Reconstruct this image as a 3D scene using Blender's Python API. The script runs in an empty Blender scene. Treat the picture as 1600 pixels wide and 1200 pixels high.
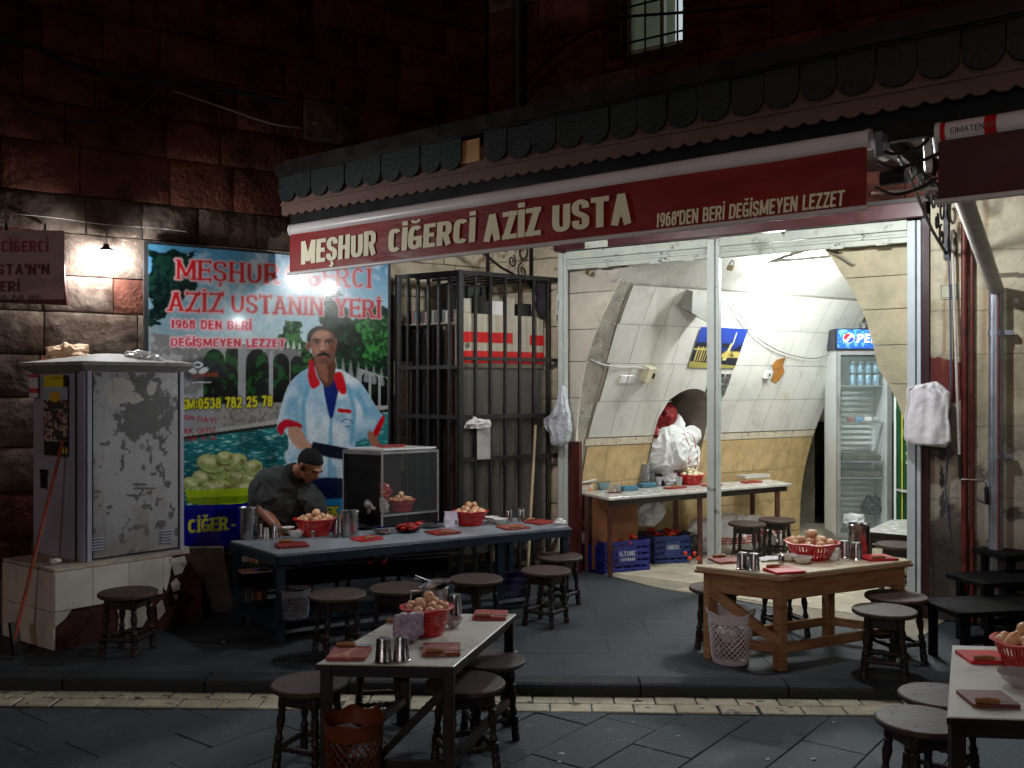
import bpy, bmesh, math, random
import numpy as np
from mathutils import Vector, Matrix, noise as mnoise

random.seed(7)
rng = np.random.default_rng(7)
scene = bpy.context.scene
COL = scene.collection
F, CX, HY, EYE = 1500.0, 800.0, 604.0, 1.7      # camera constants of the photograph

# ------------------------------------------------------------------ camera, sky, light, exposure
cam_d = bpy.data.cameras.new('camera'); cam = bpy.data.objects.new('camera', cam_d); COL.objects.link(cam)
cam.location = (0, 0, EYE); cam.rotation_euler = (math.radians(90), 0, 0)
cam_d.lens = 33.75; cam_d.sensor_width = 36; cam_d.shift_y = 4 / 1600; cam_d.clip_end = 300; cam_d.clip_start = .05
scene.camera = cam
SUN_EL, SUN_AZ = 28, 200
W = bpy.data.worlds.new('World'); scene.world = W; W.use_nodes = True
nt = W.node_tree; bg = nt.nodes['Background']
sky = nt.nodes.new('ShaderNodeTexSky'); sky.sky_type = 'NISHITA'; sky.sun_disc = False
sky.sun_elevation = math.radians(SUN_EL); sky.sun_rotation = math.radians(SUN_AZ)
nt.links.new(sky.outputs[0], bg.inputs[0]); bg.inputs[1].default_value = 0.0008
sd = bpy.data.lights.new('sun', 'SUN'); sun = bpy.data.objects.new('sun', sd); COL.objects.link(sun)
sd.energy = 0.16; sd.angle = math.radians(30); sd.color = (1, .56, .42)
d = Vector((math.sin(math.radians(SUN_AZ)) * math.cos(math.radians(SUN_EL)), math.cos(math.radians(SUN_AZ)) * math.cos(math.radians(SUN_EL)), math.sin(math.radians(SUN_EL))))
sun.rotation_euler = d.to_track_quat('Z', 'Y').to_euler(); sun.location = (0, -5, 20)
scene.view_settings.view_transform = 'Standard'; scene.view_settings.look = 'None'
scene.view_settings.exposure = 0.0; scene.view_settings.gamma = 1; scene.view_settings.use_curve_mapping = False
scene.render.engine = 'CYCLES'; scene.cycles.use_denoising = True
scene.cycles.max_bounces = 6; scene.cycles.diffuse_bounces = 3; scene.cycles.glossy_bounces = 3
scene.cycles.transparent_max_bounces = 10; scene.cycles.sample_clamp_indirect = 3

# ------------------------------------------------------------------ geometry from the picture
def at_z(px, py, z):
    Y = (EYE - z) * F / (py - HY); return Vector(((px - CX) / F * Y, Y, z))
def at_Y(px, py, Y): return Vector(((px - CX) / F * Y, Y, EYE - (py - HY) / F * Y))
def on_plane(px, py, p0, n):
    r = Vector(((px - CX) / F, 1, -(py - HY) / F)); o = Vector((0, 0, EYE))
    n = Vector(n); t = (Vector(p0) - o).dot(n) / r.dot(n); return o + r * t
def V(*a): return Vector(a)
U = V(.821, -.571, 0)          # along the shop front, towards the street
VI = V(.822, .570, 0)          # into the shop, along the poster wall
NF = V(-.571, -.821, 0)        # out of the shop front
NW = V(.570, -.822, 0)         # out of the poster wall
FP = V(.465, 8.40, 0)          # left post of the shop front
WP = V(-1.05, 8.30, 0)         # a point of the poster wall
CORNER = V(-.22, 8.876, 0)
def front(px, py, off=0.0): return on_plane(px, py, FP + NF * off, NF)
def wallp(px, py, off=0.0): return on_plane(px, py, WP + NW * off, NW)
def fs(s, z, off=0.0): return FP + U * s + NF * off + V(0, 0, z)
def ws(s, z, off=0.0): return WP - VI * s + NW * off + V(0, 0, z)

# ------------------------------------------------------------------ helpers
def c(r, g, b):
    f = lambda x: (x / 255 / 12.92) if x / 255 <= .04045 else ((x / 255 + .055) / 1.055) ** 2.4
    return (f(r), f(g), f(b))
MATS = {}
def mat(name, col, rough=.6, metal=0.0, var=.25, scale=6, bump=0.0, bscale=40, col2=None, rnd=0.0, patch=None,
        coat=0.0, trans=0.0, ior=1.45, alpha=1.0, emit=None, estr=0.0, attr=False, spec=.5, backface=False, patch2=None, stretch=None):
    if name in MATS: return MATS[name]
    m = bpy.data.materials.new(name); m.use_nodes = True; n = m.node_tree.nodes; L = m.node_tree.links
    b = n['Principled BSDF']; MATS[name] = m
    geo = n.new('ShaderNodeNewGeometry'); pos = geo.outputs['Position']
    if stretch:
        mp = n.new('ShaderNodeMapping'); mp.inputs['Scale'].default_value = stretch; L.new(pos, mp.inputs[0]); pos = mp.outputs[0]
    nz = n.new('ShaderNodeTexNoise'); nz.inputs['Scale'].default_value = scale; nz.inputs['Detail'].default_value = 8; nz.inputs['Roughness'].default_value = .62
    L.new(pos, nz.inputs['Vector'])
    if attr:
        va = n.new('ShaderNodeVertexColor'); va.layer_name = 'Col'; base = va.outputs[0]
        mr = n.new('ShaderNodeMapRange'); mr.inputs[1].default_value = .3; mr.inputs[2].default_value = .7
        mr.inputs[3].default_value = 1 - var; mr.inputs[4].default_value = 1.0; L.new(nz.outputs[0], mr.inputs[0])
        mx = n.new('ShaderNodeMix'); mx.data_type = 'RGBA'; mx.blend_type = 'MULTIPLY'; mx.inputs[0].default_value = 1
        L.new(base, mx.inputs[6]); L.new(mr.outputs[0], mx.inputs[7]); out = mx.outputs[2]
    else:
        c2 = col2 or tuple(x * (1 - var * 1.6) for x in col)
        rp = n.new('ShaderNodeValToRGB'); rp.color_ramp.elements[0].position = .32; rp.color_ramp.elements[1].position = .68
        rp.color_ramp.elements[0].color = (*c2, 1); rp.color_ramp.elements[1].color = (*col, 1)
        L.new(nz.outputs[0], rp.inputs[0]); out = rp.outputs[0]
    for pt in (patch, patch2):
        if pt:
            pc, ps, th = pt[:3]; so = pt[3] if len(pt) > 3 else .03
            n2 = n.new('ShaderNodeTexNoise'); n2.inputs['Scale'].default_value = ps; n2.inputs['Detail'].default_value = 9; n2.inputs['Roughness'].default_value = .65
            L.new(geo.outputs['Position'], n2.inputs['Vector'])
            mr = n.new('ShaderNodeMapRange'); mr.inputs[1].default_value = th; mr.inputs[2].default_value = th + so; L.new(n2.outputs[0], mr.inputs[0])
            mx = n.new('ShaderNodeMix'); mx.data_type = 'RGBA'; L.new(mr.outputs[0], mx.inputs[0]); L.new(out, mx.inputs[6]); mx.inputs[7].default_value = (*pc, 1)
            out = mx.outputs[2]
    if rnd:
        oi = n.new('ShaderNodeObjectInfo'); mr = n.new('ShaderNodeMapRange'); mr.inputs[3].default_value = 1 - rnd; mr.inputs[4].default_value = 1 + rnd
        L.new(oi.outputs['Random'], mr.inputs[0])
        mx = n.new('ShaderNodeMix'); mx.data_type = 'RGBA'; mx.blend_type = 'MULTIPLY'; mx.inputs[0].default_value = 1
        L.new(out, mx.inputs[6]); L.new(mr.outputs[0], mx.inputs[7]); out = mx.outputs[2]
    L.new(out, b.inputs['Base Color'])
    b.inputs['Metallic'].default_value = metal; b.inputs['Specular IOR Level'].default_value = spec
    mr = n.new('ShaderNodeMapRange'); mr.inputs[1].default_value = .3; mr.inputs[2].default_value = .7
    mr.inputs[3].default_value = max(.02, rough * .8); mr.inputs[4].default_value = min(1, rough * 1.2); L.new(nz.outputs[0], mr.inputs[0]); L.new(mr.outputs[0], b.inputs['Roughness'])
    if bump:
        n3 = n.new('ShaderNodeTexNoise'); n3.inputs['Scale'].default_value = bscale; n3.inputs['Detail'].default_value = 6; L.new(pos, n3.inputs['Vector'])
        bp = n.new('ShaderNodeBump'); bp.inputs['Strength'].default_value = min(1, bump); bp.inputs['Distance'].default_value = .02 if bump <= 1 else .02 * bump
        L.new(n3.outputs[0], bp.inputs['Height']); L.new(bp.outputs[0], b.inputs['Normal'])
    if coat: b.inputs['Coat Weight'].default_value = coat; b.inputs['Coat Roughness'].default_value = .07
    if trans: b.inputs['Transmission Weight'].default_value = trans; b.inputs['IOR'].default_value = ior
    if alpha < 1: b.inputs['Alpha'].default_value = alpha
    if emit: b.inputs['Emission Color'].default_value = (*emit, 1); b.inputs['Emission Strength'].default_value = estr
    return m

class MB:
    def __init__(s): s.v = []; s.f = []; s.col = None
    def add(s, vs, fs_):
        o = len(s.v); s.v += [tuple(p) for p in vs]; s.f += [tuple(i + o for i in f) for f in fs_]; return s
    def box(s, x, y, z, sx, sy, sz, rz=0, M=None):
        R = Matrix.Rotation(rz, 3, 'Z')
        vs = [Vector((x, y, z)) + R @ Vector((a * sx / 2, b * sy / 2, e * sz / 2)) for a in (-1, 1) for b in (-1, 1) for e in (-1, 1)]
        if M: vs = [M @ p for p in vs]
        return s.add(vs, [(0, 1, 3, 2), (4, 6, 7, 5), (0, 4, 5, 1), (2, 3, 7, 6), (0, 2, 6, 4), (1, 5, 7, 3)])
    def obox(s, p, a, b, e):
        """box from corner p and three edge vectors"""
        p, a, b, e = map(Vector, (p, a, b, e))
        vs = [p + a * i + b * j + e * k for i in (0, 1) for j in (0, 1) for k in (0, 1)]
        return s.add(vs, [(0, 1, 3, 2), (4, 6, 7, 5), (0, 4, 5, 1), (2, 3, 7, 6), (0, 2, 6, 4), (1, 5, 7, 3)])
    def bar(s, p, q, w, h, up=(0, 0, 1)):
        p, q = Vector(p), Vector(q); d = (q - p).normalized(); up = Vector(up)
        if abs(d.dot(up)) > .95: up = Vector((U.x, U.y, 0))
        a = d.cross(up).normalized(); b = a.cross(d).normalized()
        return s.obox(p - a * w / 2 - b * h / 2, q - p, a * w, b * h)
    def prism(s, pts, off):
        n = len(pts); off = Vector(off); vs = [Vector(p) for p in pts] + [Vector(p) + off for p in pts]
        return s.add(vs, [tuple(range(n))[::-1], tuple(range(n, 2 * n))] + [(i, (i + 1) % n, n + (i + 1) % n, n + i) for i in range(n)])
    def tube(s, pts, r, n=8, cap=True):
        pts = [Vector(p) for p in pts]; k = len(pts); vs = []; fs_ = []; up = None
        for i, p in enumerate(pts):
            t = (pts[min(i + 1, k - 1)] - pts[max(i - 1, 0)]).normalized()
            if up is None:
                up = Vector((0, 0, 1)) if abs(t.z) < .9 else Vector((1, 0, 0))
            a = t.cross(up).normalized(); b = a.cross(t).normalized(); up = b
            rr = r[i] if isinstance(r, (list, tuple)) else r
            vs += [p + (a * math.cos(2 * math.pi * j / n) + b * math.sin(2 * math.pi * j / n)) * rr for j in range(n)]
        for i in range(k - 1):
            fs_ += [(i * n + j, i * n + (j + 1) % n, (i + 1) * n + (j + 1) % n, (i + 1) * n + j) for j in range(n)]
        if cap: fs_ += [tuple(range(n))[::-1], tuple((k - 1) * n + j for j in range(n))]
        return s.add(vs, fs_)
    def lathe(s, prof, cen=(0, 0, 0), n=24, M=None, wob=None, cap=True):
        vs = []; fs_ = []
        for i, (r, z) in enumerate(prof):
            for j in range(n):
                a = 2 * math.pi * j / n; rr, zz = r, z
                if wob: rr, zz = wob(r, z, a, i)
                p = Vector((rr * math.cos(a), rr * math.sin(a), zz)); p = (M @ p) if M else p
                vs.append(p + Vector(cen))
        k = len(prof)
        for i in range(k - 1):
            fs_ += [(i * n + j, i * n + (j + 1) % n, (i + 1) * n + (j + 1) % n, (i + 1) * n + j) for j in range(n)]
        if cap:
            fs_ += [tuple(range(n))[::-1], tuple((k - 1) * n + j for j in range(n))]
        return s.add(vs, fs_)
    def grid(s, fn, nu, nv):
        vs = [fn(i / nu, j / nv) for i in range(nu + 1) for j in range(nv + 1)]
        return s.add(vs, [(i * (nv + 1) + j, (i + 1) * (nv + 1) + j, (i + 1) * (nv + 1) + j + 1, i * (nv + 1) + j + 1) for i in range(nu) for j in range(nv)])
    def ball(s, cen, r, n=10, m=7, sc=(1, 1, 1), R=None, wob=0, seed=0):
        vs = []; cen = Vector(cen)
        for i in range(1, m):
            t = math.pi * i / m
            for j in range(n):
                a = 2 * math.pi * j / n; p = Vector((math.sin(t) * math.cos(a), math.sin(t) * math.sin(a), math.cos(t)))
                if wob: p = p * (1 + wob * mnoise.noise(p * 2.3 + Vector((seed * 3.1, seed, 0))))
                p = Vector((p.x * sc[0] * r, p.y * sc[1] * r, p.z * sc[2] * r)); p = R @ p if R else p
                vs.append(cen + p)
        top = Vector((0, 0, r * sc[2])); top = R @ top if R else top
        vs += [cen + top, cen - top]; T = len(vs) - 2; fs_ = []
        for i in range(m - 2):
            fs_ += [(i * n + j, (i + 1) * n + j, (i + 1) * n + (j + 1) % n, i * n + (j + 1) % n) for j in range(n)]
        fs_ += [(T, j, (j + 1) % n) for j in range(n)] + [(T + 1, (m - 2) * n + (j + 1) % n, (m - 2) * n + j) for j in range(n)]
        return s.add(vs, fs_)
    def xf(s, M): s.v = [tuple(M @ Vector(p)) for p in s.v]; return s
    def mesh(s, name):
        me = bpy.data.meshes.new(name); me.from_pydata(s.v, [], s.f); return me
    def build(s, name, m, parent=None, smooth=False, bevel=0, world=True, fix=True):
        vs = [Vector(p) for p in s.v]
        if parent is not None:
            off = Vector((0, 0, 0))
            if world:
                p = parent
                while p is not None: off += p.location; p = p.parent
        else:
            off = Vector(((min(p.x for p in vs) + max(p.x for p in vs)) / 2, (min(p.y for p in vs) + max(p.y for p in vs)) / 2, min(p.z for p in vs)))
        me = bpy.data.meshes.new(name); me.from_pydata([tuple(p - off) for p in vs], [], s.f); me.update()
        if fix:
            bm = bmesh.new(); bm.from_mesh(me); bmesh.ops.recalc_face_normals(bm, faces=bm.faces); bm.to_mesh(me); bm.free()
        o = bpy.data.objects.new(name, me); COL.objects.link(o); o.data.materials.append(m)
        if parent is None: o.location = off
        else: o.parent = parent
        if smooth:
            me.polygons.foreach_set('use_smooth', [True] * len(me.polygons))
            try: me.set_sharp_from_angle(angle=math.radians(40))
            except Exception: pass
        if bevel:
            b = o.modifiers.new('bevel', 'BEVEL'); b.width = bevel; b.segments = 1; b.limit_method = 'ANGLE'
        return o

def tag(o, label=None, cat=None, group=None, kind=None):
    if label: o['label'] = label
    if cat: o['category'] = cat
    if group: o['group'] = group
    if kind: o['kind'] = kind
    return o
def thing(name, label, cat, loc=(0, 0, 0), rz=0, group=None):
    o = bpy.data.objects.new(name, None); o.empty_display_size = .1; COL.objects.link(o)
    o.location = loc; o.rotation_euler = (0, 0, rz); return tag(o, label, cat, group)
def dup(root, loc=None, rz=None, label=None, group=None, sc=None):
    r = root.copy(); COL.objects.link(r)
    if loc is not None: r.location = loc
    if rz is not None: r.rotation_euler = (0, 0, rz)
    if sc: r.scale = (sc, sc, sc)
    if label: r['label'] = label
    if group: r['group'] = group
    for ch in list(root.children):
        k = ch.copy(); COL.objects.link(k); k.parent = r
        for g in list(ch.children):
            h = g.copy(); COL.objects.link(h); h.parent = k
    return r
def struct(o): o['kind'] = 'structure'; return o

def remesh(mb, name, m, parent=None, voxel=.01, smooth_it=4, disp=0, dscale=8, ridge=False):
    me = mb.mesh('tmp'); o = bpy.data.objects.new('tmp', me); COL.objects.link(o)
    r = o.modifiers.new('r', 'REMESH'); r.mode = 'VOXEL'; r.voxel_size = voxel
    if smooth_it: sm = o.modifiers.new('s', 'SMOOTH'); sm.iterations = smooth_it; sm.factor = .5
    dg = bpy.context.evaluated_depsgraph_get(); me2 = bpy.data.meshes.new_from_object(o.evaluated_get(dg))
    vs = [v.co.copy() for v in me2.vertices]
    if disp:
        ns = [v.normal.copy() for v in me2.vertices]
        if ridge:
            def rd_(p): 
                w = V(mnoise.noise(p * dscale * .6), mnoise.noise(p * dscale * .6 + V(5, 1, 2)), 0) * .12
                a = 1 - 2 * abs(mnoise.noise((p + w) * dscale)); b = 1 - 2 * abs(mnoise.noise((p + w) * dscale * 2.1 + V(3, 3, 3))); return a * abs(a) + .45 * b * abs(b) + .8 * mnoise.noise(p * dscale * .5)
            vs = [p + n * disp * rd_(p) for p, n in zip(vs, ns)]
        else:
            vs = [p + n * disp * (mnoise.noise(p * dscale) + .5 * mnoise.noise(p * dscale * 2.3)) for p, n in zip(vs, ns)]
    q = MB(); q.v = [tuple(p) for p in vs]; q.f = [tuple(p.vertices) for p in me2.polygons]
    bpy.data.objects.remove(o); bpy.data.meshes.remove(me); bpy.data.meshes.remove(me2)
    return q.build(name, m, parent, smooth=True, fix=False)

def catmull(pts, k=8):
    pts = [Vector(p) for p in pts]; out = []
    for i in range(len(pts) - 1):
        a = pts[max(i - 1, 0)]; b = pts[i]; c_ = pts[i + 1]; e = pts[min(i + 2, len(pts) - 1)]
        for j in range(k):
            t = j / k; out.append(.5 * ((2 * b) + (c_ - a) * t + (2 * a - 5 * b + 4 * c_ - e) * t * t + (3 * b - a - 3 * c_ + e) * t ** 3))
    out.append(pts[-1]); return out
def sag(p, q, drop, k=14):
    p, q = Vector(p), Vector(q); return [p.lerp(q, i / k) - V(0, 0, drop * 4 * (i / k) * (1 - i / k)) for i in range(k + 1)]

# ------------------------------------------------------------------ lettering (a small stroke alphabet)
def sup(cx, cy, rx, ry, a0, a1, n=16, e=2.6):
    o = []
    for i in range(n + 1):
        a = math.radians(a0 + (a1 - a0) * i / n); ca, sa = math.cos(a), math.sin(a)
        o.append((cx + rx * math.copysign(abs(ca) ** (2 / e), ca), cy + ry * math.copysign(abs(sa) ** (2 / e), sa)))
    return o
def bowl(y0, y1, x1=1.0, e=3): # D-like bowl open at the stem
    return [(0, y1)] + sup(x1 * .45, (y0 + y1) / 2, x1 * .55, (y1 - y0) / 2, 90, -90, 12, e) + [(0, y0)]
def smooth2(p, k=5): return [(q.x, q.y) for q in catmull([Vector((a, b, 0)) for a, b in p], k)]
def glyph(ch, e):
    l = lambda *a: [tuple(a[:2]), tuple(a[2:])]
    O = sup(.5, .5, .5, .5, 0, 360, 28, e)
    C = sup(.5, .5, .5, .5, 42, 318, 22, e)
    S = smooth2([(1, .74), (.96, .92), (.5, 1), (.06, .93), (0, .75), (.1, .6), (.5, .5), (.9, .4), (1, .24), (.94, .06), (.5, 0), (.04, .08), (0, .27)])
    G = {'A': (1, [l(0, 0, .5, 1), l(.5, 1, 1, 0), l(.2, .3, .8, .3)]), 'B': (.9, [l(0, 0, 0, 1), bowl(.52, 1, .92, e), bowl(0, .52, 1, e)]),
         'C': (.9, [C]), 'D': (.95, [l(0, 0, 0, 1), bowl(0, 1, 1, e)]), 'E': (.78, [l(0, 0, 0, 1), l(0, 1, 1, 1), l(0, .52, .85, .52), l(0, 0, 1, 0)]),
         'F': (.75, [l(0, 0, 0, 1), l(0, 1, 1, 1), l(0, .5, .8, .5)]), 'G': (.95, [C, l(1, .06, 1, .45), l(.55, .45, 1, .45)]),
         'H': (.95, [l(0, 0, 0, 1), l(1, 0, 1, 1), l(0, .5, 1, .5)]), 'I': (.3, [l(.5, 0, .5, 1)]), 'K': (.95, [l(0, 0, 0, 1), l(0, .4, 1, 1), l(.3, .58, 1, 0)]),
         'L': (.75, [l(0, 0, 0, 1), l(0, 0, 1, 0)]), 'M': (1.25, [l(0, 0, 0, 1), l(0, 1, .5, .15), l(.5, .15, 1, 1), l(1, 1, 1, 0)]),
         'N': (.98, [l(0, 0, 0, 1), l(0, 1, 1, 0), l(1, 0, 1, 1)]), 'O': (.95, [O]), 'P': (.88, [l(0, 0, 0, 1), bowl(.46, 1, 1, e)]),
         'R': (.95, [l(0, 0, 0, 1), bowl(.48, 1, .95, e), l(.5, .48, 1, 0)]), 'S': (.88, [S]), 'T': (.9, [l(.5, 0, .5, 1), l(0, 1, 1, 1)]),
         'U': (.95, [[(0, 1), (0, .4)] + sup(.5, .4, .5, .4, 180, 360, 14, e) + [(1, 1)]]), 'V': (.95, [l(0, 1, .5, 0), l(.5, 0, 1, 1)]),
         'Y': (.95, [l(0, 1, .5, .45), l(1, 1, .5, .45), l(.5, 0, .5, .5)]), 'Z': (.82, [l(0, 1, 1, 1), l(1, 1, 0, 0), l(0, 0, 1, 0)]),
         '0': (.8, [O]), '1': (.5, [l(.7, 0, .7, 1), l(.7, 1, .1, .75)]), '2': (.8, [smooth2([(0, .75), (.15, .95), (.5, 1), (.9, .93), (.97, .7), (.7, .42), (0, 0)]), l(0, 0, 1, 0)]),
         '3': (.8, [smooth2([(0, .82), (.2, .97), (.55, 1), (.92, .9), (.9, .65), (.45, .53)]), smooth2([(.45, .53), (.95, .42), (1, .15), (.6, 0), (.2, .02), (0, .2)])]),
         '4': (.85, [l(.75, 0, .75, 1), l(.75, 1, 0, .3), l(0, .3, 1, .3)]), '5': (.8, [l(.1, 1, .95, 1), l(.1, 1, .05, .55), smooth2([(.05, .55), (.5, .64), (.95, .5), (.97, .2), (.6, 0), (.2, .02), (0, .2)])]),
         '6': (.82, [sup(.5, .32, .5, .32, 0, 360, 20, e), smooth2([(.0, .35), (.05, .75), (.4, 1), (.85, .93)])]), '7': (.78, [l(0, 1, 1, 1), l(1, 1, .3, 0)]),
         '8': (.82, [sup(.5, .27, .5, .27, 0, 360, 18, e), sup(.5, .77, .43, .23, 0, 360, 18, e)]), '9': (.82, [sup(.5, .68, .5, .32, 0, 360, 20, e), smooth2([(1, .65), (.95, .25), (.6, 0), (.15, .07)])]),
         "'": (.22, [l(.5, .72, .5, 1)]), ':': (.25, [l(.5, .12, .5, .26), l(.5, .6, .5, .74)]), '.': (.25, [l(.5, 0, .5, .12)]), '-': (.5, [l(0, .45, 1, .45)]), ' ': (.45, [])}
    base = {'Ş': 'S', 'İ': 'I', 'Ğ': 'G', 'Ö': 'O', 'Ç': 'C'}.get(ch, ch)
    w, st = G.get(base, G[' ']); st = list(st)
    ex = []
    if ch == 'İ': ex = [('dot', .5)]
    if ch == 'Ö': ex = [('dot', .25), ('dot', .75)]
    if ch == 'Ğ': ex = [('breve', .5)]
    if ch in 'ŞÇ': ex = [('ced', .5)]
    return w, st, ex
def text_polys(txt, height, width, tv=.28, th=.2, e=3.4, gap=.12, serif=False, slant=0):
    """quads (list of 2d points) of a line of text that fills height x width; tv / th are stroke widths in letter heights before fitting"""
    polys = []; x = 0; cond = 1
    for ch in txt:
        w, st, ex = glyph(ch, e)
        w = w * .8
        wi = max(w - tv, 0)
        def mp(p): return (x + (tv / 2 if w > tv else w / 2) + p[0] * wi - (.5 * 0 if wi else 0), th / 2 + p[1] * (1 - th))
        for s in st:
            P = [mp(p) for p in s]; n = len(P); off = []
            for i in range(n):
                a = P[max(i - 1, 0)]; b = P[min(i + 1, n - 1)]; dx, dy = b[0] - a[0], b[1] - a[1]; L = math.hypot(dx, dy) or 1
                off.append((-dy / L * tv / 2, dx / L * th / 2))
            ext = th / 2 if n == 2 else 0
            if n == 2:
                dx, dy = P[1][0] - P[0][0], P[1][1] - P[0][1]; L = math.hypot(dx, dy) or 1
                if abs(dy) > abs(dx) * .3:
                    P = [(P[0][0] - dx / L * 0, P[0][1] - dy / L * ext), (P[1][0], P[1][1] + dy / L * ext)]
                else: P = [(P[0][0] - tv * .5 * dx / L, P[0][1]), (P[1][0] + (tv * .5) * dx / L, P[1][1])]
            for i in range(n - 1):
                a, b, oa, ob = P[i], P[i + 1], off[i], off[i + 1]
                polys.append([(a[0] - oa[0], a[1] - oa[1]), (b[0] - ob[0], b[1] - ob[1]), (b[0] + ob[0], b[1] + ob[1]), (a[0] + oa[0], a[1] + oa[1])])
            if serif and n == 2 and abs(P[1][1] - P[0][1]) > .5:
                for p in P:
                    if p[1] < .1 or p[1] > .9:
                        y = 0 if p[1] < .5 else 1 - th * .8
                        polys.append([(p[0] - tv * .95, y), (p[0] + tv * .95, y), (p[0] + tv * .95, y + th * .8), (p[0] - tv * .95, y + th * .8)])
            if serif and n == 2 and abs(P[1][1] - P[0][1]) < .05 and ch in 'EFTZL':
                for p in P:
                    if abs(p[0] - x) > .1 or ch in 'TZ':
                        y = p[1]; polys.append([(p[0] - th * .4, y - .13), (p[0] + th * .4, y - .13), (p[0] + th * .4, y + .13), (p[0] - th * .4, y + .13)])
        for k, fx in ex:
            cx_ = x + w * fx
            if k == 'dot': polys.append([(cx_ - tv * .5, 1.08), (cx_ + tv * .5, 1.08), (cx_ + tv * .5, 1.08 + th), (cx_ - tv * .5, 1.08 + th)])
            if k == 'breve':
                for i in range(5):
                    a0 = math.radians(200 + i * 28); a1 = math.radians(200 + (i + 1) * 28)
                    polys.append([(cx_ + r * w * .38 * math.cos(a), 1.3 + r * .2 * math.sin(a)) for r, a in ((.45, a0), (1, a0), (1, a1), (.45, a1))])
            if k == 'ced': polys.append([(cx_ - tv * .3, -.03), (cx_ + tv * .3, -.03), (cx_ + tv * .55, -.16), (cx_ + tv * .1, -.26), (cx_ - tv * .5, -.24), (cx_ - tv * .4, -.17), (cx_, -.17)])
        x += w + gap
    x -= gap
    return [[((a + slant * b) * width / x, b * height) for a, b in p] for p in polys]
def text_mesh(name, txt, p0, du, dv, n, height, width, m, parent, **kw):
    """letters as thin raised faces on the plane p0 + a*du + b*dv, stepped along n so that no two faces share a plane"""
    mb = MB(); du, dv, n = Vector(du), Vector(dv), Vector(n)
    for i, p in enumerate(text_polys(txt, height, width, **kw)):
        mb.add([Vector(p0) + du * a + dv * b + n * (.00006 * (i % 40)) for a, b in p], [tuple(range(len(p)))])
    return mb.build(name, m, parent, fix=False)

# ------------------------------------------------------------------ painted panels: colour per vertex on a fine flat grid
def fbm(shape, cell, seed, octaves=4):
    r = np.random.default_rng(seed); out = np.zeros(shape); amp = 1; tot = 0
    ii, jj = np.meshgrid(np.arange(shape[0]), np.arange(shape[1]), indexing='ij')
    for o in range(octaves):
        cs = max(cell / 2 ** o, 1.0); g = r.random((int(shape[0] / cs) + 3, int(shape[1] / cs) + 3))
        y, x = ii / cs, jj / cs; a, b = y.astype(int), x.astype(int); fy, fx = y - a, x - b
        fy = fy * fy * (3 - 2 * fy); fx = fx * fx * (3 - 2 * fx)
        out += amp * ((g[a, b] * (1 - fx) + g[a, b + 1] * fx) * (1 - fy) + (g[a + 1, b] * (1 - fx) + g[a + 1, b + 1] * fx) * fy); tot += amp; amp *= .55
    return out / tot
def sst(x, a, b): t = np.clip((x - a) / (b - a), 0, 1); return t * t * (3 - 2 * t)
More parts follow.
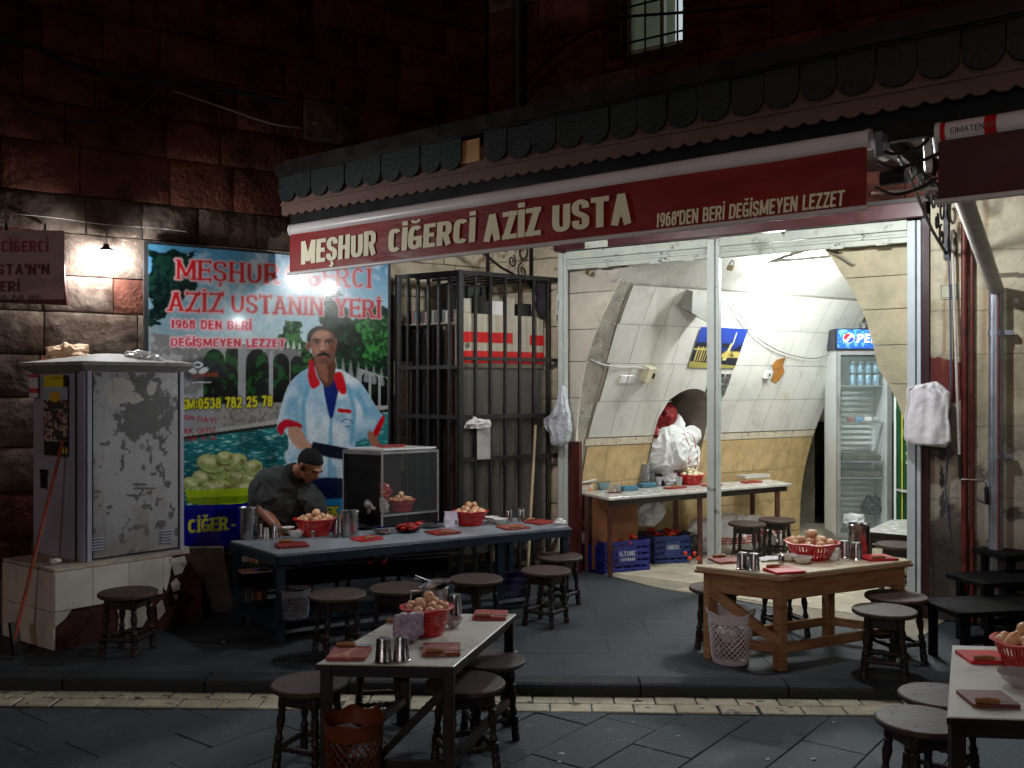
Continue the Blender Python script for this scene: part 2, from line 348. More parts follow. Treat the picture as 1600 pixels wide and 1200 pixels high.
class Canvas:
    """p0 lower corner, du / dv unit vectors, w x h metres, nx x ny vertices; PX, PY give every vertex's place in the photograph"""
    def __init__(s, p0, du, dv, w, h, nx, ny):
        s.p0, s.du, s.dv, s.w, s.h, s.nx, s.ny = Vector(p0), Vector(du), Vector(dv), w, h, nx, ny
        a = np.linspace(0, w, nx); b = np.linspace(0, h, ny); s.B, s.A = np.meshgrid(b, a, indexing='ij')
        P = [s.p0[k] + s.A * s.du[k] + s.B * s.dv[k] for k in range(3)]; s.P = P
        s.PX = CX + F * P[0] / P[1]; s.PY = HY - F * (P[2] - EYE) / P[1]
        s.C = np.zeros((ny, nx, 3))
    def mix(s, m, col):
        col = np.array(col) if not isinstance(col, np.ndarray) else col
        m = np.clip(m, 0, 1)[..., None]; s.C = s.C * (1 - m) + col * m
    def pmask(s, pts, X=None, Y=None):
        X = s.PX if X is None else X; Y = s.PY if Y is None else Y
        x0, x1 = min(p[0] for p in pts), max(p[0] for p in pts); y0, y1 = min(p[1] for p in pts), max(p[1] for p in pts)
        ok = (X >= x0) & (X <= x1) & (Y >= y0) & (Y <= y1); ins = np.zeros(X.shape, bool)
        if not ok.any(): return ins.astype(float)
        xs, ys = X[ok], Y[ok]; r = np.zeros(xs.shape, bool); n = len(pts)
        for i in range(n):
            (ax, ay), (bx, by) = pts[i], pts[(i + 1) % n]
            if ay == by: continue
            cnd = (ay > ys) != (by > ys); r ^= cnd & (xs < (bx - ax) * (ys - ay) / (by - ay) + ax)
        ins[ok] = r; return ins.astype(float)
    def poly(s, pts, col, a=1.0): s.mix(s.pmask(pts) * a, col)
    def blur(s, m, k=1):
        for _ in range(k):
            m = (m + np.roll(m, 1, 0) + np.roll(m, -1, 0) + np.roll(m, 1, 1) + np.roll(m, -1, 1)) / 5
        return m
    def spoly(s, pts, col, a=1.0, k=2): s.mix(s.blur(s.pmask(smooth2(list(pts) + [pts[0]], 4)), k) * a, col)
    def ell(s, cx, cy, rx, ry, col, a=1.0, soft=.15, rot=0):
        dx, dy = s.PX - cx, s.PY - cy; t = math.radians(rot); x = dx * math.cos(t) + dy * math.sin(t); y = -dx * math.sin(t) + dy * math.cos(t)
        r = np.sqrt((x / rx) ** 2 + (y / ry) ** 2); s.mix((1 - sst(r, 1 - soft, 1 + soft)) * a, col)
    def text(s, txt, a, b, height, col, halo=None, **kw):
        """a, b: photograph pixels of the text's lower left and lower right; height in pixels at the left end (sheared with the baseline)"""
        dx, dy = b[0] - a[0], b[1] - a[1]; hs = kw.pop('hs', 1.0)
        for p in text_polys(txt, 1, 1, **kw):
            q = [(a[0] + dx * u, a[1] + dy * u - v * height * (1 + (hs - 1) * u)) for u, v in p]
            m = s.pmask(q)
            if halo is not None: s._h = np.maximum(getattr(s, '_h', 0 * m), m)
            s._t = np.maximum(getattr(s, '_t', 0 * m), m)
        if halo is not None:
            hb = s._h
            for _ in range(2): hb = np.maximum.reduce([hb, np.roll(hb, 1, 0), np.roll(hb, -1, 0), np.roll(hb, 1, 1), np.roll(hb, -1, 1)])
            s.mix(s.blur(hb, 2), halo)
        s.mix(s.blur(s._t, 1), col); s._t = 0 * s.PX; s._h = 0 * s.PX
    def build(s, name, m, parent, normal, off=0.0):
        idx = np.arange(s.nx * s.ny).reshape(s.ny, s.nx)
        f = np.stack([idx[:-1, :-1], idx[:-1, 1:], idx[1:, 1:], idx[1:, :-1]], -1).reshape(-1, 4)
        P = np.stack([s.P[k] + normal[k] * off for k in range(3)], -1).reshape(-1, 3)
        o0 = np.array([0., 0, 0]); p = parent
        while p is not None: o0 += np.array(p.location); p = p.parent
        P = P - o0; me = bpy.data.meshes.new(name)
        me.vertices.add(len(P)); me.vertices.foreach_set('co', P.ravel().astype(np.float32))
        me.loops.add(f.size); me.loops.foreach_set('vertex_index', f.ravel().astype(np.int32))
        me.polygons.add(len(f)); me.polygons.foreach_set('loop_start', np.arange(0, f.size, 4).astype(np.int32))
        me.update(calc_edges=True); me.validate()
        ca = me.color_attributes.new('Col', 'FLOAT_COLOR', 'POINT')
        ca.data.foreach_set('color', np.concatenate([np.clip(s.C, 0, 1).reshape(-1, 3), np.ones((len(P), 1))], 1).ravel().astype(np.float32))
        o = bpy.data.objects.new(name, me); COL.objects.link(o); me.materials.append(m)
        if parent is not None: o.parent = parent
        return o

# ------------------------------------------------------------------ materials
M_road = mat('dark_basalt', c(72, 82, 90), .75, var=.3, scale=3, bump=.35, bscale=60, rnd=.08, patch=(c(104, 112, 118), 9, .60, .12), patch2=(c(30, 34, 38), 4, .60, .1))
M_joint = mat('joint_dirt', c(40, 43, 46), .9, bump=.4)
M_plat = mat('platform_stone', c(52, 60, 66), .7, var=.3, scale=2.5, bump=.3, bscale=70, rnd=.04, patch=(c(72, 80, 86), 6, .58, .15), patch2=(c(24, 27, 30), 3, .58, .12))
M_kerb = mat('kerb_stone', c(42, 48, 52), .8, var=.3, bump=.4, bscale=50, rnd=.1)
M_cream = mat('cream_stone', c(205, 198, 172), .6, var=.25, scale=10, bump=.3, bscale=80, rnd=.14, patch=(c(70, 66, 56), 11, .57, .06))
M_floor = mat('shop_floor_tile', c(196, 186, 162), .45, var=.2, scale=4, bump=.05, rnd=.05, patch=(c(140, 130, 108), 5, .6, .15))
M_stone = mat('old_wall_stone', c(106, 92, 82), .98, var=.45, scale=5, bump=1.3, bscale=9, rnd=.25, patch=(c(56, 42, 34), 2.6, .50, .16), patch2=(c(176, 160, 138), 6, .66, .08), spec=.05)
M_pale = mat('pale_lit_eroded_stone', c(206, 194, 172), .98, var=.4, scale=9, bump=1.8, bscale=13, spec=.05, patch=(c(96, 84, 70), 5, .55, .12))  # eroded stone, also paled to brighten the wall lit by the bulb
M_stone2 = mat('red_wall_stone', c(108, 66, 54), .98, spec=.05, var=.5, scale=4, bump=.8, bscale=26, rnd=.3, patch=(c(58, 42, 36), 2.5, .55, .2))
M_mortar = mat('mortar', c(60, 50, 44), .95, bump=.8, bscale=50)
M_beige = mat('beige_wall_stone', c(206, 192, 164), .85, var=.2, scale=4, bump=.6, bscale=30, rnd=.08, patch=(c(120, 78, 48), 5, .6, .1), patch2=(c(90, 76, 62), 9, .63, .06))
M_plaster = mat('old_plaster', c(216, 210, 186), .8, var=.22, scale=3, bump=.5, bscale=18, patch=(c(150, 132, 96), 4, .58, .15), patch2=(c(60, 50, 44), 7, .66, .03))
M_tilew = mat('white_wall_tile', c(216, 214, 204), .3, var=.12, scale=3, bump=.04, rnd=.04, patch=(c(184, 176, 152), 4, .6, .2), coat=.15)
M_tiley = mat('yellow_wall_tile', c(206, 176, 126), .32, var=.22, scale=9, bump=.04, rnd=.05, coat=.2)
M_grout = mat('grout', c(150, 142, 124), .9)
M_border = mat('border_tile', c(216, 204, 180), .35, var=.1, scale=10, patch=(c(150, 78, 48), 26, .6, .02), patch2=(c(96, 84, 70), 34, .63, .02), rnd=.03)
M_ceil = mat('vault_plaster', c(224, 222, 212), .8, var=.15, scale=2.5, bump=.2, patch=(c(170, 158, 128), 3, .58, .2), patch2=(c(110, 98, 80), 5, .68, .04))
M_grime = mat('grimy_concrete', c(168, 164, 148), .85, var=.3, scale=7, bump=.5, patch=(c(96, 90, 78), 6, .55, .15), patch2=(c(214, 208, 192), 11, .62, .04))
M_white_paint = mat('chipped_white_paint', c(214, 222, 214), .45, var=.12, scale=5, bump=.1, patch=(c(120, 52, 42), 22, .68, .015), patch2=(c(120, 122, 112), 8, .64, .06))
M_post = mat('grey_blue_post_paint', c(206, 218, 222), .45, var=.12, scale=4, bump=.1, patch=(c(120, 52, 42), 16, .72, .015))
M_header = mat('peeling_header_paint', c(214, 222, 206), .5, var=.15, scale=4, bump=.3, patch=(c(70, 74, 66), 9, .61, .05), patch2=(c(160, 168, 148), 4, .55, .1))
M_brown = mat('brown_beam_paint', c(88, 48, 48), .35, var=.3, scale=5, coat=.3)
M_maroon = mat('maroon_paint', c(86, 34, 30), .45, var=.3, scale=8, patch=(c(150, 130, 110), 12, .72, .02))
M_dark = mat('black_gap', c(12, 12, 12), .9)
M_iron = mat('black_iron', c(8, 8, 9), .5, metal=.0, var=.3, scale=20)
M_green = mat('green_roof_shingle', c(24, 36, 34), .6, var=.35, scale=8, rnd=.15, bump=.3)
M_fascia = mat('pink_fascia', c(112, 84, 74), .7, var=.2, scale=5, bump=.2, patch=(c(110, 80, 66), 8, .6, .1))
M_cass = mat('white_awning_metal', c(220, 214, 214), .35, var=.08, scale=3)
M_red = mat('red_awning_cloth', c(150, 28, 22), .55, var=.3, scale=1.6, bump=.5, bscale=5, stretch=(1, 1, 2.5))
M_red2 = mat('dark_red_awning_cloth', c(70, 14, 16), .6, var=.15)
M_letter = mat('cream_lettering', c(244, 238, 204), .6, var=.05)
M_pipe = mat('galvanised_pipe', c(170, 176, 188), .35, metal=.75, var=.25, scale=7)
M_wpipe = mat('white_pipe', c(214, 214, 204), .4, var=.2, scale=6, patch=(c(140, 132, 116), 7, .6, .1))
M_rpipe = mat('red_brown_pipe', c(110, 40, 30), .45, var=.35, scale=12, patch=(c(60, 24, 20), 10, .58, .1))
M_stool = mat('dark_stool_wood', c(70, 50, 42), .6, var=.35, scale=9, bump=.15, bscale=60, rnd=.12, stretch=(1, 4, 1))
M_stoolleg = mat('dark_turned_wood', c(38, 26, 20), .55, var=.35, scale=12, rnd=.12, bump=.1)
M_pine = mat('worn_pine', c(178, 136, 96), .55, var=.4, scale=7, bump=.2, bscale=50, stretch=(1, 1, 6), col2=c(136, 92, 56))
M_dwood = mat('dark_table_wood', c(34, 24, 20), .5, var=.35, scale=9)
M_top = mat('white_laminate', c(212, 212, 204), .32, var=.1, scale=3, patch=(c(180, 176, 164), 9, .62, .1))
M_steeltop = mat('worn_grey_table_top', c(150, 160, 168), .35, var=.25, scale=5, bump=.08, patch=(c(112, 118, 124), 11, .58, .08), stretch=(1, 1, 1))
M_bluesteel = mat('blue_painted_steel', c(28, 46, 62), .45, var=.35, scale=9, rnd=.06, patch=(c(24, 34, 46), 14, .6, .06))
M_marble = mat('marble_top', c(214, 212, 204), .25, var=.2, scale=14, coat=.2)
M_steel = mat('polished_steel', c(206, 206, 208), .16, metal=1, var=.1, scale=20)
M_steel2 = mat('scratched_steel', c(176, 176, 178), .3, metal=1, var=.25, scale=30)
M_redp = mat('red_plastic', c(196, 24, 22), .35, var=.15, scale=10, coat=.2)
M_board = mat('red_chopping_board', c(150, 44, 38), .5, var=.25, scale=20, rnd=.12, bump=.05)
M_board2 = mat('worn_red_board', c(158, 74, 62), .6, var=.3, scale=25, rnd=.12, patch=(c(176, 128, 104), 18, .55, .08))
M_knifeh = mat('wood_knife_handle', c(168, 112, 58), .5, var=.3, scale=30, rnd=.15)
M_onion = mat('peeled_onion', c(232, 196, 156), .4, var=.25, scale=22, rnd=.12, col2=c(202, 140, 96), coat=.15)
M_onionw = mat('white_onion', c(228, 214, 172), .4, var=.2, scale=22, rnd=.1)
M_china = mat('white_china', c(222, 222, 218), .22, var=.05, coat=.3)
M_tomato = mat('red_tomato', c(206, 44, 20), .25, var=.3, scale=25, rnd=.2, coat=.3)
M_pepper = mat('dark_red_pepper', c(150, 22, 18), .3, var=.4, scale=20, rnd=.25, coat=.3)
M_bag = mat('white_plastic_bag', c(248, 248, 250), .35, var=.06, scale=8, bump=.3, bscale=30, coat=.1)
M_bagth = mat('thin_white_bag', c(214, 218, 224), .3, var=.1, bump=.4, bscale=28, alpha=.82)
M_clear = mat('clear_plastic_bag', c(206, 198, 214), .2, var=.2, bump=.4, bscale=60, alpha=.45, coat=.5)
M_sheet = mat('clear_plastic_sheet', c(112, 110, 102), .22, var=.3, scale=5, bump=.5, bscale=9, alpha=.5, coat=.6, stretch=(3, 3, .6))
M_sack = mat('woven_white_sack', c(230, 230, 226), .7, var=.1, bump=.35, bscale=120)
M_sackr = mat('red_net_bag', c(150, 20, 22), .7, var=.4, scale=15, bump=.5, bscale=60)
M_sred = mat('red_sack_stripe', c(196, 60, 60), .7)
M_crate = mat('blue_plastic_crate', c(28, 38, 130), .4, var=.2, scale=8, coat=.1)
M_crate2 = mat('steel_blue_crate', c(40, 66, 130), .4, var=.2, scale=8)
M_wbin = mat('white_lattice_plastic', c(226, 220, 226), .4, var=.1)
M_obin = mat('orange_lattice_plastic', c(112, 52, 20), .4, var=.2, scale=8)
M_pbin = mat('violet_plastic', c(60, 56, 110), .35, var=.2, coat=.2)
M_paper = mat('crumpled_tissue', c(226, 226, 224), .8, var=.08, bump=.4, bscale=60)
M_papb = mat('brown_paper', c(214, 178, 146), .8, var=.15, bump=.4, bscale=30)
M_cab = mat('cabinet_print', (1, 1, 1), .55, attr=True, var=.12, scale=14, bump=.12, bscale=60)
M_cabside = mat('grey_cabinet_metal', c(158, 160, 176), .55, var=.15, scale=3, bump=.08, patch=(c(108, 108, 116), 8, .64, .08))
M_cabroof = mat('dusty_cabinet_roof', c(150, 146, 140), .7, var=.25, scale=4, bump=.15, patch=(c(104, 96, 86), 5, .58, .1))
M_print = mat('glossy_print', (1, 1, 1), .22, attr=True, var=.12, scale=9, coat=.5, spec=.4, bump=.06, bscale=3)
M_flatprint = mat('matt_print', (1, 1, 1), .6, attr=True, var=.08)
M_wear = mat('worn_surface_print', (1, 1, 1), .7, attr=True, var=.18, scale=12, bump=.35, bscale=45)
M_frame = mat('dark_poster_frame', c(40, 40, 42), .5)
M_skin = mat('skin', c(150, 98, 70), .5, var=.15, scale=20)
M_hair = mat('short_black_hair', c(16, 14, 13), .7, spec=.25, var=.4, scale=60, bump=.6, bscale=220)
M_shirt = mat('dark_striped_polo', c(54, 57, 57), .85, var=.2, scale=8, bump=.4, bscale=50, stretch=(1, 1, 12))
M_collar = mat('black_collar', c(16, 16, 18), .8)
M_glass = mat('display_glass', c(120, 124, 126), .05, alpha=.10, coat=.4, var=.1)
M_glassf = mat('fridge_glass', c(206, 226, 224), .05, alpha=.06, var=.05)
M_alu = mat('aluminium_frame', c(170, 172, 172), .4, metal=.7, var=.15)
M_fridge = mat('fridge_white', c(222, 228, 226), .4, var=.06)
M_wire = mat('white_wire', c(226, 226, 220), .5)
M_cable = mat('black_cable', c(22, 20, 20), .7)
M_ivory = mat('ivory_switch', c(222, 214, 180), .4)
M_red_panel = mat('red_panel', c(206, 16, 16), .4, var=.1, scale=5)
M_kiosk = mat('beige_box_metal', c(190, 184, 162), .5, var=.15, scale=4)
M_black = mat('black_plastic', c(22, 22, 24), .4, var=.2)
M_cloth = mat('dark_hanging_cloth', c(30, 28, 32), .9, var=.3, scale=6, bump=.5, bscale=20)
M_bluebox = mat('bright_blue_plastic', c(20, 104, 190), .4)
M_sponge = mat('blue_sponge', c(76, 128, 148), .9, var=.2, bump=.6, bscale=160)
M_stick = mat('red_brown_stick', c(150, 58, 36), .5, var=.2)
M_woodh = mat('pale_broom_handle', c(170, 150, 116), .6, var=.2)
M_greenp = mat('green_panel', c(20, 70, 40), .4, var=.2)
M_yel = mat('yellow_trim', c(206, 200, 60), .5)
M_blanket = mat('dark_ledge', c(9, 8, 9), .85, spec=.2, var=.3)

# ================================================================== SETTING
# road
road = struct(MB().box(0, 4.0, -.062, 60, 40, .1).build('road', M_joint))
def chamfer_slab(name, L, Wd, H, ch=.006, m=None, seed=0):
    vs = []
    for z, k in ((-H, 0), (-ch, 0), (0, ch)):
        vs += [(-L / 2 + k, -Wd / 2 + k, z), (L / 2 - k, -Wd / 2 + k, z), (L / 2 - k, Wd / 2 - k, z), (-L / 2 + k, Wd / 2 - k, z)]
    f = [(8, 9, 10, 11)] + [(i + 4 * a, (i + 1) % 4 + 4 * a, (i + 1) % 4 + 4 * a + 4, i + 4 * a + 4) for a in (0, 1) for i in range(4)]
    me = bpy.data.meshes.new(name); me.from_pydata(vs, [], f); me.materials.append(m); return me
def place(name, me, parent, loc, rz=0, rx=0, ry=0, sc=None):
    o = bpy.data.objects.new(name, me); COL.objects.link(o); o.parent = parent
    p = parent; off = Vector((0, 0, 0))
    while p is not None: off += p.location; p = p.parent
    o.location = Vector(loc) - off; o.rotation_euler = (rx, ry, rz)
    if sc: o.scale = sc
    return o
KY = lambda x: 5.27 - .0338 * x                       # kerb line
slab = chamfer_slab('road_slab', .616, .306, .05, .003, M_road)
A1, B1 = V(.608, .794, 0), V(.794, -.608, 0); rza = math.atan2(.794, .608)
for i in range(-20, 24):
    for j in range(-10, 14):
        p = V(.4, 4.6, 0) + B1 * (i * .31) + A1 * ((j + .5 * (i % 2) + .13 * ((i * 7) % 3)) * .62)
        if 2.55 < p.y < KY(p.x) + .1 and abs(p.x) < 1.0 + p.y * .62:
            place('paving_slab', slab, road, (p.x, p.y, random.uniform(-.0025, .0015)), rza + random.uniform(-.006, .006), random.uniform(-.003, .003), random.uniform(-.003, .003))
# cream strip along the kerb, two rows
strip = MB(); strip.prism([(-6, KY(-6) - .27, -.01), (6, KY(6) - .27, -.01), (6, KY(6), -.01), (-6, KY(-6), -.01)], (0, 0, .011))
strip = struct(strip.build('kerb_strip', M_joint))
st_me = [chamfer_slab('strip_tile', .212, .118, .02, .004, M_cream), chamfer_slab('strip_tile', .19, .118, .02, .008, M_cream)]
ang = -.0338
for r in range(2):
    for i in range(-17, 17):
        x = i * .22 + r * .09; y = KY(x) - .07 - r * .126
        place('strip_tile', st_me[0 if random.random() < .85 else 1], strip, (x, y, .009 + random.uniform(-.002, .002)), ang + random.uniform(-.012, .012), random.uniform(-.01, .01), random.uniform(-.008, .008))
# raised platform with its kerb
PZ = .08
plat = MB().prism([(-8, KY(-8) + .1, -.05), (8, KY(8) + .1, -.05), (8, 14, -.05), (-8, 14, -.05)], (0, 0, .122))
plat = struct(plat.build('pavement', M_joint))
ps = chamfer_slab('paving_slab', .599, .449, .03, .0012, M_plat)
for j in range(8):
    for i in range(-9, 9):
        x = (i + .5 * (j % 2)) * .6; y = KY(x) + .12 + .225 + j * .45
        p = V(x, y, 0)
        if (p - FP).dot(NF) < -.3: continue
        if (p - WP).dot(NW) < -.3: continue
        place('paving_slab', ps, plat, (x, y, PZ - .0005 + random.uniform(-.0006, .0006)), ang)
kerb = struct(MB().prism([(-8, KY(-8) + .02, -.05), (8, KY(8) + .02, -.05), (8, KY(8) + .1, -.05), (-8, KY(-8) + .1, -.05)], (0, 0, .11)).build('kerb', M_joint))
km = MB(); km.v = []
prof = [(-.02, -.03), (-.02, .055), (-.012, .07), (.004, .079), (.12, .08), (.12, -.03)]
kp = [(0, y, z) for y, z in prof]; km.prism([V(-.395, y, z) for _, y, z in kp], (.79, 0, 0)); kme = km.mesh('kerb_stone'); kme.materials.append(M_kerb)
for i in range(-8, 8):
    x = i * .8 + .3; place('kerb_stone', kme, kerb, (x, KY(x), random.uniform(-.003, .002)), ang)
# ---- shop floor
fl = [(880, 881), (911, 889), (960, 902), (1010, 915), (1060, 925), (1130, 934), (1210, 950), (1257, 965), (1312, 975), (1342, 986), (1431, 1003)]
fpts = [at_z(a, b, .08) for a, b in fl]
A0 = V(.464, 8.556, 0)
far = [A0 + VI * 4.4 + U * 3.3, A0 + VI * 4.4 - U * .8, A0 + VI * 3.2 - U * .8, A0 - U * .05]
fpoly = [V(p.x, p.y, .078) for p in fpts] + [V(3.2, 6.9, .078)] + [V(p.x, p.y, .078) for p in far]
floor = struct(MB().prism(fpoly, (0, 0, .008)).build('shop_floor', M_grout))
def inpoly(x, y, P):
    r = False
    for i in range(len(P)):
        a, b = P[i], P[(i + 1) % len(P)]
        if (a[1] > y) != (b[1] > y) and x < (b[0] - a[0]) * (y - a[1]) / (b[1] - a[1]) + a[0]: r = not r
    return r
def quad_tile(name, p, a, b, h, m, parent, gap=.003):
    a, b = Vector(a), Vector(b); la, lb = a.length, b.length; ga, gb = a * (gap / la), b * (gap / lb)
    p = Vector(p) + ga + gb; a2, b2 = a - ga * 2, b - gb * 2
    return MB().obox(p, a2, b2, (0, 0, h)).build(name, m, parent, fix=False)
for i in range(-6, 15):
    for j in range(-6, 12):
        p = A0 + VI * (i * .33) + U * (j * .33)
        cs_ = [p, p + VI * .33, p + VI * .33 + U * .33, p + U * .33]
        if all(inpoly(q.x, q.y, fpoly) for q in cs_):
            quad_tile('floor_tile', V(p.x, p.y, .084), VI * .33, U * .33, .006, M_floor, floor)

# ---- stone walls, block by block
def unit_block(seed, nx=7, nz=5, amp=.45):
    mb = MB(); vs = []
    for k in range(nz + 1):
        for i in range(nx + 1):
            x, z = i / nx, k / nz; e = min(x, 1 - x, z, 1 - z)
            y = .1 + amp * .36 * (mnoise.noise(V(x * 2.2, z * 2.2, seed * 5.3)) + .6 * mnoise.noise(V(x * 5, z * 5, seed * 3.7)))
            if e < 1e-6: y = .34; x = x * .99 + .005 + .012 * mnoise.noise(V(z * 4, seed, x * 3)); z = z * .985 + .008 + .022 * mnoise.noise(V(x * 4, seed, 2))
            elif e < .2: y += .05
            vs.append((x, max(y, -.25), z))
    f = [(k * (nx + 1) + i, k * (nx + 1) + i + 1, (k + 1) * (nx + 1) + i + 1, (k + 1) * (nx + 1) + i) for k in range(nz) for i in range(nx)]
    n = len(vs); vs += [(0, 1, 0), (1, 1, 0), (1, 1, 1), (0, 1, 1)]
    bot = [i for i in range(nx + 1)]; topi = [nz * (nx + 1) + i for i in range(nx + 1)]; lf = [k * (nx + 1) for k in range(nz + 1)]; rt = [k * (nx + 1) + nx for k in range(nz + 1)]
    f += [tuple(bot[::-1] + [n, n + 1]), tuple(topi + [n + 2, n + 3]), tuple(lf + [n + 3, n]), tuple(rt[::-1] + [n + 1, n + 2])]
    me = bpy.data.meshes.new('stone_block'); me.from_pydata(vs, [], f); me.polygons.foreach_set('use_smooth', [True] * (nx * nz) + [False] * 4); return me
UB = {}
def block(parent, p, du, nrm, L, H, m, depth=.05, rough=None):
    seed = random.randrange(5); key = (m.name, seed, rough)
    if key not in UB:
        me = unit_block(seed, amp=.45 if not rough else rough); me.materials.append(m); UB[key] = me
    o = bpy.data.objects.new('stone_block', UB[key]); COL.objects.link(o); o.parent = parent
    q = parent; off = Vector((0, 0, 0))
    while q is not None: off += q.location; q = q.parent
    flip = random.random() < .5; du = Vector(du)
    p = Vector(p) - off
    if flip: p = p + du * L; du = -du
    R = Matrix((du * L, -Vector(nrm) * depth, V(0, 0, H))).transposed().to_4x4(); R.translation = p
    o.matrix_basis = R; return o
def courses(parent, org, du, nrm, s0, s1, z0, z1, mfun, hmin=.26, hmax=.36, lmin=.38, lmax=.72, skip=None, depth=.048, gap=.005):
    z = z0
    while z < z1 - .05:
        h = min(random.uniform(hmin, hmax), z1 - z)
        if z1 - z - h < .12: h = z1 - z
        s = s0
        while s < s1 - .02:
            l = random.uniform(lmin, lmax); l = min(l, s1 - s)
            if s1 - s - l < .15: l = s1 - s
            segs = [(s, l)]
            if skip: segs = skip(s, l, z, h)
            for a, b in segs:
                if b > .04: block(parent, org + du * (a + gap / 2) + V(0, 0, z + gap / 2), du, nrm, b - gap, h - gap, mfun(a, z), depth, )
            s += l
        z += h
lw = MB().obox(ws(4.6, -.05, -.45), VI * (4.6 + 1.35), NW * .39, V(0, 0, 5.6)).build('stone_wall', M_mortar)
tag(lw, 'old rough stone wall behind the big poster and the grey cabinet, lit by a bare bulb', 'wall')
def lwm(s, z):
    if z < 2.9 and s < .12: return M_beige
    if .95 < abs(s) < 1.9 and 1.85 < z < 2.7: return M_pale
    return M_stone if z < 2.8 and random.random() < .9 else (M_stone if random.random() < .08 else M_stone2)
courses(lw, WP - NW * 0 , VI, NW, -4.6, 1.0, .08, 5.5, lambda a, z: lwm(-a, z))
wl, wr = (front(972, 60) - FP).dot(U), (front(1064, 60) - FP).dot(U)
wz0 = front(985, 76).z - .02
fw = MB().obox(fs(-.9, 3.02, -.40), U * (wl + .9), NF * .32, V(0, 0, 2.6)).obox(fs(wr, 3.02, -.40), U * (6.3 - wr), NF * .32, V(0, 0, 2.6)).obox(fs(wl, 3.02, -.40), U * (wr - wl), NF * .32, V(0, 0, wz0 - 3.02)).obox(fs(wl, wz0 + 1.2, -.40), U * (wr - wl), NF * .32, V(0, 0, 5.62 - wz0 - 1.2)).build('upper_wall', M_mortar)
tag(fw, 'dark reddish block wall rising above the shop canopy, with a barred window in it', 'wall')
def fskip(s, l, z, h):
    if z + h <= wz0 or z > wz0 + 1.2: return [(s, l)]
    out = []
    if s < wl: out.append((s, min(l, wl - s)))
    if s + l > wr: a = max(s, wr); out.append((a, s + l - a))
    if wl <= s and s + l <= wr: return []
    return out
courses(fw, FP + NF * -.005, U, NF, -.85, 6.2, 3.02, 5.6, lambda a, z: M_stone2 if random.random() < .85 else M_stone, skip=fskip, hmin=.28, hmax=.4, depth=.05)
# lower front wall: pier left of the shutters, and the long wall beyond them
pier = MB().obox(fs(-.84, -.05, -.30), U * .78, NF * .24, V(0, 0, 3.05)).build('shop_pier', M_mortar)
tag(pier, 'pale stone pier between the corner and the first shutter post', 'wall')
courses(pier, FP, U, NF, -.84, -.05, .08, 3.0, lambda a, z: M_beige, lmin=.4, lmax=.9, depth=.06)
sx = lambda px: (front(px, 604) - FP).dot(U)
RS = sx(1441) + .052
rw = MB().obox(fs(RS, -.05, -.40), U * 3.3, NF * .34, V(0, 0, 3.05)).build('plaster_wall', M_mortar)
tag(rw, 'stained cream plastered stone wall beside the shop, behind the downpipe', 'wall')
courses(rw, FP, U, NF, RS, 6.2, .08, 3.0, lambda a, z: M_plaster, hmin=.34, hmax=.46, lmin=.6, lmax=1.2, depth=.03, gap=.001)

ws0 = RS + .004; wcv = Canvas(fs(ws0, .09, .006), U, V(0, 0, 1), 2.3, 2.88, 300, 360)
k = lambda *a: np.array(c(*a))
wn1, wn2, wn3 = fbm(wcv.PX.shape, 60, 101, 6), fbm(wcv.PX.shape, 16, 102, 5), fbm(wcv.PX.shape, 110, 103, 3)
wcv.C[:] = k(212, 204, 176); wcv.mix(sst(wn3, .4, .7) * .5, k(196, 182, 140)); wcv.mix(sst(wn2, .55, .75) * .4, k(160, 146, 116)); wcv.mix(sst(wn1, .56, .66) * .45, k(132, 118, 92))
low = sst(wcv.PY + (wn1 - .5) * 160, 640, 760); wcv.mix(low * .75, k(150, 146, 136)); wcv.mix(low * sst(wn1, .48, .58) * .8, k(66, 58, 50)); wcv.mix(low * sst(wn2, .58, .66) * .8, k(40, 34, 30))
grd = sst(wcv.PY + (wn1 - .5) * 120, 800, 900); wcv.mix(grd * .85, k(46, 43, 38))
mr_ = np.exp(-(((wcv.PX - 1470) / 34) ** 4 + ((wcv.PY - 592) / 36) ** 4)); wcv.mix(sst(wn2 * .7 + wn1 * .3 + mr_ * .5, .78, .80) * (mr_ > .02), k(104, 34, 28))
mr_ = np.exp(-(((wcv.PX - 1472) / 9) ** 2 + ((wcv.PY - 760) / 66) ** 4)); wcv.mix(sst(wn2 + mr_ * .45, .82, .84) * (mr_ > .05), k(58, 56, 60))
for (x, w_) in ((1478, 2.5), (1495, 3), (1540, 5)): wcv.mix(np.exp(-((wcv.PX - x + (wn1 - .5) * 20) / w_) ** 2) * (1 - sst(wcv.PY, 540, 600)) * .6, k(140, 96, 52))
wcv.mix((wcv.PY > 426) * (wcv.PY < 432 + 4 * wn2) * (wcv.PX > 1560) * .8, k(70, 52, 44))  # curved shadow beyond the downpipe, painted on the plaster
for y in (392, 486, 556, 668, 780): wcv.mix(np.exp(-((wcv.PY - y - (wcv.PX - 1440) * -.02 + (wn2 - .5) * 4) / .9) ** 2) * .7, k(96, 88, 70))
sk_w = wcv.build('plaster_skin', M_wear, rw, NF)
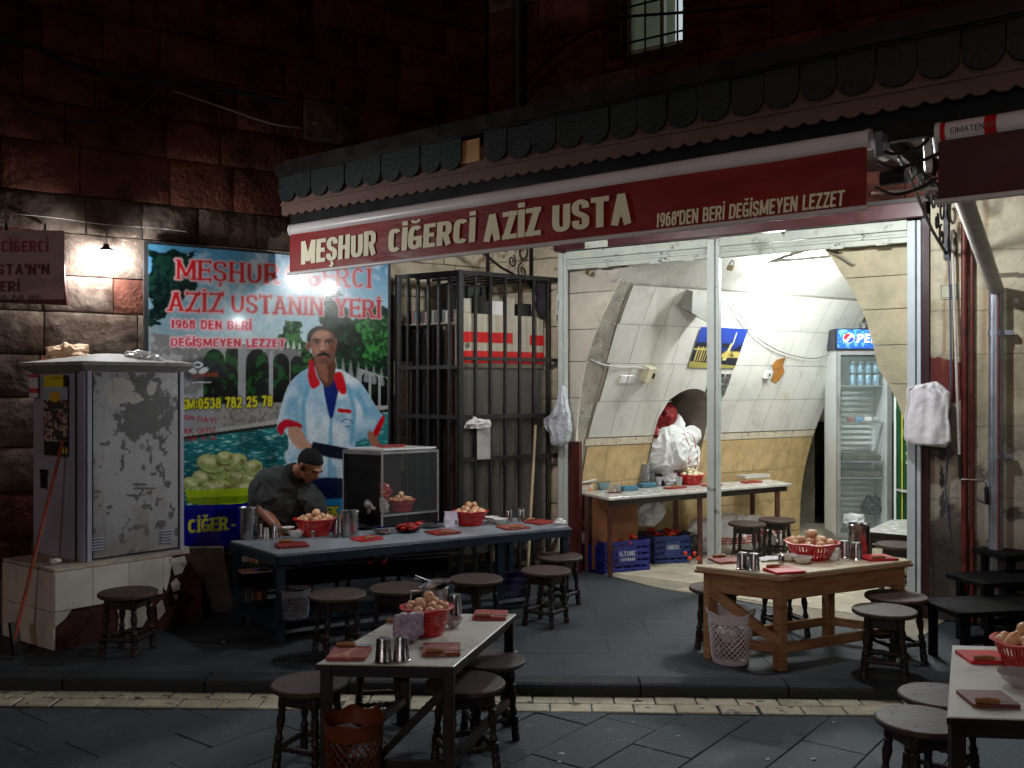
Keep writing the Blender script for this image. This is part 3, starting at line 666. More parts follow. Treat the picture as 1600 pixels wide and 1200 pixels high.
# ---- shutter frame
def bx(s0, s1, z0, z1, o0, o1): return (fs(s0, z0, o0), U * (s1 - s0), NF * (o1 - o0), V(0, 0, z1 - z0))
sx = lambda px: (front(px, 604) - FP).dot(U)
sf = thing('shutter_frame', 'chipped white steel frame of the two raised shop shutters with brown beam above', 'shutter frame', fs(1.4, .08))
S_L, S_C, S_R = (sx(877), sx(888)), (sx(1109), sx(1127)), (sx(1420), sx(1441))
for (a, b), m in ((S_L, M_white_paint), (S_C, M_white_paint), (S_R, M_post)):
    w = b - a
    MB().obox(*bx(a, a + w * .62, .08, 2.86, 0, .06)).build('post', m, sf, bevel=.004)
    MB().obox(*bx(a + w * .70, b, .08, 2.86, 0, .05)).build('guide_rail', m, sf, bevel=.003)
    MB().obox(*bx(a + w * .6, a + w * .72, .08, 2.86, -.02, .03)).build('channel', M_dark, sf)
MB().obox(*bx(S_R[1] + .002, S_R[1] + .05, .08, 2.9, -.02, .03)).build('edge_strip', mat('dark_maroon', c(58, 24, 34), .5), sf)
for a, b in ((S_L[1] + .002, S_C[0] - .002), (S_C[1] + .002, S_R[0] - .002)):
    MB().obox(*bx(a, b, 2.80, 2.87, -.02, .05)).build('header_rail', M_header, sf, bevel=.004)
    mb = MB()
    for k in range(3): mb.obox(*bx(a, b, 2.735 + k * .0218, 2.754 + k * .0218, -.01, .025 + .004 * (k % 2)))
    mb.build('rolled_shutter', M_header, sf)
    MB().obox(*bx(a, b, 2.715, 2.733, -.012, .04)).build('bottom_rail', M_header, sf)
    for t in (.25, .62, .85): MB().obox(*bx(a + (b - a) * t, a + (b - a) * t + .09, 2.705, 2.745, .041, .055)).build('lock_plate', M_header, sf)
MB().obox(*bx(S_L[0] - .02, S_R[1] + .03, 2.875, 2.985, -.05, .10)).build('beam', M_brown, sf, bevel=.006)
MB().obox(*bx(S_L[0] + .3, S_L[0] + .52, 2.873, 2.93, .101, .104)).build('plaster_patch', M_header, sf)
MB().obox(*bx(S_L[0] - .02, S_R[1] + .05, 2.985, 3.02, -.05, .06)).build('lintel_board', M_dwood, sf)
# red-brown board beside the left post
bd = MB().obox(fs(S_L[1] + .004, .08, -.06), U * .10, NF * .05, V(0, 0, front(895, 690).z - .08)).build('door_board', M_maroon)
tag(bd, 'chipped red-brown board standing at the foot of the first shutter post', 'board')
def padlock(px, py, lab):
    p = front(px, py, .03); t = thing('padlock', lab, 'padlock', p, group='padlocks hanging from the shutters')
    R = Matrix.Rotation(.35, 3, 'Y')
    mb = MB().box(0, 0, -.045, .052, .022, .042, math.atan2(U.y, U.x)); mb.v = [tuple(R @ Vector(v)) for v in mb.v]
    mb.build('body', mat('brass', c(186, 170, 120), .35, metal=.7), t, world=False, bevel=.004)
    pts = [R @ Vector((math.cos(a) * .018 * U.x, math.cos(a) * .018 * U.y, -.02 + math.sin(a) * .034)) for a in [math.pi * k / 10 for k in range(11)]]
    MB().tube(pts, .0045, 6).build('shackle', M_steel, t, world=False, smooth=True)
padlock(922, 418, 'open brass padlock hanging under the first shutter, near the cage')
padlock(1144, 410, 'open padlock hanging under the second shutter, beside the glowing ceiling')

# ---- the vaulted room
ZP = [.08, .35, .65, .96, 1.22, 1.46, 1.73, 2.1, 2.46, 2.75, 3.0]; SP = [0, .0, .02, .08, .155, .25, .37, .52, .68, .88, 1.1]
def sprof(z): return float(np.interp(z, ZP, SP))
for _ in range(1):
    pass
_zz = np.linspace(.08, 3.0, 60); _ss = np.interp(_zz, ZP, SP); _ss = np.convolve(np.pad(_ss, 4, mode='edge'), np.ones(9) / 9, 'valid')
def sprof(z): return float(np.interp(z, _zz, _ss))
def vault(q, z, off=0.0): k = .75 + .25 * q / 3.2; return A0 + VI * q + U * (sprof(z) * k + off) + V(0, 0, z - off * .4)
QE = 3.215
_q = np.linspace(0, 3.3, 111); _z = np.linspace(.1, 2.95, 100); _P = [[vault(a, b) for b in _z] for a in _q]
_G = np.array([[(CX + F * p.x / p.y, HY - F * (p.z - EYE) / p.y) for p in r] for r in _P])
def vinv(px, py):
    D = (_G[..., 0] - px) ** 2 + (_G[..., 1] - py) ** 2; i, j = np.unravel_index(D.argmin(), D.shape); return _q[i], _z[j]
def vpx(px, py, off=0.0): q, z = vinv(px, py); return vault(q, z, off)
def vn(q, z):
    a = vault(q + .02, z) - vault(q - .02, z); b = vault(q, z + .03) - vault(q, z - .03); n = a.cross(b).normalized()
    return n if n.dot(U) > 0 else -n
NQ0, NQ1 = vinv(1008, 735)[0], vinv(1085, 735)[0]; NZT = vinv(1060, 606)[1]; NZS = NZT - .28
print('NICHE', NQ0, NQ1, NZT)
def ntop(q):
    t = (q - NQ0) / (NQ1 - NQ0)
    return -1 if t <= 0 or t >= 1 else NZS + .28 * math.sqrt(max(0, 1 - (2 * t - 1) ** 2))
NB = .72
vw = struct(thing('vaulted_wall', None, None, A0 + V(0, 0, .08)))
mb = MB(); nq, nz_ = 66, 40
qs = [.1 + (QE - .1) * i / nq for i in range(nq + 1)]; zs = [.08 + 2.52 * j / nz_ for j in range(nz_ + 1)]
def strip_quad(mb, q0, q1, z0, z1, off):
    """wall patch between two q and two z values, cut round the niche"""
    def lo(q):
        t = ntop(q); return t
    a, b = lo(q0 + 1e-4), lo(q1 - 1e-4)
    inside = max(a, b) > 0 and q1 > NQ0 + 1e-3 and q0 < NQ1 - 1e-3
    parts = []
    if not inside: parts.append((z0, z0, z1, z1))
    else:
        if z0 < NB: parts.append((z0, z0, min(z1, NB), min(z1, NB)))
        la, lb = max(z0, max(a, NB)), max(z0, max(b, NB))
        if la < z1 or lb < z1: parts.append((min(la, z1), min(lb, z1), z1, z1))
    for l0, l1, h0, h1 in parts:
        n = max(1, int(round((max(h0, h1) - min(l0, l1)) / .08)))
        for k in range(n):
            f = lambda l, h, t: l + (h - l) * t
            vs = [vault(q0, f(l0, h0, k / n), off), vault(q1, f(l1, h1, k / n), off), vault(q1, f(l1, h1, (k + 1) / n), off), vault(q0, f(l0, h0, (k + 1) / n), off)]
            mb.add(vs, [(0, 1, 2, 3)])
qs = sorted(set([round(x, 4) for x in list(np.arange(.1, QE, .06)) + [NQ0, NQ1, QE] + list(np.linspace(NQ0, NQ1, 13))]))
for a, b in zip(qs[:-1], qs[1:]):
    if b - a > .001: strip_quad(mb, a, b, .08, 2.6, 0)
mb.build('backing', M_grout, vw, smooth=False)
# niche hollow
nc = [(NQ0, NB)] + [(q, max(ntop(q), NZS)) for q in [NQ0 + .001 + (NQ1 - NQ0 - .002) * i / 12 for i in range(13)]] + [(NQ1, NB)]
fr = [vault(q, z) for q, z in nc]; bk = [A0 + VI * q - U * .42 + V(0, 0, z) for q, z in nc]; n = len(nc)
mb = MB().add(fr + bk, [(i, (i + 1) % n, n + (i + 1) % n, n + i) for i in range(n)] + [tuple(range(n, 2 * n))])
mb.build('niche', mat('niche_wall', c(120, 108, 96), .8, bump=.2), vw)
rows = [(.162, .5, M_tiley, 'yellow'), (.5, .835, M_tiley, ''), (.835, 1.168, M_tiley, ''), (1.172, 1.24, M_border, ''), (1.246, 1.57, M_tilew, ''), (1.57, 1.91, M_tilew, ''), (1.91, 2.25, M_tilew, ''), (2.25, 2.58, M_tilew, '')]
for ri, (z0, z1, m, _) in enumerate(rows):
    q = .1 + .02 * (ri % 3)
    while q < QE - .02:
        w = .25 if m is not M_border else .25
        q1 = min(q + w, QE); mb = MB(); ks = 5
        cuts = sorted(set([q + .002, q1 - .002] + [x for x in np.linspace(NQ0, NQ1, 13) if q + .004 < x < q1 - .004]))
        for a, b in zip(cuts[:-1], cuts[1:]): strip_quad(mb, a, b, z0 + .002, z1 - .002, .008 + .0008 * random.random())
        if mb.v: mb.build('wall_tile' if m is not M_border else 'border_tile', m, vw, smooth=True, fix=False)
        q = q1
q = .1
mb = MB()
for i in range(14): mb.add([vault(q + i * .2225, .084, .015), vault(q + (i + 1) * .2225 - .003, .084, .015), vault(q + (i + 1) * .2225 - .003, .158, .015), vault(q + i * .2225, .158, .015)], [(0, 1, 2, 3)])
mb.build('skirting', M_tiley, vw)
# ledge on top of the tiles, ceiling, far side
mb = MB(); mb.grid(lambda a, b: vault(.1 + a * 4.2, 2.582, 0) + U * .012 * b if b < 1 else vault(.1 + a * 4.2, 2.60, .012), 24, 1); mb.build('tile_ledge', M_tilew, vw)
def ceil_pt(a, b):
    q = -.12 + a * 4.52; l = sprof(2.59) * (.75 + .25 * min(q, 3.2) / 3.2); r = 3.05 - sprof(2.59) + .3
    t = b; s = (1 - t) ** 2 * l + 2 * t * (1 - t) * (l + r) / 2 + t * t * r; z = (1 - t) ** 2 * 2.59 + 2 * t * (1 - t) * 3.35 + t * t * 2.59
    z += .008 * mnoise.noise(V(q * 3, s * 3, 0)); return A0 + VI * q + U * s + V(0, 0, z)
MB().grid(ceil_pt, 30, 24).build('vault_ceiling', M_ceil, vw, smooth=True)
MB().grid(lambda a, b: A0 + VI * (a * 4.4) + U * (3.35 - (sprof(.08 + b * 2.51) - 0)) + V(0, 0, .08 + b * 2.51), 12, 14).build('far_side', M_ceil, vw, smooth=True)
# end of the room: return, end wall with a low black doorway
MB().grid(lambda a, b: vault(QE, .08 + 2.5 * b) - U * (a * .6) + VI * .002, 1, 14).build('return_edge', M_ceil, vw)
MB().obox(A0 + VI * QE - U * .62 + V(0, 0, .08), VI * 1.2, U * .02, V(0, 0, 3)).build('recess_side', M_grime, vw)
EW = lambda s, z, o=0: A0 + VI * (4.35 - o) + U * s + V(0, 0, z)
dz = 1.29
ewo = MB().obox(EW(-.65, dz), U * 4.1, VI * .15, V(0, 0, 2.2)).obox(EW(.95, .08), U * 2.5, VI * .15, V(0, 0, dz - .08)).build('end_wall', M_ceil, vw)
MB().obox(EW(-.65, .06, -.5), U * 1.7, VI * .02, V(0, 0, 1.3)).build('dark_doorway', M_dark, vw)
# front facing round the arch mouth
PF = FP - NF * .07
def face_poly(pts, name, m, cuts, depth=.13):
    P = [on_plane(a, b, PF, NF) for a, b in pts]
    q = [((p - PF).dot(U), p.z) for p in P]
    cz = [9] + cuts + [-9]
    for hi, lo in zip(cz[:-1], cz[1:]):
        r = q
        for sgn, lim in ((1, hi - .003), (-1, lo + .003)):
            out = []
            for i in range(len(r)):
                a, b = r[i], r[(i + 1) % len(r)]; fa, fb = sgn * (lim - a[1]) >= 0, sgn * (lim - b[1]) >= 0
                if fa: out.append(a)
                if fa != fb: t = (lim - a[1]) / (b[1] - a[1]); out.append((a[0] + t * (b[0] - a[0]), lim))
            r = out
            if not r: break
        if len(r) >= 3: MB().prism([PF + U * a + V(0, 0, b) for a, b in r], -NF * depth).build(name, m, vw)
lc = [(984, 408), (962, 450), (940, 495), (926, 532), (917, 560), (909, 600), (904, 640), (899, 690), (896, 780), (894, 884)]
face_poly([(886, 408)] + lc + [(884, 884)], 'facing_slab', mat('stained_facing', c(220, 212, 194), .5, var=.15, scale=4, bump=.1, patch=(c(170, 126, 82), 3.5, .57, .16), patch2=(c(120, 112, 98), 7, .64, .08), rnd=.05), [2.52, 2.2, 1.92, 1.6, 1.2, .8])
rc = [(1421, 690), (1412, 655), (1401, 625), (1390, 604), (1372, 575), (1362, 531), (1348, 485), (1327, 446), (1308, 418), (1287, 388)]
face_poly([(1444, 700)] + rc + [(1444, 378)], 'facing_slab', mat('ochre_facing', c(218, 208, 172), .75, var=.25, scale=4, bump=.3, patch=(c(150, 132, 96), 4, .57, .15)), [2.5, 2.26, 2.0, 1.72])
# left soffit of the arch mouth
oc = [on_plane(a, b, PF - NF * .005, NF) for a, b in lc]
mb = MB()
def sof(a, b):
    i = a * (len(oc) - 1); k = min(int(i), len(oc) - 2); p = oc[k].lerp(oc[k + 1], i - k); e = vault(.10, min(p.z, 2.9), .004); e.z = p.z + .02
    return p.lerp(e, b) + V(0, 0, .01 * mnoise.noise(p * 6 + V(b, 0, 0)))
mb.grid(sof, 30, 4); mb.build('arch_soffit', M_grime, vw, smooth=True)
# lower face of the shop wall above the shutters (behind the beam)
MB().obox(*bx(-.05, 3.2, 2.9, 3.05, -.30, -.06)).build('lintel', M_mortar, vw)

# ---- canopy and awnings
C0 = V(-1.738, 7.6, 0); WD = V(.782, -.623, 0); CN = V(-.623, -.782, 0)
def cs(s, z, off=0.0): return C0 + WD * s + CN * off + V(0, 0, z)
def cpl(px, py, off=0.0): p = on_plane(px, py, C0 + CN * off, CN); return (p - C0).dot(WD), p.z
cp = thing('shop_canopy', 'deep wooden canopy over the shop front, edged with dark green scalloped shingles', 'canopy', cs(2.5, 3.0))
SE = 7.2
S0 = cpl(440, 310)[0]
MB().obox(cs(S0, 3.385, -2.9), WD * (SE - S0), CN * 2.97, V(0, 0, .09)).build('roof_deck', M_dwood, cp)
MB().obox(cs(S0, 3.25, -2.6), WD * (SE - S0), CN * 2.5, V(0, 0, .03)).build('soffit', M_dwood, cp)
for i in range(9):
    s = S0 + .3 + i * .8
    MB().obox(cs(s, 3.16, -2.2), WD * .07, CN * 2.1, V(0, 0, .088)).build('rafter', M_dwood, cp)
n_t = int((SE - S0) / .1); bot = []
for i in range(n_t):
    s = S0 + i * .1; bot += [(s, 3.075), (s + .035, 3.055), (s + .07, 3.055)]
    bot += [(s + .085, 3.07)]
pts = bot + [(SE, 3.075), (SE, 3.30), (S0, 3.30)]
mb = MB()
# toothed board as strips so that the faces stay simple
for i in range(n_t):
    s = S0 + i * .1
    mb.prism([cs(s, 3.30), cs(s + .1, 3.30), cs(s + .1, 3.08), cs(s + .07, 3.06), cs(s + .03, 3.06), cs(s, 3.08)], -CN * .02)
mb.build('toothed_fascia', M_fascia, cp)
MB().obox(cs(S0, 3.145, .002), WD * (SE - S0), CN * .012, V(0, 0, .016)).build('fascia_bead', M_fascia, cp)
MB().obox(cs(S0, 2.93, -.14), WD * (SE - S0), CN * .05, V(0, 0, .32)).build('back_board', M_dark, cp)
sh = [(-.094, .0), (.094, .0)] + [(.094 * math.cos(a), -.125 - .082 * math.sin(a)) for a in [math.pi * k / 10 for k in range(11)]]
shp = [V(WD.x * a, WD.y * a, b) for a, b in [sh[0]] + [(sh[1])] + sh[2:]]
me = MB().prism(shp, CN * .012).mesh('roof_shingle'); me.materials.append(M_green)
miss = cpl(737, 245)[0]
k = 0; s = S0 + .1
while s < SE - .1:
    if abs(s - miss) > .105:
        o = place('roof_shingle', me, cp, cs(s, 3.375 + random.uniform(-.008, .006), .018 + .006 * (k % 2)), random.uniform(-.02, .02)); 
    s += .195; k += 1
MB().obox(cs(S0, 3.372, -.02), WD * (SE - S0), CN * .07, V(0, 0, .012)).build('roof_edge', M_dwood, cp)
MB().obox(cs(miss - .09, 3.20, .004), WD * .17, CN * .012, V(0, 0, .15)).build('repair_board', mat('bare_board', c(206, 160, 104), .6, var=.25, scale=8), cp)

def cloth_off(s, b):
    b = min(max(b, 0), 1); return .014 + math.sin(math.pi * b) ** .6 * (.020 * mnoise.noise(V(s * .9, b * .9 + s * .5, 3)) + .009 * mnoise.noise(V(s * 2.6 - b * 1.2, b * 1.6, 1))) + .012 * (1 - b)
def awning(s0, s1, zb, zt, label, cloth, tr):
    t = thing('awning', label, 'awning', cs((s0 + s1) / 2, zb))
    MB().tube([cs(s0 - .01, zt - tr, -.01), cs(s1 + .01, zt - tr, -.01)], tr, 16).build('cassette', M_cass, t, smooth=True)
    def f(a, b):
        s = s0 + (s1 - s0) * a; z = zb + .01 + (zt - tr * 1.2 - zb - .01) * b
        return cs(s, z, cloth_off(s, b))
    MB().grid(f, 90, 10).build('cloth', cloth, t, smooth=True, fix=False)
    MB().tube([cs(s0 - .01, zb, .03), cs(s1 + .01, zb, .03)], .014, 10).build('front_bar', M_cass, t, smooth=True)
    for s in (s0, s1):
        MB().tube([cs(s - .012, zt - tr, -.01), cs(s + .012, zt - tr, -.01)], tr * 1.08, 16).build('end_cap', M_cass, t, smooth=True)
    return t
sa1 = cpl(1357, 300)[0]; zb1 = 2.59; zt1 = 2.985
aw = awning(0.0, sa1, zb1, zt1, 'long red awning valance with cream lettering and a white roller tube', M_red, .048)
OFT = .02
def aw_text(txt, x0, y0, x1, y1, h0, **kw):
    a, za = cpl(x0, y0, OFT); b, zb_ = cpl(x1, y1, OFT); _, zt = cpl(x0, y0 - h0, OFT)
    d = (cs(b, zb_, OFT) - cs(a, za, OFT)); L = d.length
    mb = MB(); du = d.normalized()
    for i, p in enumerate(text_polys(txt, zt - za, L, **kw)):
        Q = []
        for u, v in p:
            q = cs(a, za, 0) + du * u + V(0, 0, v); s = (q - C0).dot(WD); bb = (q.z - zb1 - .01) / (zt1 - .048 * 1.2 - zb1 - .01)
            Q.append(cs(s, q.z, cloth_off(s, bb) + .0085 + .00005 * (i % 30)))
        mb.add(Q, [tuple(range(len(Q)))])
    return mb.build('lettering', M_letter, aw, fix=False)
aw_text('MEŞHUR', 473, 414, 589, 398, 36, tv=.30, th=.17, gap=.07)
aw_text('CİĞERCİ', 608, 395, 743, 378, 36, tv=.30, th=.17, gap=.07)
aw_text('AZİZ', 757, 379, 847, 367, 42, tv=.30, th=.17, gap=.07)
aw_text('USTA', 865, 364, 989, 350, 46, tv=.30, th=.17, gap=.07)
aw_text("1968'DEN BERİ DEĞİŞMEYEN LEZZET", 1027, 356, 1321, 322, 22, tv=.24, th=.16, gap=.09, slant=.1)
sa2 = cpl(1468, 300)[0]; z2b = cpl(1470, 317)[1]; z2t = cpl(1468, 192)[1]
aw2 = awning(sa2, sa2 + 2.2, z2b, z2t, 'plain dark red awning with red marks on its white tube, cut by the picture edge', M_red2, .05)
zc = z2t - .05
for s0, s1 in ((sa2 + .01, sa2 + .035), (sa2 + cpl(1541, 300)[0] - sa2, cpl(1560, 300)[0])):
    MB().tube([cs(s0, zc, -.01), cs(s1, zc, -.01)], .0515, 16, cap=False).build('red_band', M_redp, aw2, smooth=True)
text_mesh('lettering', 'EIMATENTE', cs(sa2 + .06, zc - .02, .041), WD, V(0, 0, 1), CN, .028, .19, mat('grey_print', c(60, 58, 60), .6), aw2, tv=.16, th=.14, gap=.1)

# wrought iron bracket beside each end of the shop front
def spiral(cen, r0, turns, a0, dirn=1, k=26):
    return [(cen[0] + r0 * (1 - .78 * i / k) * math.cos(a0 + dirn * 2 * math.pi * turns * i / k), cen[1] + r0 * (1 - .78 * i / k) * math.sin(a0 + dirn * 2 * math.pi * turns * i / k)) for i in range(k + 1)]
def bracket(p, label, L=1.35, H=.46):
    """p: top of the wall bar; arm runs out along NF"""
    t = thing('iron_bracket', label, 'bracket', p - V(0, 0, H))
    X = lambda a, z: p + NF * a + V(0, 0, z)
    MB().bar(X(0, .02), X(0, -H), .02, .03).build('wall_bar', M_iron, t)
    MB().bar(X(0, 0), X(L, 0), .018, .022).build('arm', M_iron, t)
    MB().tube([X(0, -H + .04), X(L * .35, -H * .68), X(L * .7, -H * .3), X(L, -.02)], .011, 6).build('strut', M_iron, t, smooth=True)
    for cx_, cz_, r, a0, dn in ((.14, -.14, .11, 0, 1), (.14, -.32, .08, 1.5, -1), (.40, -.11, .10, 3, -1), (.62, -.09, .085, 0, 1), (.82, -.07, .065, 3, -1), (1.0, -.055, .05, 0, 1), (.30, -.24, .06, 2, 1)):
        q = spiral((cx_, cz_), r, 1.3, a0, dn); MB().tube([X(a, b) for a, b in q], .0075, 5).build('scroll', M_iron, t, smooth=True)
    for a in (.25, .52, .72, .93): MB().ball(X(a, -.03), .022, 8, 6).build('knob', M_iron, t, smooth=True)
    return t
pb = front(1478, 300, .03)
bracket(V(pb.x, pb.y, front(1478, 302).z), 'black wrought iron bracket with scrolls at the gap between the awnings')
pb = front(830, 400, .03)
bracket(V(pb.x, pb.y, front(830, 372).z), 'black wrought iron bracket above the cage, half hidden by the awning')
# awning motor hardware in the gap
hw = thing('awning_bracket', 'grey metal end bracket and folded arm at the end of the lettered awning', 'bracket', cs(sa1 + .2, 2.8))
MB().obox(cs(sa1 + .03, 2.84, -.12), WD * .04, CN * .12, V(0, 0, .13)).build('end_plate', M_pipe, hw, bevel=.006)
MB().bar(cs(sa1 + .22, 3.05, -.2), cs(sa1 + .26, 2.76, -.1), .035, .05).build('arm_tube', M_wpipe, hw, bevel=.006)
MB().tube([cs(sa1 + .05, 2.74, -.05), cs(sa1 + .17, 2.74, -.05)], .04, 12).build('motor', M_black, hw, smooth=True)
for k, (z, a) in enumerate(((2.70, .3), (2.83, .34), (2.9, .26))):
    MB().tube(catmull([cs(sa1 + .02, z, -.05), cs(sa1 + .12, z - .05, -.03), cs(sa1 + .22, z - .03, -.06), cs(sa1 + a, z + .02, -.1)]), .009, 6).build('cable', M_cable, hw, smooth=True)
rod = MB().tube([cs(cpl(1352, 297)[0], cpl(1352, 297)[1], -.1), cs(cpl(1466, 288)[0], cpl(1466, 288)[1], -.1)], .008, 6).build('white_rod', M_wpipe, smooth=True)
tag(rod, 'thin white rod bridging the gap between the two awnings', 'rod')

# downpipe: white slanted leg from the gutter, galvanised leg down the wall
dp = thing('downpipe', 'galvanised downpipe on the plaster wall with a slanted white upper leg', 'downpipe', front(1558, 604, .08) - V(0, 0, EYE - .1))
pw = front(1556, 452, .09); pw2 = front(1556, 604, .09); top = cs(cpl(1450, 215)[0], cpl(1450, 215)[1], -.35)
top2 = cs(cpl(1437, 180)[0], cpl(1437, 180)[1], -.35)
MB().tube([top, top.lerp(pw, .5), pw], [.05, .05, .05], 18).build('slanted_leg', M_wpipe, dp, smooth=True)
MB().tube([pw + V(0, 0, .03), pw - V(0, 0, .02), V(pw.x, pw.y, .5), V(pw.x, pw.y, .12)], .044, 18).build('vertical_leg', M_pipe, dp, smooth=True)
MB().tube([top + V(0, 0, .12), top + V(0, 0, -.02)], [.075, .06], 18).build('hopper', M_iron, dp, smooth=True)
MB().tube([V(pw.x, pw.y, pw.z) + NF * .036 + U * .02, V(pw.x, pw.y, .2) + NF * .036 + U * .02], .008, 6).build('rust_seam', mat('rust', c(120, 60, 56), .6), dp, smooth=True)
for py in (520, 712):
    z = front(1556, py, .09).z
    MB().tube([V(pw.x, pw.y, z - .018), V(pw.x, pw.y, z + .018)], .049, 18).build('clamp', M_pipe, dp, smooth=True)
    MB().obox(V(pw.x, pw.y, z - .015) + U * .04, U * .06, NF * -.05, V(0, 0, .03)).build('clamp_ear', M_pipe, dp)
# red-brown pipes, rods
for a, w, lab in ((1507, .022, 'thicker red-brown pipe running down the plaster wall'), (1519, .013, 'thinner red-brown pipe beside the thicker one on the plaster wall')):
    p = front(a, 604, .035); zt = front(a, 322).z
    tag(MB().tube([V(p.x, p.y, zt), V(p.x, p.y, .1)], w, 12).build('wall_pipe', M_rpipe, smooth=True), lab, 'pipe', 'red-brown pipes on the wall')
p = front(1484, 604, .05); q_ = front(1482, 700, .05)
tag(MB().tube([front(1481, 372, .05), front(1485, 480, .05), front(1486, 590, .05), front(1482, 700, .05), front(1477, 760, .05), front(1482, 830, .05)], .007, 8).build('hanging_cable', mat('blue_grey_cable', c(84, 92, 112), .6), smooth=True), 'blue-grey cable hanging down the wall past the white bag', 'cable')
cr = thing('crank_rod', 'long white awning crank with a bent steel handle and black grip', 'awning crank', front(1500, 780, .07))
MB().tube([front(1487, 360, .07), front(1499, 712, .07)], .009, 8).build('rod', M_wpipe, cr, smooth=True)
MB().tube([front(1499, 710, .07), front(1501, 750, .07)], .012, 8).build('joint', M_black, cr, smooth=True)
MB().tube([front(1501, 749, .08), front(1535, 750, .12), front(1541, 756, .13), front(1541, 762, .13)], .006, 8).build('crank_arm', M_steel, cr, smooth=True)
MB().tube([front(1541, 761, .13), front(1542, 788, .13)], .013, 10).build('grip', M_black, cr, smooth=True)
# number plate
npz = front(1485, 456)
npl = thing('number_plate', 'small cream enamel number plate with a green border on the plaster wall', 'number plate', npz - V(0, 0, .06))
s0, s1 = sx(1469), sx(1502); z0, z1 = front(1485, 467).z, front(1485, 444).z
MB().obox(fs(s0, z0, .012), U * (s1 - s0), NF * .006, V(0, 0, z1 - z0)).build('plate', mat('plate_enamel', c(206, 206, 176), .4), npl)
mb = MB(); gm = mat('plate_border', c(60, 84, 70), .5)
for a in (.008,):
    for (A, B, C_, D) in ((s0 + a, s1 - a, z0 + a, z0 + a + .004), (s0 + a, s1 - a, z1 - a - .004, z1 - a), (s0 + a, s0 + a + .004, z0 + a, z1 - a), (s1 - a - .004, s1 - a, z0 + a, z1 - a)):
        mb.obox(fs(A, C_, .0185), U * (B - A), NF * .001, V(0, 0, D - C_))
mb.build('border', gm, npl)
text_mesh('lettering', '8', fs((s0 + s1) / 2 + .01, z0 + .03, .02), U, V(0, 0, 1), NF, .04, .022, gm, npl, tv=.16, th=.12)
mk = thing('cable_clip', 'small metal clip plate screwed to the plaster wall beyond the downpipe', 'clip', front(1587, 470, .0))
MB().obox(front(1584, 474, .01), U * .03, NF * .01, V(0, 0, .03)).build('plate', M_pipe, mk)

# ---- window in the upper wall
wt = thing('barred_window', 'lit window with dark grille high in the wall above the canopy', 'window', fs((wl + wr) / 2, wz0, -.05))
MB().obox(fs(wl, wz0, -.22), U * (wr - wl), NF * .01, V(0, 0, 1.2)).build('lit_room', mat('lit_curtain', c(150, 160, 140), .8, var=.4, scale=9, emit=c(150, 165, 140), estr=.13), wt)
MB().obox(fs(wr - .14, wz0, -.205), U * .14, NF * .01, V(0, 0, 1.2)).build('bright_strip', mat('bright_gap', c(230, 240, 240), .8, emit=c(220, 235, 240), estr=.8), wt)
for s in (wl, wr - .03, (wl + wr) / 2 + .03): MB().obox(fs(s, wz0, -.16), U * .035, NF * .05, V(0, 0, 1.2)).build('frame_bar', M_white_paint, wt)
MB().obox(fs(wl, wz0 + .002, -.15), U * (wr - wl), NF * .04, V(0, 0, .04)).build('sill_rail', M_white_paint, wt)
MB().obox(fs(wl + .02, wz0 + .01, -.135), U * (wr - wl - .04), NF * .004, V(0, 0, 1.15)).build('pane', M_glass, wt)
for i in range(4): MB().tube([fs(wl + .06 + i * (wr - wl - .1) / 3, wz0 - .03, -.02), fs(wl + .06 + i * (wr - wl - .1) / 3, wz0 + 1.2, -.02)], .009, 6).build('grille_bar', M_iron, wt)
for i in range(4): MB().tube([fs(wl - .02, wz0 + .08 + i * .3, -.02), fs(wr + .02, wz0 + .08 + i * .3, -.02)], .009, 6).build('grille_bar', M_iron, wt)
MB().obox(fs(wl - .12, wz0 - .02, .0), U * .12, NF * .03, V(0, 0, 1.3)).build('shutter_leaf', M_iron, wt)
# cables on the dark wall
def wcable(pts, r, lab, plane, m=M_cable):
    P = catmull([plane(*p, .10) for p in pts], 6); tag(MB().tube(P, r, 6).build('wall_cable', m, smooth=True), lab, 'cable', 'cables slung along the walls')
wcable([(0, 60), (60, 75), (130, 108), (250, 128), (330, 136), (450, 160)], .02, 'thick dark cable bundle sagging across the stones above the lamp', wallp)
wcable([(0, 135), (40, 170), (90, 186), (150, 190), (200, 180), (250, 142)], .010, 'thin dark cable in a low loop above the lamp', wallp)
wcable([(270, 142), (340, 165), (420, 192), (470, 200)], .007, 'pale thin cable sloping down towards the canopy', wallp, mat('grey_wire', c(120, 116, 112), .7))
wcable([(770, 215), (830, 120), (900, 60), (960, 30), (1060, 20), (1200, 8)], .012, 'dark cable looping up beside the barred window', front)
wcable([(800, 205), (950, 178), (1100, 140), (1300, 95), (1460, 65), (1600, 40)], .03, 'heavy dark cable bundle running just above the canopy roof', front)
pp = front(810, 100, .08)
tag(MB().tube([V(pp.x, pp.y, 5.4), V(pp.x, pp.y, 3.5)], .05, 12).build('upper_pipe', mat('dark_pipe', c(40, 36, 34), .6), smooth=True), 'dark vertical drainpipe on the block wall above the canopy', 'pipe')
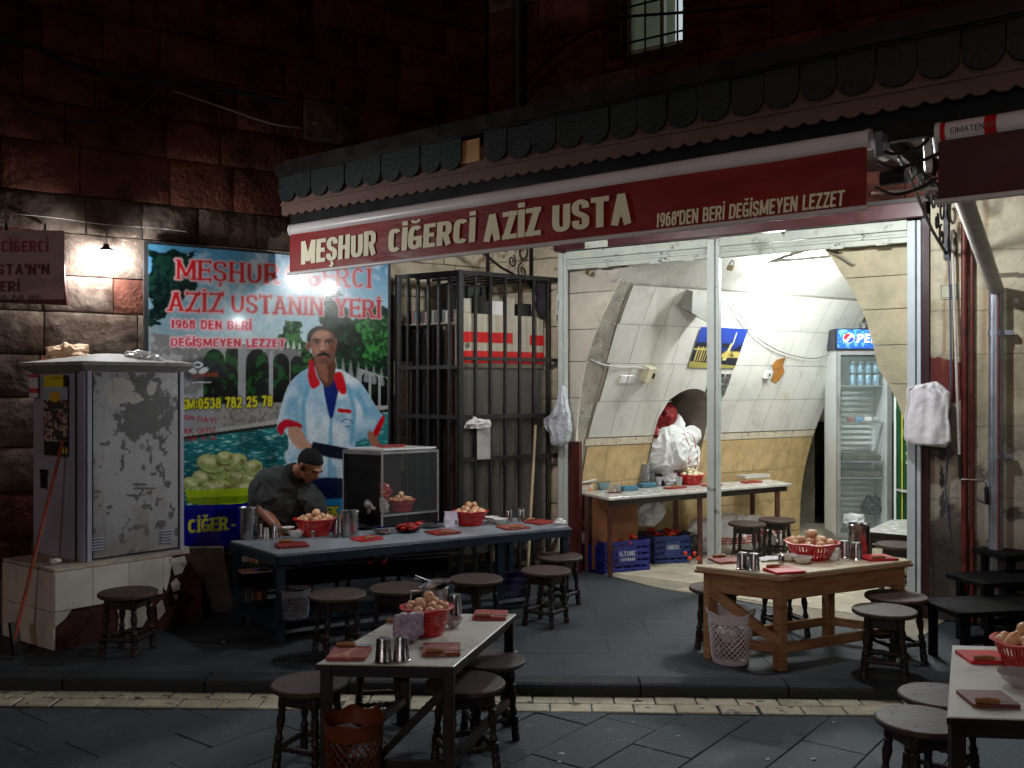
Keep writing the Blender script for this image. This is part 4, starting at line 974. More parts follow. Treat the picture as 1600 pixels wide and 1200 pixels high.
# pale cord with the bulb on the stone wall
def bulb(loc, label, estr, r=.035, holder=True, group=None, col=(.95, .98, 1)):
    t = thing('light_bulb', label, 'light bulb', loc - V(0, 0, r), group=group)
    MB().ball(loc, r, 14, 10).build('glass', mat('bulb_glow_%d' % int(estr), (1, 1, 1), .5, emit=col, estr=estr), t, smooth=True)
    if holder: MB().lathe([(.012, r * .8), (.02, r * .9), (.02, r + .05), (.01, r + .06)], loc, 12).build('holder', M_black, t, smooth=True)
    return t
cord = MB().tube(catmull([wallp(20, 334, .08), wallp(90, 341, .1), wallp(165, 351, .14), wallp(250, 357, .1), wallp(290, 362, .06)], 6), .0022, 5).build('lamp_cord', M_wire, smooth=True)
tag(cord, 'thin pale cord strung along the stone wall over the bare bulb', 'cord')
BL = wallp(166, 402, .13)
bt = bulb(BL, 'bare glowing bulb hanging in front of the rough stone wall', 950, .04)
MB().tube([BL + V(0, 0, .09), wallp(167, 351, .13)], .004, 5).build('wire', M_black, bt)
MB().lathe([(.012, .075), (.035, .062), (.058, .045), (.061, .045), (.036, .066), (.014, .08)], BL, 24, cap=False).build('lamp_shade', M_black, bt, smooth=True)
LA = V(.02, 6.59, 2.79)
bt = bulb(LA, 'bare bulb hanging under the canopy behind the lettered red valance', 1000, .04)
MB().tube([LA + V(0, 0, .09), LA + V(0, 0, .44)], .004, 5).build('wire', M_black, bt)
LB = V(2.05, 5.75, 2.93)
bt = bulb(LB, 'bare bulb under the canopy at the end of the shop front towards the downpipe', 1500, .035, col=(.96, .98, 1))
MB().tube([LB + V(0, 0, .09), LB + V(0, 0, .3)], .004, 5).build('wire', M_black, bt)
# shop lamp
q_, z_ = 1.0, 2.78
lp = A0 + VI * 1.25 + U * 1.0 + V(0, 0, 2.78); lq = A0 + VI * 1.5 + U * 1.62 + V(0, 0, 2.82)
lt = thing('tube_lamp', 'blinding white tube lamp under the vault of the shop', 'lamp', (lp + lq) / 2)
MB().tube([lp, lq], .022, 10).build('tube', mat('tube_glow', (1, 1, 1), .5, emit=(.93, .99, 1), estr=520), lt, smooth=True)
MB().bar(lp + V(0, 0, .045), lq + V(0, 0, .045), .05, .03).build('fitting', M_white_paint, lt)
# unseen street-side lamps; their shades are added to keep light off the upper walls
for P_, e_, r_, lab, rr_ in ((V(6.0, 1.47, 2.9), 420, .05, 'bulb of the neighbouring shop further along the street', .22), (V(-2.2, -3.4, 2.95), 2100, .05, 'unseen shaded lamp standing in for the street lighting', .3)):
    bt = bulb(P_, lab, e_, r_, col=(1, .97, .95))
    if rr_: MB().lathe([(.03, .16), (.06, .14), (rr_, -.003), (rr_ + .005, -.009), (rr_ + .006, -.003), (.06, .15), (.03, .17)], P_, 28, cap=False).build('lamp_shade', M_iron, bt, smooth=True)

# added floodlight, unseen; its hood is shaped to light the lettered awning alone
FL = V(-1.0, -3.0, 3.0); aim = V(.2, 6.1, 2.58); fdir = (aim - FL).normalized(); fsd = fdir.cross(V(0, 0, 1)).normalized(); fup = fsd.cross(fdir)
ft = bulb(FL, 'added hooded floodlight, out of view, that lights the lettered awning', 2600, .035, holder=False, col=(1, .97, .95))
for sg_ in (-1, 1):
    MB().obox(FL - fdir * .1 + fup * sg_ * .055 - fsd * .3, fdir * .8, fsd * .6, fup * .008 * sg_).build('hood', M_iron, ft)
    MB().obox(FL - fdir * .1 + fsd * sg_ * .28 - fup * .07, fdir * .4, fsd * .01 * sg_, fup * .14).build('hood_side', M_iron, ft)
MB().obox(FL - fdir * .11 - fsd * .3 - fup * .08, fdir * .01, fsd * .6, fup * .16).build('hood_back', M_iron, ft)

# ================================================================== THE POSTER
pl, pr = wallp(232, 604, .06), wallp(606, 604, .06); PWd = (pr - pl).length; pz0, pz1 = .46, 2.755
po = thing('big_poster', 'tall glossy shop poster of a moustached man in a white shirt before a pool', 'poster', V((pl.x + pr.x) / 2, (pl.y + pr.y) / 2, pz0))
MB().obox(V(pl.x, pl.y, pz0) - NW * .035 - VI * .03 - V(0, 0, .02), VI * (PWd + .06), NW * .03, V(0, 0, pz1 - pz0 + .04)).build('backing_frame', M_frame, po)
cv = Canvas(V(pl.x, pl.y, pz0), VI, V(0, 0, 1), PWd, pz1 - pz0, 420, 460)
X, Y = cv.PX, cv.PY; sh_ = X.shape
N1, N2, N3 = fbm(sh_, 40, 1), fbm(sh_, 12, 2, 3), fbm(sh_, 5, 3, 2)
k = lambda *a: np.array(c(*a))
g = sst(Y, 390, 540)[..., None]; cv.C = k(104, 168, 200) * (1 - g) + k(206, 232, 238) * g
cv.mix(sst(N1 + .4 * N2, .72, 1.0) * .7, k(232, 242, 246))
cv.mix((1 - sst(X, 250, 420)) * .55, k(60, 92, 112))  # unlit upper left of the sheet darkened in the print colours
# far trees
def trees(pts, seed, d=(14, 40, 22), l=(52, 120, 50), amp=10):
    m = cv.pmask(pts, X + (N2 - .5) * amp * 3, Y + (N1 - .5) * amp * 4); m = cv.blur(m, 1)
    t = sst(N3 * .6 + N2 * .4, .38, .68)[..., None]; cv.mix(m, k(*d) * (1 - t) + k(*l) * t)
trees([(232, 382), (300, 395), (310, 440), (290, 470), (262, 490), (232, 520)], 1, (14, 34, 36), (30, 66, 54))
trees([(420, 540), (440, 505), (455, 495), (470, 500), (480, 530), (500, 600), (420, 600)], 2, (24, 66, 30), (88, 150, 84))
trees([(508, 480), (516, 455), (524, 445), (534, 462), (540, 490), (560, 492), (580, 470), (606, 478), (612, 620), (500, 620), (500, 520)], 3, (10, 30, 22), (26, 92, 44), 9)
trees([(560, 500), (606, 480), (612, 560), (570, 560)], 4, (20, 80, 36), (80, 160, 80), 9)
# arcade
cv.poly([(236, 520), (470, 548), (470, 640), (236, 690)], k(150, 150, 150) * .9)
cv.mix(cv.pmask([(236, 520), (470, 548), (470, 640), (236, 690)]) * sst(N2, .45, .7) * .6, k(196, 198, 200))
cv.poly([(560, 575), (606, 590), (612, 640), (560, 640)], k(176, 180, 180))
def arch(x0, x1, y0, y1, col=(22, 26, 26), vs=None):
    xc = (x0 + x1) / 2; r = (x1 - x0) / 2
    pts = [(x0, y1)] + [(xc - r * math.cos(t), y0 + r * 1.3 - r * 1.3 * math.sin(t)) for t in [math.pi * i / 12 for i in range(13)]] + [(x1, y1)]
    cv.poly(pts, k(*col)); m = cv.pmask(pts) * sst(N2, .5, .62) * sst(Y, y0, y0 + 10) * (1 - sst(Y, y1 - 50, y1 - 10)); cv.mix(m * .8, k(40, 110, 50))
arch(318, 352, 545, 668); arch(352, 374, 540, 660, (30, 28, 26)); arch(384, 420, 545, 652); arch(426, 452, 552, 646); arch(454, 474, 556, 640)
for a in range(6): arch(520 + a * 15, 531 + a * 15, 574 + a * 3, 634, (14, 18, 18))
for a in range(7):
    x = 414 + a * 9; cv.poly([(x - 3, 540 + a), (x, 524 + a * 1.5), (x + 3, 540 + a)], k(214, 216, 216))
for a in range(7):
    x = 524 + a * 12; cv.spoly([(x - 4, 584 + a * 3), (x - 2, 568 + a * 3), (x, 556 + a * 3), (x + 2, 568 + a * 3), (x + 4, 584 + a * 3)], k(170, 176, 176), .8, 2)
cv.poly([(372, 540), (384, 542), (384, 665), (372, 668)], k(170, 172, 176)); cv.poly([(420, 548), (427, 548), (427, 648), (420, 650)], k(180, 182, 186))
cv.poly([(300, 632), (470, 628), (470, 656), (300, 690)], k(166, 164, 160)); cv.mix(cv.pmask([(300, 632), (470, 628), (470, 656), (300, 690)]) * sst(N3, .5, .7) * .5, k(110, 110, 108))
cv.poly([(378, 664), (470, 650), (470, 668), (378, 680)], k(206, 206, 204))
cv.poly([(236, 640), (330, 625), (345, 672), (236, 690)], k(168, 170, 174))
# placard with two swans
cv.ell(318, 578, 36, 20, k(60, 62, 70), .75, .25)
for sx_ in (-1, 1):
    cv.ell(309 + sx_ * 9, 579, 8, 4.4, k(214, 220, 224), .9, .3, rot=sx_ * -25)
    for t in range(9):
        a = math.pi * (t / 8); cv.ell(309 + sx_ * (1 + 6 * math.sin(a)), 566 + 8 * (t / 8), 1.5, 1.5, k(214, 220, 224), .9, .4)
cv.text('LU PARK', (304, 590), (341, 588), 6, k(190, 90, 50), tv=.2, th=.14, e=2.2, serif=True)
cv.poly([(300, 597), (330, 596), (330, 598), (300, 599)], k(220, 220, 220), .8)
# water
wy = 694 - (X - 236) * .135
g = sst(Y, 670, 770)[..., None]; wc = k(60, 144, 148) * (1 - g) + k(12, 96, 104) * g
rip = fbm((sh_[0] * 4, sh_[1]), 9, 9, 3)[::4]; cv.mix((Y > wy) * 1.0, wc); cv.mix((Y > wy) * sst(rip, .52, .7) * .65, k(130, 200, 200)); cv.mix((Y > wy) * sst(rip, .66, .8) * .6, k(226, 240, 240)); cv.mix((Y > wy) * sst(N1, .55, .7) * .5, k(8, 60, 66))
cv.mix(((Y > wy - 5) & (Y < wy)) * 1.0, k(60, 66, 66)); cv.mix(((Y > wy - 11) & (Y < wy - 5)) * 1.0, k(186, 186, 180))
# plate of vegetables
cv.ell(346, 762, 60, 22, k(120, 150, 20), 1, .04); cv.ell(346, 757, 60, 18, k(186, 206, 50), 1, .04); cv.poly([(288, 760), (404, 760), (398, 780), (370, 789), (320, 790), (294, 780)], k(176, 200, 46))
vr = np.random.default_rng(4)
for (x, y, a, b, r) in [(318, 748, 18, 13, 10), (345, 735, 20, 14, -15), (372, 745, 18, 13, 20), (395, 748, 16, 14, 0), (330, 724, 22, 14, 12), (368, 722, 18, 13, -20), (302, 758, 18, 12, 20), (340, 762, 26, 12, 0), (384, 765, 22, 11, -10), (396, 730, 14, 12, 0), (352, 715, 14, 10, 0), (312, 770, 16, 9, 0), (360, 774, 20, 8, 0)]:
    cv.ell(x, y + 2, a * 1.05, b * 1.08, k(96, 100, 60), .7, .2, r); cv.ell(x, y, a, b, k(196, 204, 142), 1, .08, r); cv.ell(x - a * .2, y - b * .3, a * .5, b * .4, k(232, 232, 190), .8, .6, r)
    cv.ell(x + a * .6, y, a * .25, b * .4, k(130, 96, 50), .7, .6, r); cv.ell(x - a * .7, y + b * .1, a * .25, b * .5, k(150, 160, 100), .6, .6, r); cv.ell(x + a * .1, y + b * .5, a * .6, b * .35, k(120, 150, 80), .5, .6, r)
cv.mix(cv.pmask([(290, 712), (400, 706), (404, 776), (290, 782)]) * sst(N2, .52, .66) * .35 * (cv.C[..., 0] > .2), k(110, 100, 60))
cv.poly([(288, 766), (404, 762), (400, 779), (372, 788), (320, 790), (294, 782)], k(182, 204, 48)); cv.poly([(288, 778), (400, 774), (398, 782), (320, 790), (294, 786)], k(140, 164, 30))
# blue band
band = 790 - (X - 285) * .03
cv.mix((Y > band) * 1.0, k(14, 26, 150)); cv.mix((Y > 772) * sst(X, 470, 478), k(60, 150, 196)); cv.mix((Y > 806) * sst(X, 470, 478), k(14, 40, 130))
# the man
sk, sk2, sk3 = k(176, 128, 104), k(118, 76, 60), k(206, 166, 142)
shirt, sh2, sh3 = k(206, 226, 236), k(130, 186, 216), k(236, 244, 248)
cv.spoly([(452, 735), (452, 700), (560, 700), (556, 742), (470, 745)], shirt)
body = [(487, 573), (470, 582), (452, 600), (441, 630), (433, 668), (450, 682), (452, 740), (470, 752), (530, 752), (552, 735), (556, 690), (584, 680), (599, 655), (590, 640), (565, 600), (545, 585), (530, 577)]
cv.spoly(body, shirt, 1, 1)
cv.mix(cv.blur(cv.pmask(body), 2) * sst(fbm(sh_, 34, 12, 2) + .0012 * (X - 515), .42, .75) * .8, sh2); cv.mix(cv.blur(cv.pmask(body), 2) * sst(fbm(sh_, 30, 13, 2) - .001 * (X - 500), .45, .8) * .7, sh3)
for pts in ([(478, 600), (470, 640), (474, 690), (480, 690), (477, 640), (484, 602)], [(545, 600), (556, 640), (552, 690), (546, 690), (549, 640), (540, 604)], [(515, 640), (512, 740), (517, 740), (520, 640)], [(560, 610), (575, 640), (570, 645), (556, 618)]):
    cv.spoly(pts, sh2, .9, 3)
cv.spoly([(433, 666), (446, 655), (470, 662), (468, 672), (448, 668), (441, 680), (434, 674)], k(196, 24, 60)); cv.spoly([(582, 676), (597, 650), (601, 656), (588, 684)], k(206, 20, 40))
cv.spoly([(505, 585), (530, 585), (527, 620), (517, 655), (506, 612)], k(24, 52, 130))                                # undershirt
cv.spoly([(484, 560), (481, 590), (488, 607), (500, 600), (494, 585), (490, 566)], k(206, 22, 44)); cv.spoly([(520, 584), (534, 582), (542, 612), (532, 615), (524, 600)], k(206, 22, 44))
cv.spoly([(489, 556), (522, 562), (523, 585), (518, 600), (509, 604), (497, 588)], sk2, 1, 1)
cv.spoly([(491, 556), (510, 570), (512, 598), (498, 585)], sk, .7, 3)
cv.poly([(528, 638), (549, 640), (549, 646), (528, 644)], k(206, 30, 40)); 
for t in range(12): a = math.radians(200 + t * 13); cv.ell(542 + 9 * math.cos(a), 662 + 7 * math.sin(a), .9, 1.2, k(60, 80, 110), .8, .4)
cv.poly([(537, 665), (549, 666), (549, 667.5), (537, 666.5)], k(60, 80, 110), .7)
# arms
cv.spoly([(450, 668), (468, 668), (480, 688), (496, 700), (490, 708), (466, 700), (452, 684)], sk3, 1, 1); cv.spoly([(578, 672), (588, 684), (598, 700), (604, 716), (594, 720), (582, 700), (574, 680)], sk, 1, 1)
cv.spoly([(489, 690), (560, 705), (556, 718), (520, 716), (488, 706)], k(34, 40, 60), 1, 1)                               # the knife
# head
cv.ell(502, 529, 22.5, 20, k(48, 44, 42), 1, .06); cv.spoly([(480, 530), (479, 545), (484, 548), (487, 530)], k(60, 54, 50), 1, 1)
cv.ell(505, 536, 19.5, 25, sk, 1, .07); cv.spoly([(486, 535), (488, 552), (497, 565), (509, 570), (519, 563), (524, 548), (524, 528)], sk, 1, 2)
cv.spoly([(514, 520), (524, 526), (524, 548), (517, 564), (509, 566), (514, 545)], sk2, .7, 5); cv.spoly([(486, 545), (489, 556), (497, 566), (510, 570), (520, 562), (515, 560), (505, 563), (495, 556)], k(120, 96, 86), .55, 5)
cv.ell(502, 522, 13, 8, sk3, .75, .8); cv.ell(497, 548, 7, 7, sk3, .4, .8); cv.spoly([(484, 528), (486, 517), (494, 511), (505, 510), (516, 513), (522, 522), (524, 530), (519, 521), (508, 516), (496, 517), (488, 523)], k(56, 50, 48), .9, 3)
cv.ell(481, 541, 3.2, 7, sk, 1, .2); cv.ell(481.5, 541, 1.5, 4, sk2, .8, .5)
for ex in (494, 513): 
    cv.ell(ex, 536, 5.2, 3.2, sk2, .8, .5); cv.ell(ex, 537, 3.4, 1.6, k(210, 196, 186), .9, .3); cv.ell(ex + .4, 537, 1.6, 1.7, k(24, 18, 16), 1, .3); cv.ell(ex, 534.6, 4.2, .9, k(40, 28, 24), .8, .4)
cv.spoly([(487, 533), (491, 529), (500, 531), (500, 533), (492, 532)], k(36, 30, 28)); cv.spoly([(508, 531), (515, 529), (520, 532), (519, 534), (514, 532), (508, 534)], k(36, 30, 28))
cv.spoly([(502, 534), (505, 534), (508, 546), (507, 549), (501, 548)], sk3, .8, 2); cv.ell(505, 549, 5.5, 1.8, sk2, .8, .5)
cv.spoly([(494, 558), (497, 553), (505, 551.5), (513, 553), (517, 558), (512, 556.5), (505, 556), (498, 557)], k(24, 18, 16)); cv.spoly([(495, 557), (499, 552), (505, 550.5), (511, 552), (515, 557), (511, 556), (505, 555), (499, 556)], k(14, 10, 10), 1, 1); cv.ell(505, 560, 6.5, 1.8, k(150, 84, 78), .9, .4); cv.ell(505, 565, 7, 2.4, sk2, .6, .6)
cv.mix(cv.pmask([(486, 535), (488, 552), (497, 565), (509, 569), (519, 562), (524, 548), (525, 530)]) * sst(N3, .5, .75) * .18, sk2)
cv.spoly([(470, 748), (540, 748), (548, 776), (468, 778)], k(30, 44, 84))
# writing
cv.C = np.clip(cv.C, 0, 1) ** 1.25 * 1.05; cv.C *= (.80 + .4 * fbm(sh_, 4, 77, 3))[..., None]
rd = k(190, 22, 30); hw_ = k(214, 176, 180)
cv.text('MEŞHUR', (276, 436), (436, 444), 31, rd, hw_, tv=.19, th=.10, e=2.2, gap=.16, serif=True)
cv.text('CİĞERCİ', (446, 445), (580, 450), 30, rd, hw_, tv=.19, th=.10, e=2.2, gap=.16, serif=True)
cv.text('AZİZ', (263, 486), (348, 488), 30, rd, hw_, tv=.19, th=.10, e=2.2, gap=.16, serif=True)
cv.text('USTANIN', (362, 488), (504, 493), 28, rd, hw_, tv=.19, th=.10, e=2.2, gap=.16, serif=True)
cv.text('YERİ', (524, 494), (595, 497), 28, rd, hw_, tv=.19, th=.10, e=2.2, gap=.16, serif=True)
r2, h2 = k(206, 36, 60), k(240, 196, 206)
cv.text("1968 DEN BERİ", (267, 513), (393, 516), 14, r2, h2, tv=.24, th=.18, e=2.6, gap=.12)
cv.text('DEĞİŞMEYEN LEZZET', (267, 541), (446, 543), 13, r2, h2, tv=.24, th=.18, e=2.6, gap=.12)
yl = k(226, 220, 40)
cv.text('GSM:0538 782 25 78', (272, 641), (426, 635), 17, yl, k(40, 40, 20), tv=.22, th=.16, e=2.6, gap=.12)
cv.text('KENAN DAYI', (262, 652), (338, 662), 8, k(176, 26, 40), tv=.2, th=.12, e=2.2, serif=True)
cv.text('EMLAK OFİSİ', (262, 679), (336, 676), 8, k(176, 26, 40), tv=.2, th=.12, e=2.2, serif=True)
cv.text('0 414 310 11 10', (256, 691), (338, 688), 6.5, k(176, 26, 40), tv=.2, th=.12, e=2.2, serif=True)
cv.text('CİĞER', (294, 833), (356, 828), 21, yl, None, tv=.24, th=.14, e=2.2, gap=.1, serif=True)
cv.text('-', (362, 826), (368, 826), 12, yl, None)
cv.text('BÖBREK', (462, 812), (529, 806), 15, k(206, 196, 40), k(30, 50, 60), tv=.24, th=.14, e=2.2, gap=.1, serif=True)
cv.build('print', M_print, po, NW, 0)
for x in (320, 500): pass

# sign at the picture edge
sg = thing('wall_sign', 'weathered hanging sign with dark red and black lettering, cut by the picture edge', 'sign', wallp(40, 604, .35) + V(0, 0, .3))
def sgp(a, b): return at_Y(a, b, 6.55)
P1, P2, P3, P4 = sgp(-60, 468), sgp(101, 474), sgp(88, 364), sgp(-60, 360)
SD = (P2 - P1); SD.z = 0; SD.normalize()
MB().prism([P1 + V(-.01, .01, -.01), P2 + V(.012, .01, -.012), P3 + V(.012, .01, .012), P4 + V(0, .01, .012)], V(0, .03, 0)).build('frame', M_maroon, sg)
w_, h_ = (P2 - P1).length, .48
scv = Canvas(V(P1.x, P1.y - .001, P1.z), V(1, 0, 0), V(0, 0, 1), P2.x - P1.x, P4.z - P1.z, 180, 130)
scv.C[:] = k(150, 126, 124); sn = fbm(scv.PX.shape, 30, 5); scv.mix(sst(sn, .5, .7) * .5, k(110, 84, 82))
scv.text('CİĞERCİ', (2, 394), (76, 394), 18, k(120, 24, 30), tv=.28, th=.18, e=3, gap=.1)
scv.text("USTA'N'N", (-20, 430), (78, 429), 17, k(70, 18, 24), tv=.28, th=.18, e=3, gap=.12)
scv.text('YERİ', (-14, 456), (31, 456), 17, k(70, 18, 24), tv=.28, th=.18, e=3, gap=.1)
scv.text('316 68 86', (-14, 470), (64, 470), 9, k(50, 40, 44), tv=.2, th=.16)
scv.build('print', M_flatprint, sg, (0, -1, 0), .002)
for x in (10, 70): MB().bar(sgp(x, 364), wallp(x, 350, 0), .015, .015).build('hanger', M_iron, sg)

# ================================================================== CABINET ON ITS TILED BASE
bf = at_z(85, 890, .58); br = at_z(317, 858, .58); bl = at_z(5, 873, .58)
bf.z = br.z = bl.z = 0
da, db = (br - bf), (bl - bf)
base = thing('tiled_plinth', 'low plinth of broken white tiles over dark red mortar under the grey cabinet', 'plinth', V(bf.x, bf.y, .08))
MB().obox(V(bf.x, bf.y, .08) + (da + db) * .01, da * .985, db * .985, V(0, 0, .485)).build('core', mat('red_mortar', c(74, 26, 22), .9, var=.4, bump=.6, bscale=30, patch=(c(120, 100, 90), 12, .64, .05)), base)
MB().obox(V(bf.x, bf.y, .565), da, db, V(0, 0, .018)).build('top_slab', mat('plinth_top', c(186, 176, 160), .7, var=.3, scale=6, patch=(c(110, 84, 70), 5, .6, .1)), base)
dau, dbu = da.normalized(), db.normalized(); na = V(dau.y, -dau.x, 0); nb = V(-dbu.y, dbu.x, 0)
if na.y > 0: na = -na
if nb.y > 0: nb = -nb
M_ptile = mat('dirty_white_tile', c(206, 202, 190), .4, var=.15, scale=5, rnd=.05, patch=(c(96, 76, 64), 5, .62, .12), coat=.1)
def broken(pts): return pts
tw = .235; pr_ = random.Random(3)
for i in range(int(da.length / tw) + 1):
    for j in range(2):
        a0, a1 = i * tw, min((i + 1) * tw, da.length); z1 = .563 - j * .245; z0 = max(z1 - .243, .085)
        if a1 - a0 < .05: continue
        p = lambda a, z, o=.006: bf + dau * a + na * o + V(0, 0, z)
        A, B = a0 + .002, a1 - .002
        shape = [(A, z0 + .002), (B, z0 + .002), (B, z1 - .002), (A, z1 - .002)]
        if (i, j) == (3, 0): shape = [(A, z1 - .2), (A + .02, z1 - .23), (A + .05, z1 - .12), (A + .06, z1 - .02), (A + .065, z1 - .002), (A, z1 - .002)]
        if (i, j) == (0, 1): shape = [(A, z1 - .09), (A + .06, z1 - .05), (A + .1, z1 - .002), (A, z1 - .002)]
        if (i, j) == (1, 1): shape = [(A + .16, z0 + .03), (B, z0 + .05), (B, z1 - .002), (A + .14, z1 - .002), (A + .17, z1 - .1)]
        if (i, j) == (2, 1): shape = [(A, z0 + .05), (A + .09, z0 + .04), (A + .13, z0 + .1), (A + .16, z1 - .05), (A + .12, z1 - .002), (A, z1 - .002)]
        if (i, j) in ((3, 1), (4, 1)): continue
        if i == 4: continue
        if (i, j) == (3, 0) or True: MB().prism([p(a, z) for a, z in shape], -na * .012).build('plinth_tile', M_ptile, base)
for sh3_ in ([(.74, .545), (.86, .55), (.875, .50), (.84, .44), (.79, .43), (.77, .49)], [(.76, .38), (.80, .41), (.83, .37), (.82, .33), (.78, .32)], [(.78, .30), (.81, .30), (.80, .26)], [(.66, .25), (.7, .28), (.72, .2), (.67, .15)]):
    MB().prism([bf + dau * a + na * .006 + V(0, 0, z) for a, z in sh3_], -na * .01).build('plinth_tile', M_ptile, base)
for i in range(3):
    for j in range(2):
        a0, a1 = i * .22, min((i + 1) * .22, db.length); z1 = .563 - j * .245; z0 = max(z1 - .243, .085)
        MB().obox(bf + dbu * (a0 + .002) + nb * .006 + V(0, 0, z0), dbu * (a1 - a0 - .004), -nb * .012, V(0, 0, z1 - z0 - .003)).build('plinth_tile', M_ptile, base)
# cabinet
kf = at_z(135, 879, .583); kr = at_z(286, 858, .583); kl = at_z(50, 862, .583)
ka, kb = (kr - kf), (kl - kf); kau, kbu = ka.normalized(), kb.normalized()
kna = V(kau.y, -kau.x, 0); knb = V(-kbu.y, kbu.x, 0)
if kna.y > 0: kna = -kna
if knb.y > 0: knb = -knb
KH = 1.235
kcab = thing('utility_cabinet', 'grey metal street utility cabinet with peeled posters and a pointed metal roof', 'cabinet', V(kf.x, kf.y, .583))
MB().obox(kf + (ka + kb) * .01, ka * .98, kb * .98, V(0, 0, KH)).build('body', M_cabside, kcab)
for q in (kf, kr - kau * .03):
    MB().obox(q + kna * .002, kau * .03, kna * .012, V(0, 0, KH)).build('corner_post', M_cabside, kcab, bevel=.003)
MB().obox(kf + kbu * .0 + knb * .002, kbu * .05, knb * .012, V(0, 0, KH)).build('corner_post', M_cabside, kcab, bevel=.003)
MB().obox(kf + kau * .034 + kna * -.004 + V(0, 0, .01), kau * (ka.length - .068), kna * .007, V(0, 0, KH - .02)).build('door_gap', M_dark, kcab)
cc = Canvas(kf + kau * .042 + V(0, 0, .02), kau, V(0, 0, 1), ka.length - .084, KH - .04, 170, 300)
cc.C[:] = k(152, 152, 155)
n1, n2, n3 = fbm(cc.PX.shape, 46, 21, 5), fbm(cc.PX.shape, 14, 22, 4), fbm(cc.PX.shape, 70, 23, 3)
cc.mix(sst(n3, .45, .7) * .3, k(120, 118, 116))
reg = np.exp(-(((cc.PX - 218) / 52) ** 4 + ((cc.PY - 636) / 62) ** 4)); cc.mix(sst(n1 * .55 + n2 * .45 + reg * .34 - .1, .56, .62) * (reg > .02), k(76, 76, 76))
cc.mix(sst(n2 + (cc.PY > 700) * .02, .68, .70), k(80, 80, 80)); cc.mix(sst(1 - n1, .66, .72) * .5, k(172, 172, 170))
for (x, y, a, b, r) in ((185, 607, 22, 24, 0), (200, 622, 22, 9, 10), (178, 628, 10, 7, 0), (236, 606, 8, 12, 30)):
    m = sst(1 - np.sqrt(((cc.PX - x) / a) ** 2 + ((cc.PY - y) / b) ** 2) + (n2 - .5) * 1.6, .1, .18); cc.mix(m, k(166, 164, 156))
for (x, y, a, b, r) in ((235, 718, 3, 11, 8), (238, 741, 6, 3, -20), (218, 757, 18, 2.2, 0), (224, 763, 22, 1.8, -3), (262, 757, 6, 7, 0), (150, 768, 8, 3, 0), (204, 774, 10, 3, 10), (170, 792, 7, 4, 30), (226, 792, 5, 4, -30), (228, 832, 5, 9, 0), (255, 744, 2, 10, 0), (155, 790, 3, 3, 0), (250, 780, 5, 2, 0)):
    m = sst(1 - np.sqrt(((cc.PX - x) / a) ** 2 + ((cc.PY - y) / b) ** 2) + (n2 - .5) * 1.4, .0, .12); cc.mix(m, k(78, 78, 80))
for x in (162, 175, 210, 247): cc.mix(np.exp(-((cc.PX - x + (n1 - .5) * 8) / 1.6) ** 2) * sst(n3, .4, .6) * .35, k(96, 88, 80))
cc.text('TATİL', (168, 590), (186, 589), 5, k(90, 90, 90), tv=.2, th=.16)
cc.mix(sst(cc.PY + (n1 - .5) * 60, 780, 880) * .55, k(96, 92, 88)); cc.mix(np.exp(-((cc.PX - 143) / 6) ** 2) * sst(n2, .4, .6) * .5, k(90, 84, 78)); cc.mix(sst(n1, .6, .75) * .35, k(124, 116, 104)); cc.C = cc.C * .94 + cc.blur(cc.C.mean(-1), 6)[..., None] * .06
cc.build('front_door', M_cab, kcab, kna, .006)
for (x0, x1) in ((142, 162), (251, 270)):
    for t in range(5):
        A_, B_ = on_plane(x0, 842 + t * 4.5 - (6 if x0 > 200 else 0) - (2 if x0 > 200 else 0) * 3, kf + kna * .012, kna), on_plane(x1, 840 + t * 4.5 - (6 if x0 > 200 else 0) - (2 if x0 > 200 else 0) * 3, kf + kna * .012, kna)
        MB().bar(A_, B_, .012, .006).build('vent_slot', M_cabside, kcab)
# side with flyer, sticker, lock
MB().obox(kf + kbu * .11 + knb * .004, kbu * .008, knb * .006, V(0, 0, KH)).build('door_seam', M_dark, kcab)
def sidep(a, b, o=.01): return on_plane(a, b, kf + knb * o, knb)
F0, F1 = sidep(106, 711), sidep(69, 707); fw_ = (F1 - F0).length
flc = Canvas(V(F1.x, F1.y, sidep(88, 712).z), -kbu, V(0, 0, 1), fw_, sidep(88, 586).z - sidep(88, 712).z, 60, 160)
flc.C[:] = k(60, 56, 60); fn = fbm(flc.PX.shape, 9, 31, 3); flc.mix(sst(fn, .5, .6) * (flc.PY > 620) * (flc.PY < 690), k(190, 176, 170)); flc.mix(sst(fn, .62, .7) * (flc.PY > 625) * (flc.PY < 690), k(130, 66, 50))
flc.mix((flc.PY < 605) * 1., k(206, 196, 40)); flc.mix((flc.PY < 605) * (flc.PX > 99) * 1., k(50, 44, 30)); flc.mix(((flc.PY > 605) & (flc.PY < 625)) * 1., k(150, 170, 186))
flc.mix(np.exp(-(((flc.PX - 86) / 9) ** 2 + ((flc.PY - 620) / 9) ** 2)) > .4, k(206, 160, 40)); flc.mix((flc.PY > 690) * 1., k(36, 34, 36)); flc.text('4K', (96, 709), (108, 710), 11, k(216, 206, 40), tv=.3, th=.2)
flc.text('SU BÖREK', (80, 592), (98, 592), 3.5, k(60, 50, 30), tv=.2, th=.16)
fl_o = flc.build('flyer', M_flatprint, None, knb, .002); tag(fl_o, 'yellow-topped food flyer pasted on the side of the grey cabinet', 'flyer')
S0_, S1_ = sidep(60, 620), sidep(46, 620); stc = Canvas(V(S1_.x, S1_.y, sidep(53, 621).z), -kbu, V(0, 0, 1), (S1_ - S0_).length, sidep(53, 585).z - sidep(53, 621).z, 16, 40)
